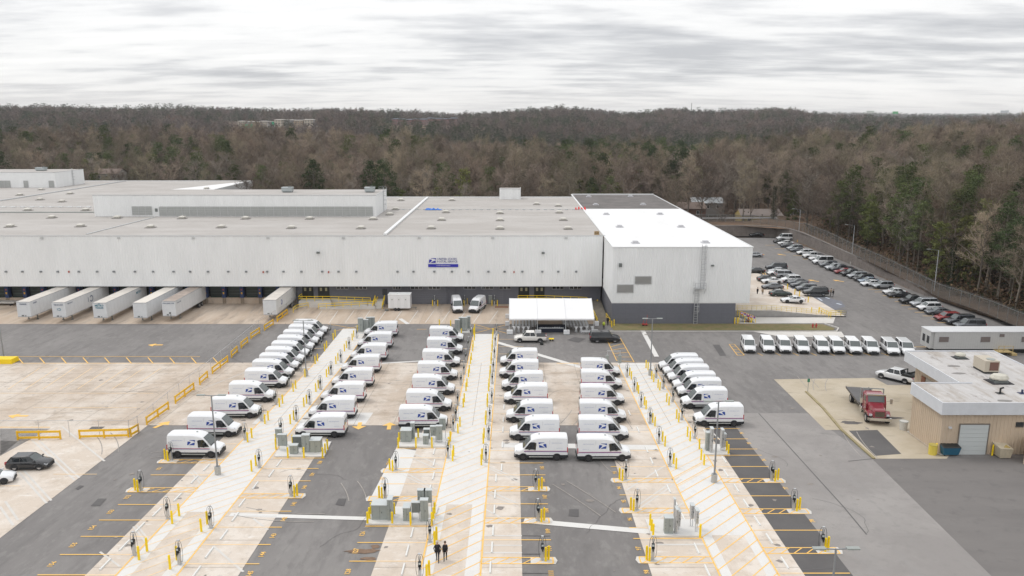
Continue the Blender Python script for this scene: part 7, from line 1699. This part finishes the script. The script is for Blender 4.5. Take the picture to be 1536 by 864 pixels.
FT = [(p.y, p.x) for p in fpts]
def fence_x(y):
    if y < FT[0][0]: return FT[0][1]+(FT[0][0]-y)*.1
    for (a, xa_), (b, xb_) in zip(FT, FT[1:]):
        if y <= b: return xa_+(xb_-xa_)*(y-a)/(b-a)
    return FT[-1][1]
def clear(x, y):
    if x < fence_x(y)+2.2 and y < back_y(x)+4 and x > -294 and y > -60: return False
    
    if 20 < x < 100 and (262 < y < 275 or 278 < y < 285): return False
    for hx, hy, r in HOUSES:
        if abs(x-hx) < r+1 and abs(y-hy) < r+3: return False
        if abs(x-hx*(y/hy)) < r*.6 and hy-22 < y < hy: return rs.random() < .7
    return True
near, mid = [], []
# near wood: jittered grid
y = 100.
while y < 640:
    st = (4.6 if y < 262 else 5.4) if y < 420 else 7.2
    half = 60+y*.74; x = -half
    while x < half:
        xx, yy = x+rs.uniform(-.45,.45)*st, y+rs.uniform(-.45,.45)*st
        if clear(xx, yy) and (yy > 250 or xx > 90): near.append((xx, yy))
        x += st
    y += st
while y < 2300:
    st = 9 if y < 1100 else 12.5
    half = 60+y*.74; x = -half
    while x < half:
        mid.append((x+rs.uniform(-.45,.45)*st, y+rs.uniform(-.45,.45)*st)); x += st
    y += st
farp = []
while y < 4300:
    half = 60+y*.74; x = .18*y
    while x < half: farp.append((x+rs.uniform(-9,9), y+rs.uniform(-9,9))); x += 24
    y += 34
def site(px0, px1, py1):     # where the line of sight to the foot of a far building meets the hillside
    Y = 620.
    while Y < 1395:
        p = at((px0+px1)/2, py1, Y)
        if terrain(p.x, Y) >= p.z: break
        Y += 6
    return Y-4
FARB = {k: site(*k) for k in ((357,412,192),(412,484,190),(588,640,188),(640,686,187),(1233,1246.5,182),(1249.5,1264,187),(1364,1375,193))}
CLR = [((k[0]-768)/1147, (k[1]-768)/1147, Y, tan(PITCH+atan((k[2]-432-2)/FP))) for k, Y in FARB.items()]
def blocks(x, y, z):        # the open ground in front of the far buildings
    u = x/y
    return y > 470 and any(ua-.006 < u < ub+.006 and y < Ys+26 and z+17 > CAMH-y*tt for ua, ub, Ys, tt in CLR)
def kind_near(x, y):
    g = vnoise(x, y, .012, 4.2); u = x/y; q = rs.random()
    if (y < 330 and u < 0 and q < .16) or (x > 88 and y < 300 and q < .10): return 9
    pg = .05+ (.30 if g > .12 else 0) + (.14 if u > .32 and y < 320 else 0) + (.35 if 440 < y < 620 and u < -.15 and g > 0 else 0) + (.45 if 400 < y < 520 and -.1 < u < .3 and g > -.1 else 0)+(.10 if x > 85 and y < 230 else 0)
    if rs.random() < pg: return rs.choice((6, 6, 7, 8 if y < 300 else 7))
    return rs.choice((0, 0, 1, 1, 2, 3, 4, 5, 2))
cand = []
for x, y in near:
    z = terrain(x, y); k = kind_near(x, y)
    if blocks(x, y, z): continue
    if x > 90 and y < 262 and x < rbx(y)+24: z = max(z, 2.6+ (0 if y > 165 else -.4))
    px, py, dep = px_of(x, y, z+12); cand.append((dep if -60 < px < 1600 and dep > 0 else 1e9, x, y, z, k, px))
cand.sort(); ind, rest = [], []
edge = lambda c: c[0] < 1e8 and (c[1] > 60 or c[2] < 345)
for c in cand:
    (ind if (len(ind) < 296 and edge(c)) else rest).append(c)
COLR = {0:'brown grey', 1:'mauve grey', 2:'pale tan', 3:'russet', 4:'ivy-trunked grey', 5:'whitish', 6:'dark green', 7:'olive green', 8:'bushy olive', 9:'ivy-clad dark'}
cnt = {}
def where(px): return ('above the long warehouse roof' if px < 860 else 'behind the white wing roof' if px < 1040 else 'by the far houses' if px < 1190 else 'beyond the security fence')
ind.sort(key=lambda c: c[5])
for i, (dep, x, y, z, k, px) in enumerate(ind):
    nm = PROT[k][0]
    wh = where(px); q_ = cnt.get((k, wh), 0); cnt[(k, wh)] = q_+1
    bare = k in (0,1,2,3,4,5)
    lab = f"{COLR[k]} {'leafless tree' if bare else 'pine' if k in (6,7) else 'evergreen' if k == 8 else 'tree'}, {ordw(q_)} such from the left {wh}"
    t = thing(nm, lab, 'tree', (x, y, z-.2), rs.uniform(0, 6.28), 'trees of the wood '+wh); s = rs.uniform(.78, 1.12); t.scale = (s*rs.uniform(.95,1.1), s, s)
    for pn, me in PROT[k][1]: link(pn, me, t)
def scatter(name, protos, pts, seed):
    """one object: points carrying variant, turn and size; geometry nodes stand a tree on each"""
    coll = bpy.data.collections.new(name+'_kinds')
    for i, (nm, parts) in enumerate(protos):
        vs_, fs, ms, mats_ = [], [], [], []
        for pn, me in parts:
            k = len(vs_); vs_ += [tuple(v.co) for v in me.vertices]; mi = len(mats_); mats_.append(me.materials[0]); fs += [tuple(k+a for a in p.vertices) for p in me.polygons]; ms += [mi]*len(me.polygons)
        me = bpy.data.meshes.new('kind'); me.from_pydata(vs_, [], fs)
        for q in mats_: me.materials.append(q)
        me.polygons.foreach_set('material_index', ms); o = bpy.data.objects.new('k%02d' % i, me); coll.objects.link(o)
    me = bpy.data.meshes.new(name); me.from_pydata([p[:3] for p in pts], [], [])
    a = me.attributes.new('variant', 'INT', 'POINT'); a.data.foreach_set('value', [p[3] for p in pts])
    b = me.attributes.new('turn', 'FLOAT_VECTOR', 'POINT'); b.data.foreach_set('vector', [c for p in pts for c in (0, 0, p[4])])
    c_ = me.attributes.new('size', 'FLOAT', 'POINT'); c_.data.foreach_set('value', [p[5] for p in pts])
    o = bpy.data.objects.new(name, me); COL.objects.link(o); o['kind'] = 'stuff'
    ng = bpy.data.node_groups.new(name, 'GeometryNodeTree'); ng.interface.new_socket('Geometry', in_out='INPUT', socket_type='NodeSocketGeometry'); ng.interface.new_socket('Geometry', in_out='OUTPUT', socket_type='NodeSocketGeometry')
    n = ng.nodes; l = ng.links; gi = n.new('NodeGroupInput'); go = n.new('NodeGroupOutput'); ip = n.new('GeometryNodeInstanceOnPoints'); ci = n.new('GeometryNodeCollectionInfo')
    ci.inputs['Collection'].default_value = coll; ci.inputs['Separate Children'].default_value = True; ci.inputs['Reset Children'].default_value = True
    m2p = n.new('GeometryNodeMeshToPoints')
    def attr(nm_, ty):
        q = n.new('GeometryNodeInputNamedAttribute'); q.data_type = ty; q.inputs['Name'].default_value = nm_; return q.outputs['Attribute']
    l.new(gi.outputs[0], m2p.inputs['Mesh']); l.new(m2p.outputs[0], ip.inputs['Points']); l.new(ci.outputs[0], ip.inputs['Instance']); ip.inputs['Pick Instance'].default_value = True
    l.new(attr('variant', 'INT'), ip.inputs['Instance Index']); l.new(attr('turn', 'FLOAT_VECTOR'), ip.inputs['Rotation']); l.new(attr('size', 'FLOAT'), ip.inputs['Scale']); l.new(ip.outputs[0], go.inputs[0])
    md = o.modifiers.new('trees', 'NODES'); md.node_group = ng; return o
P1 = [(x, y, z-.3, k, rs.uniform(0, 6.28), rs.uniform(.68, 1.18)) for dep, x, y, z, k, px in rest]
scatter('woodland', PROT, P1, 1)
P2 = []
for x, y in mid:
    g = vnoise(x, y, .006, 9.1)+.5*vnoise(x, y, .02, 2); z = terrain(x, y); u = x/y
    pg = .10+(.55 if g > .09 else 0)+(.6 if (640 < y < 800 and -.14 < u < .34 and g > -.15) else 0)
    if blocks(x, y, z): continue
    k = rs.choice((3, 4)) if rs.random() < pg else rs.choice((0, 1, 2, 1, 0)); P2.append((x, y, z-.5, k, rs.uniform(0, 6.28), rs.uniform(.7, 1.3)))
for x, y in farp: P2.append((x, y, terrain(x, y)-.5, rs.choice((0, 1, 3)), rs.uniform(0, 6.28), rs.uniform(1.4, 2.0)))
scatter('distant_woodland', LOD, P2, 2)
# undergrowth at the wood's foot along the fence and behind the building
SH = MB(); 
for k in range(60000):
    if rs.random() < .6: y = rs.uniform(110, 262); x = fence_x(y)+rs.uniform(.6, 26)
    else: x = rs.uniform(-260, 110); y = back_y(x)+rs.uniform(8, 45)
    if not clear(x, y): continue
    z = max(terrain(x, y), 2.4 if x > 90 and y < 262 else -9); h = rs.uniform(.2, 5.5 if rs.random() < .4 else 2.6); p = Vector((x, y, z+rs.uniform(0, h))); u, v = rv(rs.uniform(.3,.8)), rv(rs.uniform(.3,.8)); SH.mi(rs.choice((0, 0, 1, 2))).face([p, p+u, p+v])
SH.build('undergrowth', [twigm('brush_brown', (.12,.08,.055)), twigm('brush_green', (.045,.055,.03)), twigm('brush_straw', (.20,.14,.08))], kind='stuff')
# ---- houses beyond the car park
def house(px, py, Y, w, d, h, wallc, roofc, label, z=None, gable=True):
    p = at(px, py, Y); z = p.z if z is None else z
    t = thing('house', label, 'house', (p.x, Y, z)); wm = mat('house_wall_'+wallc[0], wallc[1], .8); rm = mat('house_roof_'+roofc[0], roofc[1], .8)
    MB().box(-w/2, w/2, 0, d, -2, h).build('wall', wm, t)
    m = MB(); r = h+d*.22
    m.face([(-w/2-.5,-.6,h-.1),(w/2+.5,-.6,h-.1),(w/2+.2,d/2,r),(-w/2-.2,d/2,r)]); m.face([(w/2+.5,d+.6,h-.1),(-w/2-.5,d+.6,h-.1),(-w/2-.2,d/2,r),(w/2+.2,d/2,r)]); m.mi(1).face([(-w/2,0,h),(-w/2,d,h),(-w/2,d/2,r-.1)]); m.face([(w/2,0,h),(w/2,d,h),(w/2,d/2,r-.1)]); m.build('roof', [rm, wm], t)
    for k in range(3): o = MB().box(-w/2+w*(.15+.3*k),-w/2+w*(.15+.3*k)+1.1,-.06,-.01,.9,2.2).build('window', mat('house_trim', (.6,.6,.58), .6), t); MB().box(-w/2+w*(.15+.3*k)+.1,-w/2+w*(.15+.3*k)+1.0,-.09,-.061,1.0,2.1).build('pane', GLASS, o)
    return t
house(1030, 325, 288, 14, 9, 3.0, ('brick', (.14,.08,.06)), ('brown', (.15,.11,.09)), 'brown roofed house just past the wing roof corner')
house(1062, 316, 300, 12, 8, 3.0, ('shade', (.20,.19,.18)), ('pale', (.38,.40,.41)), 'pale metal roofed house behind the brown one')
house(1142, 336, 290, 15, 9, 3.2, ('yellow', (.46,.36,.15)), ('grey', (.25,.21,.19)), 'yellow house with grey roof seen through the bare trees')
house(1211, 332, 304, 9, 8, 3.4, ('white', (.62,.62,.62)), ('slate', (.16,.15,.15)), 'white house with slate roof left of the tall lamp post')
house(1255, 340, 300, 9, 7, 3.0, ('beige', (.34,.28,.22)), ('grey', (.25,.21,.19)), 'beige house almost hidden in the wood beyond the fence')
for i, (px, py, Y) in enumerate(((160,268,330),(560,272,340),(690,281,330),(480,262,345),(440,258,350))): house(px, py+3, Y, 10, 8, 3, ('dim', (.33,.31,.28)), ('brown', (.15,.11,.09)), f"low house glimpsed between trunks behind the warehouse, {ordw(i)} as listed" if False else ('low house glimpsed between trunks behind the left roofs','low house glimpsed behind the long penthouse end','low house glimpsed left of the white roof stair head','low house glimpsed behind the penthouse middle','low pale house glimpsed right of the ivy trees')[i])
sheet_y = MB(); 
for a, b in (((24, 284), (110, 287)),): sheet_y.face([(a[0]-10, 279, 3.4), (112, 279, 4.3), (112, 283.5, 4.4), (a[0]-10, 283.5, 3.5)])
sheet_y.build('road', mat('far_road', (.26,.245,.235), .9), kind='structure')
# ---- far buildings on the hills
def block(px0, px1, py0, py1, Y, label, wallc, roofc, floors=3, d=20, sect=4, name='apartment_building', trim=None):
    Y = FARB.get((px0, px1, py1), Y); a = at(px0, py1, Y); b = at(px1, py0, Y); w = b.x-a.x; h = b.z-a.z; t = thing(name, label, 'building', (a.x, Y, a.z))
    wm = mat('far_wall_'+wallc[0], wallc[1], .8); rm = mat('far_roof_'+roofc[0], roofc[1], .8)
    for k in range(sect):
        x0, x1 = w*k/sect, w*(k+1)/sect; hh = h*(1-.10*((k*7) % 3)/2); MB().box(x0, x1-w*.015, (k % 2)*2, d, -12, hh*.92).build('wall', [wm, mat('far_wall_grey', (.36,.35,.34), .8), mat('far_wall_tan', (.45,.36,.26), .8)][k % 3 if wallc[0] == 'cream' else 0], t)
        m = MB(); m.loft([[(x0-1,(k%2)*2-1,hh*.92),(x1,(k%2)*2-1,hh*.92),(x1,d,hh*.92),(x0-1,d,hh*.92)],[(x0+2,d*.4,hh*1.08 if roofc[0] == 'slate' else hh*.98),(x1-3,d*.4,hh*1.08 if roofc[0] == 'slate' else hh*.98),(x1-3,d*.6,hh*1.08 if roofc[0] == 'slate' else hh*.98),(x0+2,d*.6,hh*1.08 if roofc[0] == 'slate' else hh*.98)]]); m.build('roof', rm, t)
        for f in range(floors):
            for q in range(3): xx = x0+(x1-x0)*(.15+.28*q); MB().box(xx, xx+(x1-x0)*.12, (k%2)*2-.15, (k%2)*2-.02, hh*(.1+.28*f), hh*(.1+.28*f)+hh*.14).build('window', GREYD, t)
    return t
block(357, 412, 181, 192, 1180, 'grey and cream apartment block under construction on the left hill', ('cream', (.55,.50,.42)), ('flat', (.5,.48,.45)), 3, 16, 5)
block(412, 484, 178.5, 190, 1185, 'cream apartment block with green sheathing on the left hill', ('cream', (.55,.50,.42)), ('flat', (.5,.48,.45)), 3, 16, 5)
t = thing('construction_wrap', 'bright green sheathing panels on the unfinished apartment block', 'sheathing', tuple(at(364, 188, FARB[(357,412,192)]-3))); MB().box(0, 14, 0, .5, -3, 1.5).box(42,47,0,.5,0,5).box(60,63,0,.5,-3,2).build('panel', mat('sheathing_green', (.03,.42,.22), .6), t)
block(588, 640, 178, 188, 1180, 'long dark slate roofed apartments on the middle hill, left half', ('brick', (.22,.13,.12)), ('slate', (.06,.07,.09)), 2, 30, 5)
block(640, 686, 177, 187, 1200, 'long dark slate roofed apartments on the middle hill, right half', ('brick', (.22,.13,.12)), ('slate', (.06,.07,.09)), 2, 30, 4)
block(1233, 1246.5, 176.5, 182, 1150, 'white flat warehouse box on the right ridge', ('white', (.75,.76,.77)), ('white', (.75,.75,.75)), 1, 12, 1, 'warehouse')
block(1249.5, 1264, 181.5, 187, 1120, 'lower white warehouse box on the right ridge', ('white', (.75,.76,.77)), ('white', (.75,.75,.75)), 1, 12, 1, 'warehouse')
block(1364, 1375, 184.5, 193, 1050, 'cream building among the trees below the right ridge', ('beige', (.55,.48,.38)), ('beige', (.5,.45,.38)), 2, 10, 2, 'far_building')
def tall(px, py, pw, Y, label, col, legs=2, name='billboard', cat='billboard', hh=2.2):
    p = at(px, py, Y); w = pw/FP*Y; t = thing(name, label, cat, (p.x, Y, p.z)); MB().box(-w/2, w/2, -.5, .5, -hh, hh).build('panel', mat('panel_'+name+str(int(px)), col, .6), t)
    m = MB()
    for k in range(legs): x = 0 if legs == 1 else -w/3+k*2*w/3/(legs-1); m.bar((x, .8, -45), (x, .8, hh-.2), .8)
    m.build('support', GREYC, t)
    return t
tall(1305.5,168,11,1500,'pale billboard on legs on the right skyline',(.62,.65,.62),3); tall(1343,169,8,1500,'green topped billboard on the right skyline',(.15,.45,.22),1); tall(1507,167.5,12,1500,'long pale billboard near the right edge skyline',(.6,.62,.66),3)
tall(1037.5,157,.9,1500,'slim lattice mast on the middle right skyline',(.4,.38,.38),1,'mast','mast',3)
# ============================================================ HAZE
hb_ = MB(); hb_.box(-4700, 4700, -480, 5300, -30, 95); hz_ = hb_.build('haze', [], kind='stuff'); hz_.data.materials.clear()
hm_ = bpy.data.materials.new('haze_air'); hm_.use_nodes = True; q = hm_.node_tree; q.nodes.clear(); vo = q.nodes.new('ShaderNodeVolumePrincipled'); vo.inputs['Density'].default_value = 0.9e-4; vo.inputs['Color'].default_value = (.93,.96,1,1); vo.inputs['Anisotropy'].default_value = .2
om = q.nodes.new('ShaderNodeOutputMaterial'); q.links.new(vo.outputs[0], om.inputs['Volume']); hz_.data.materials.append(hm_)
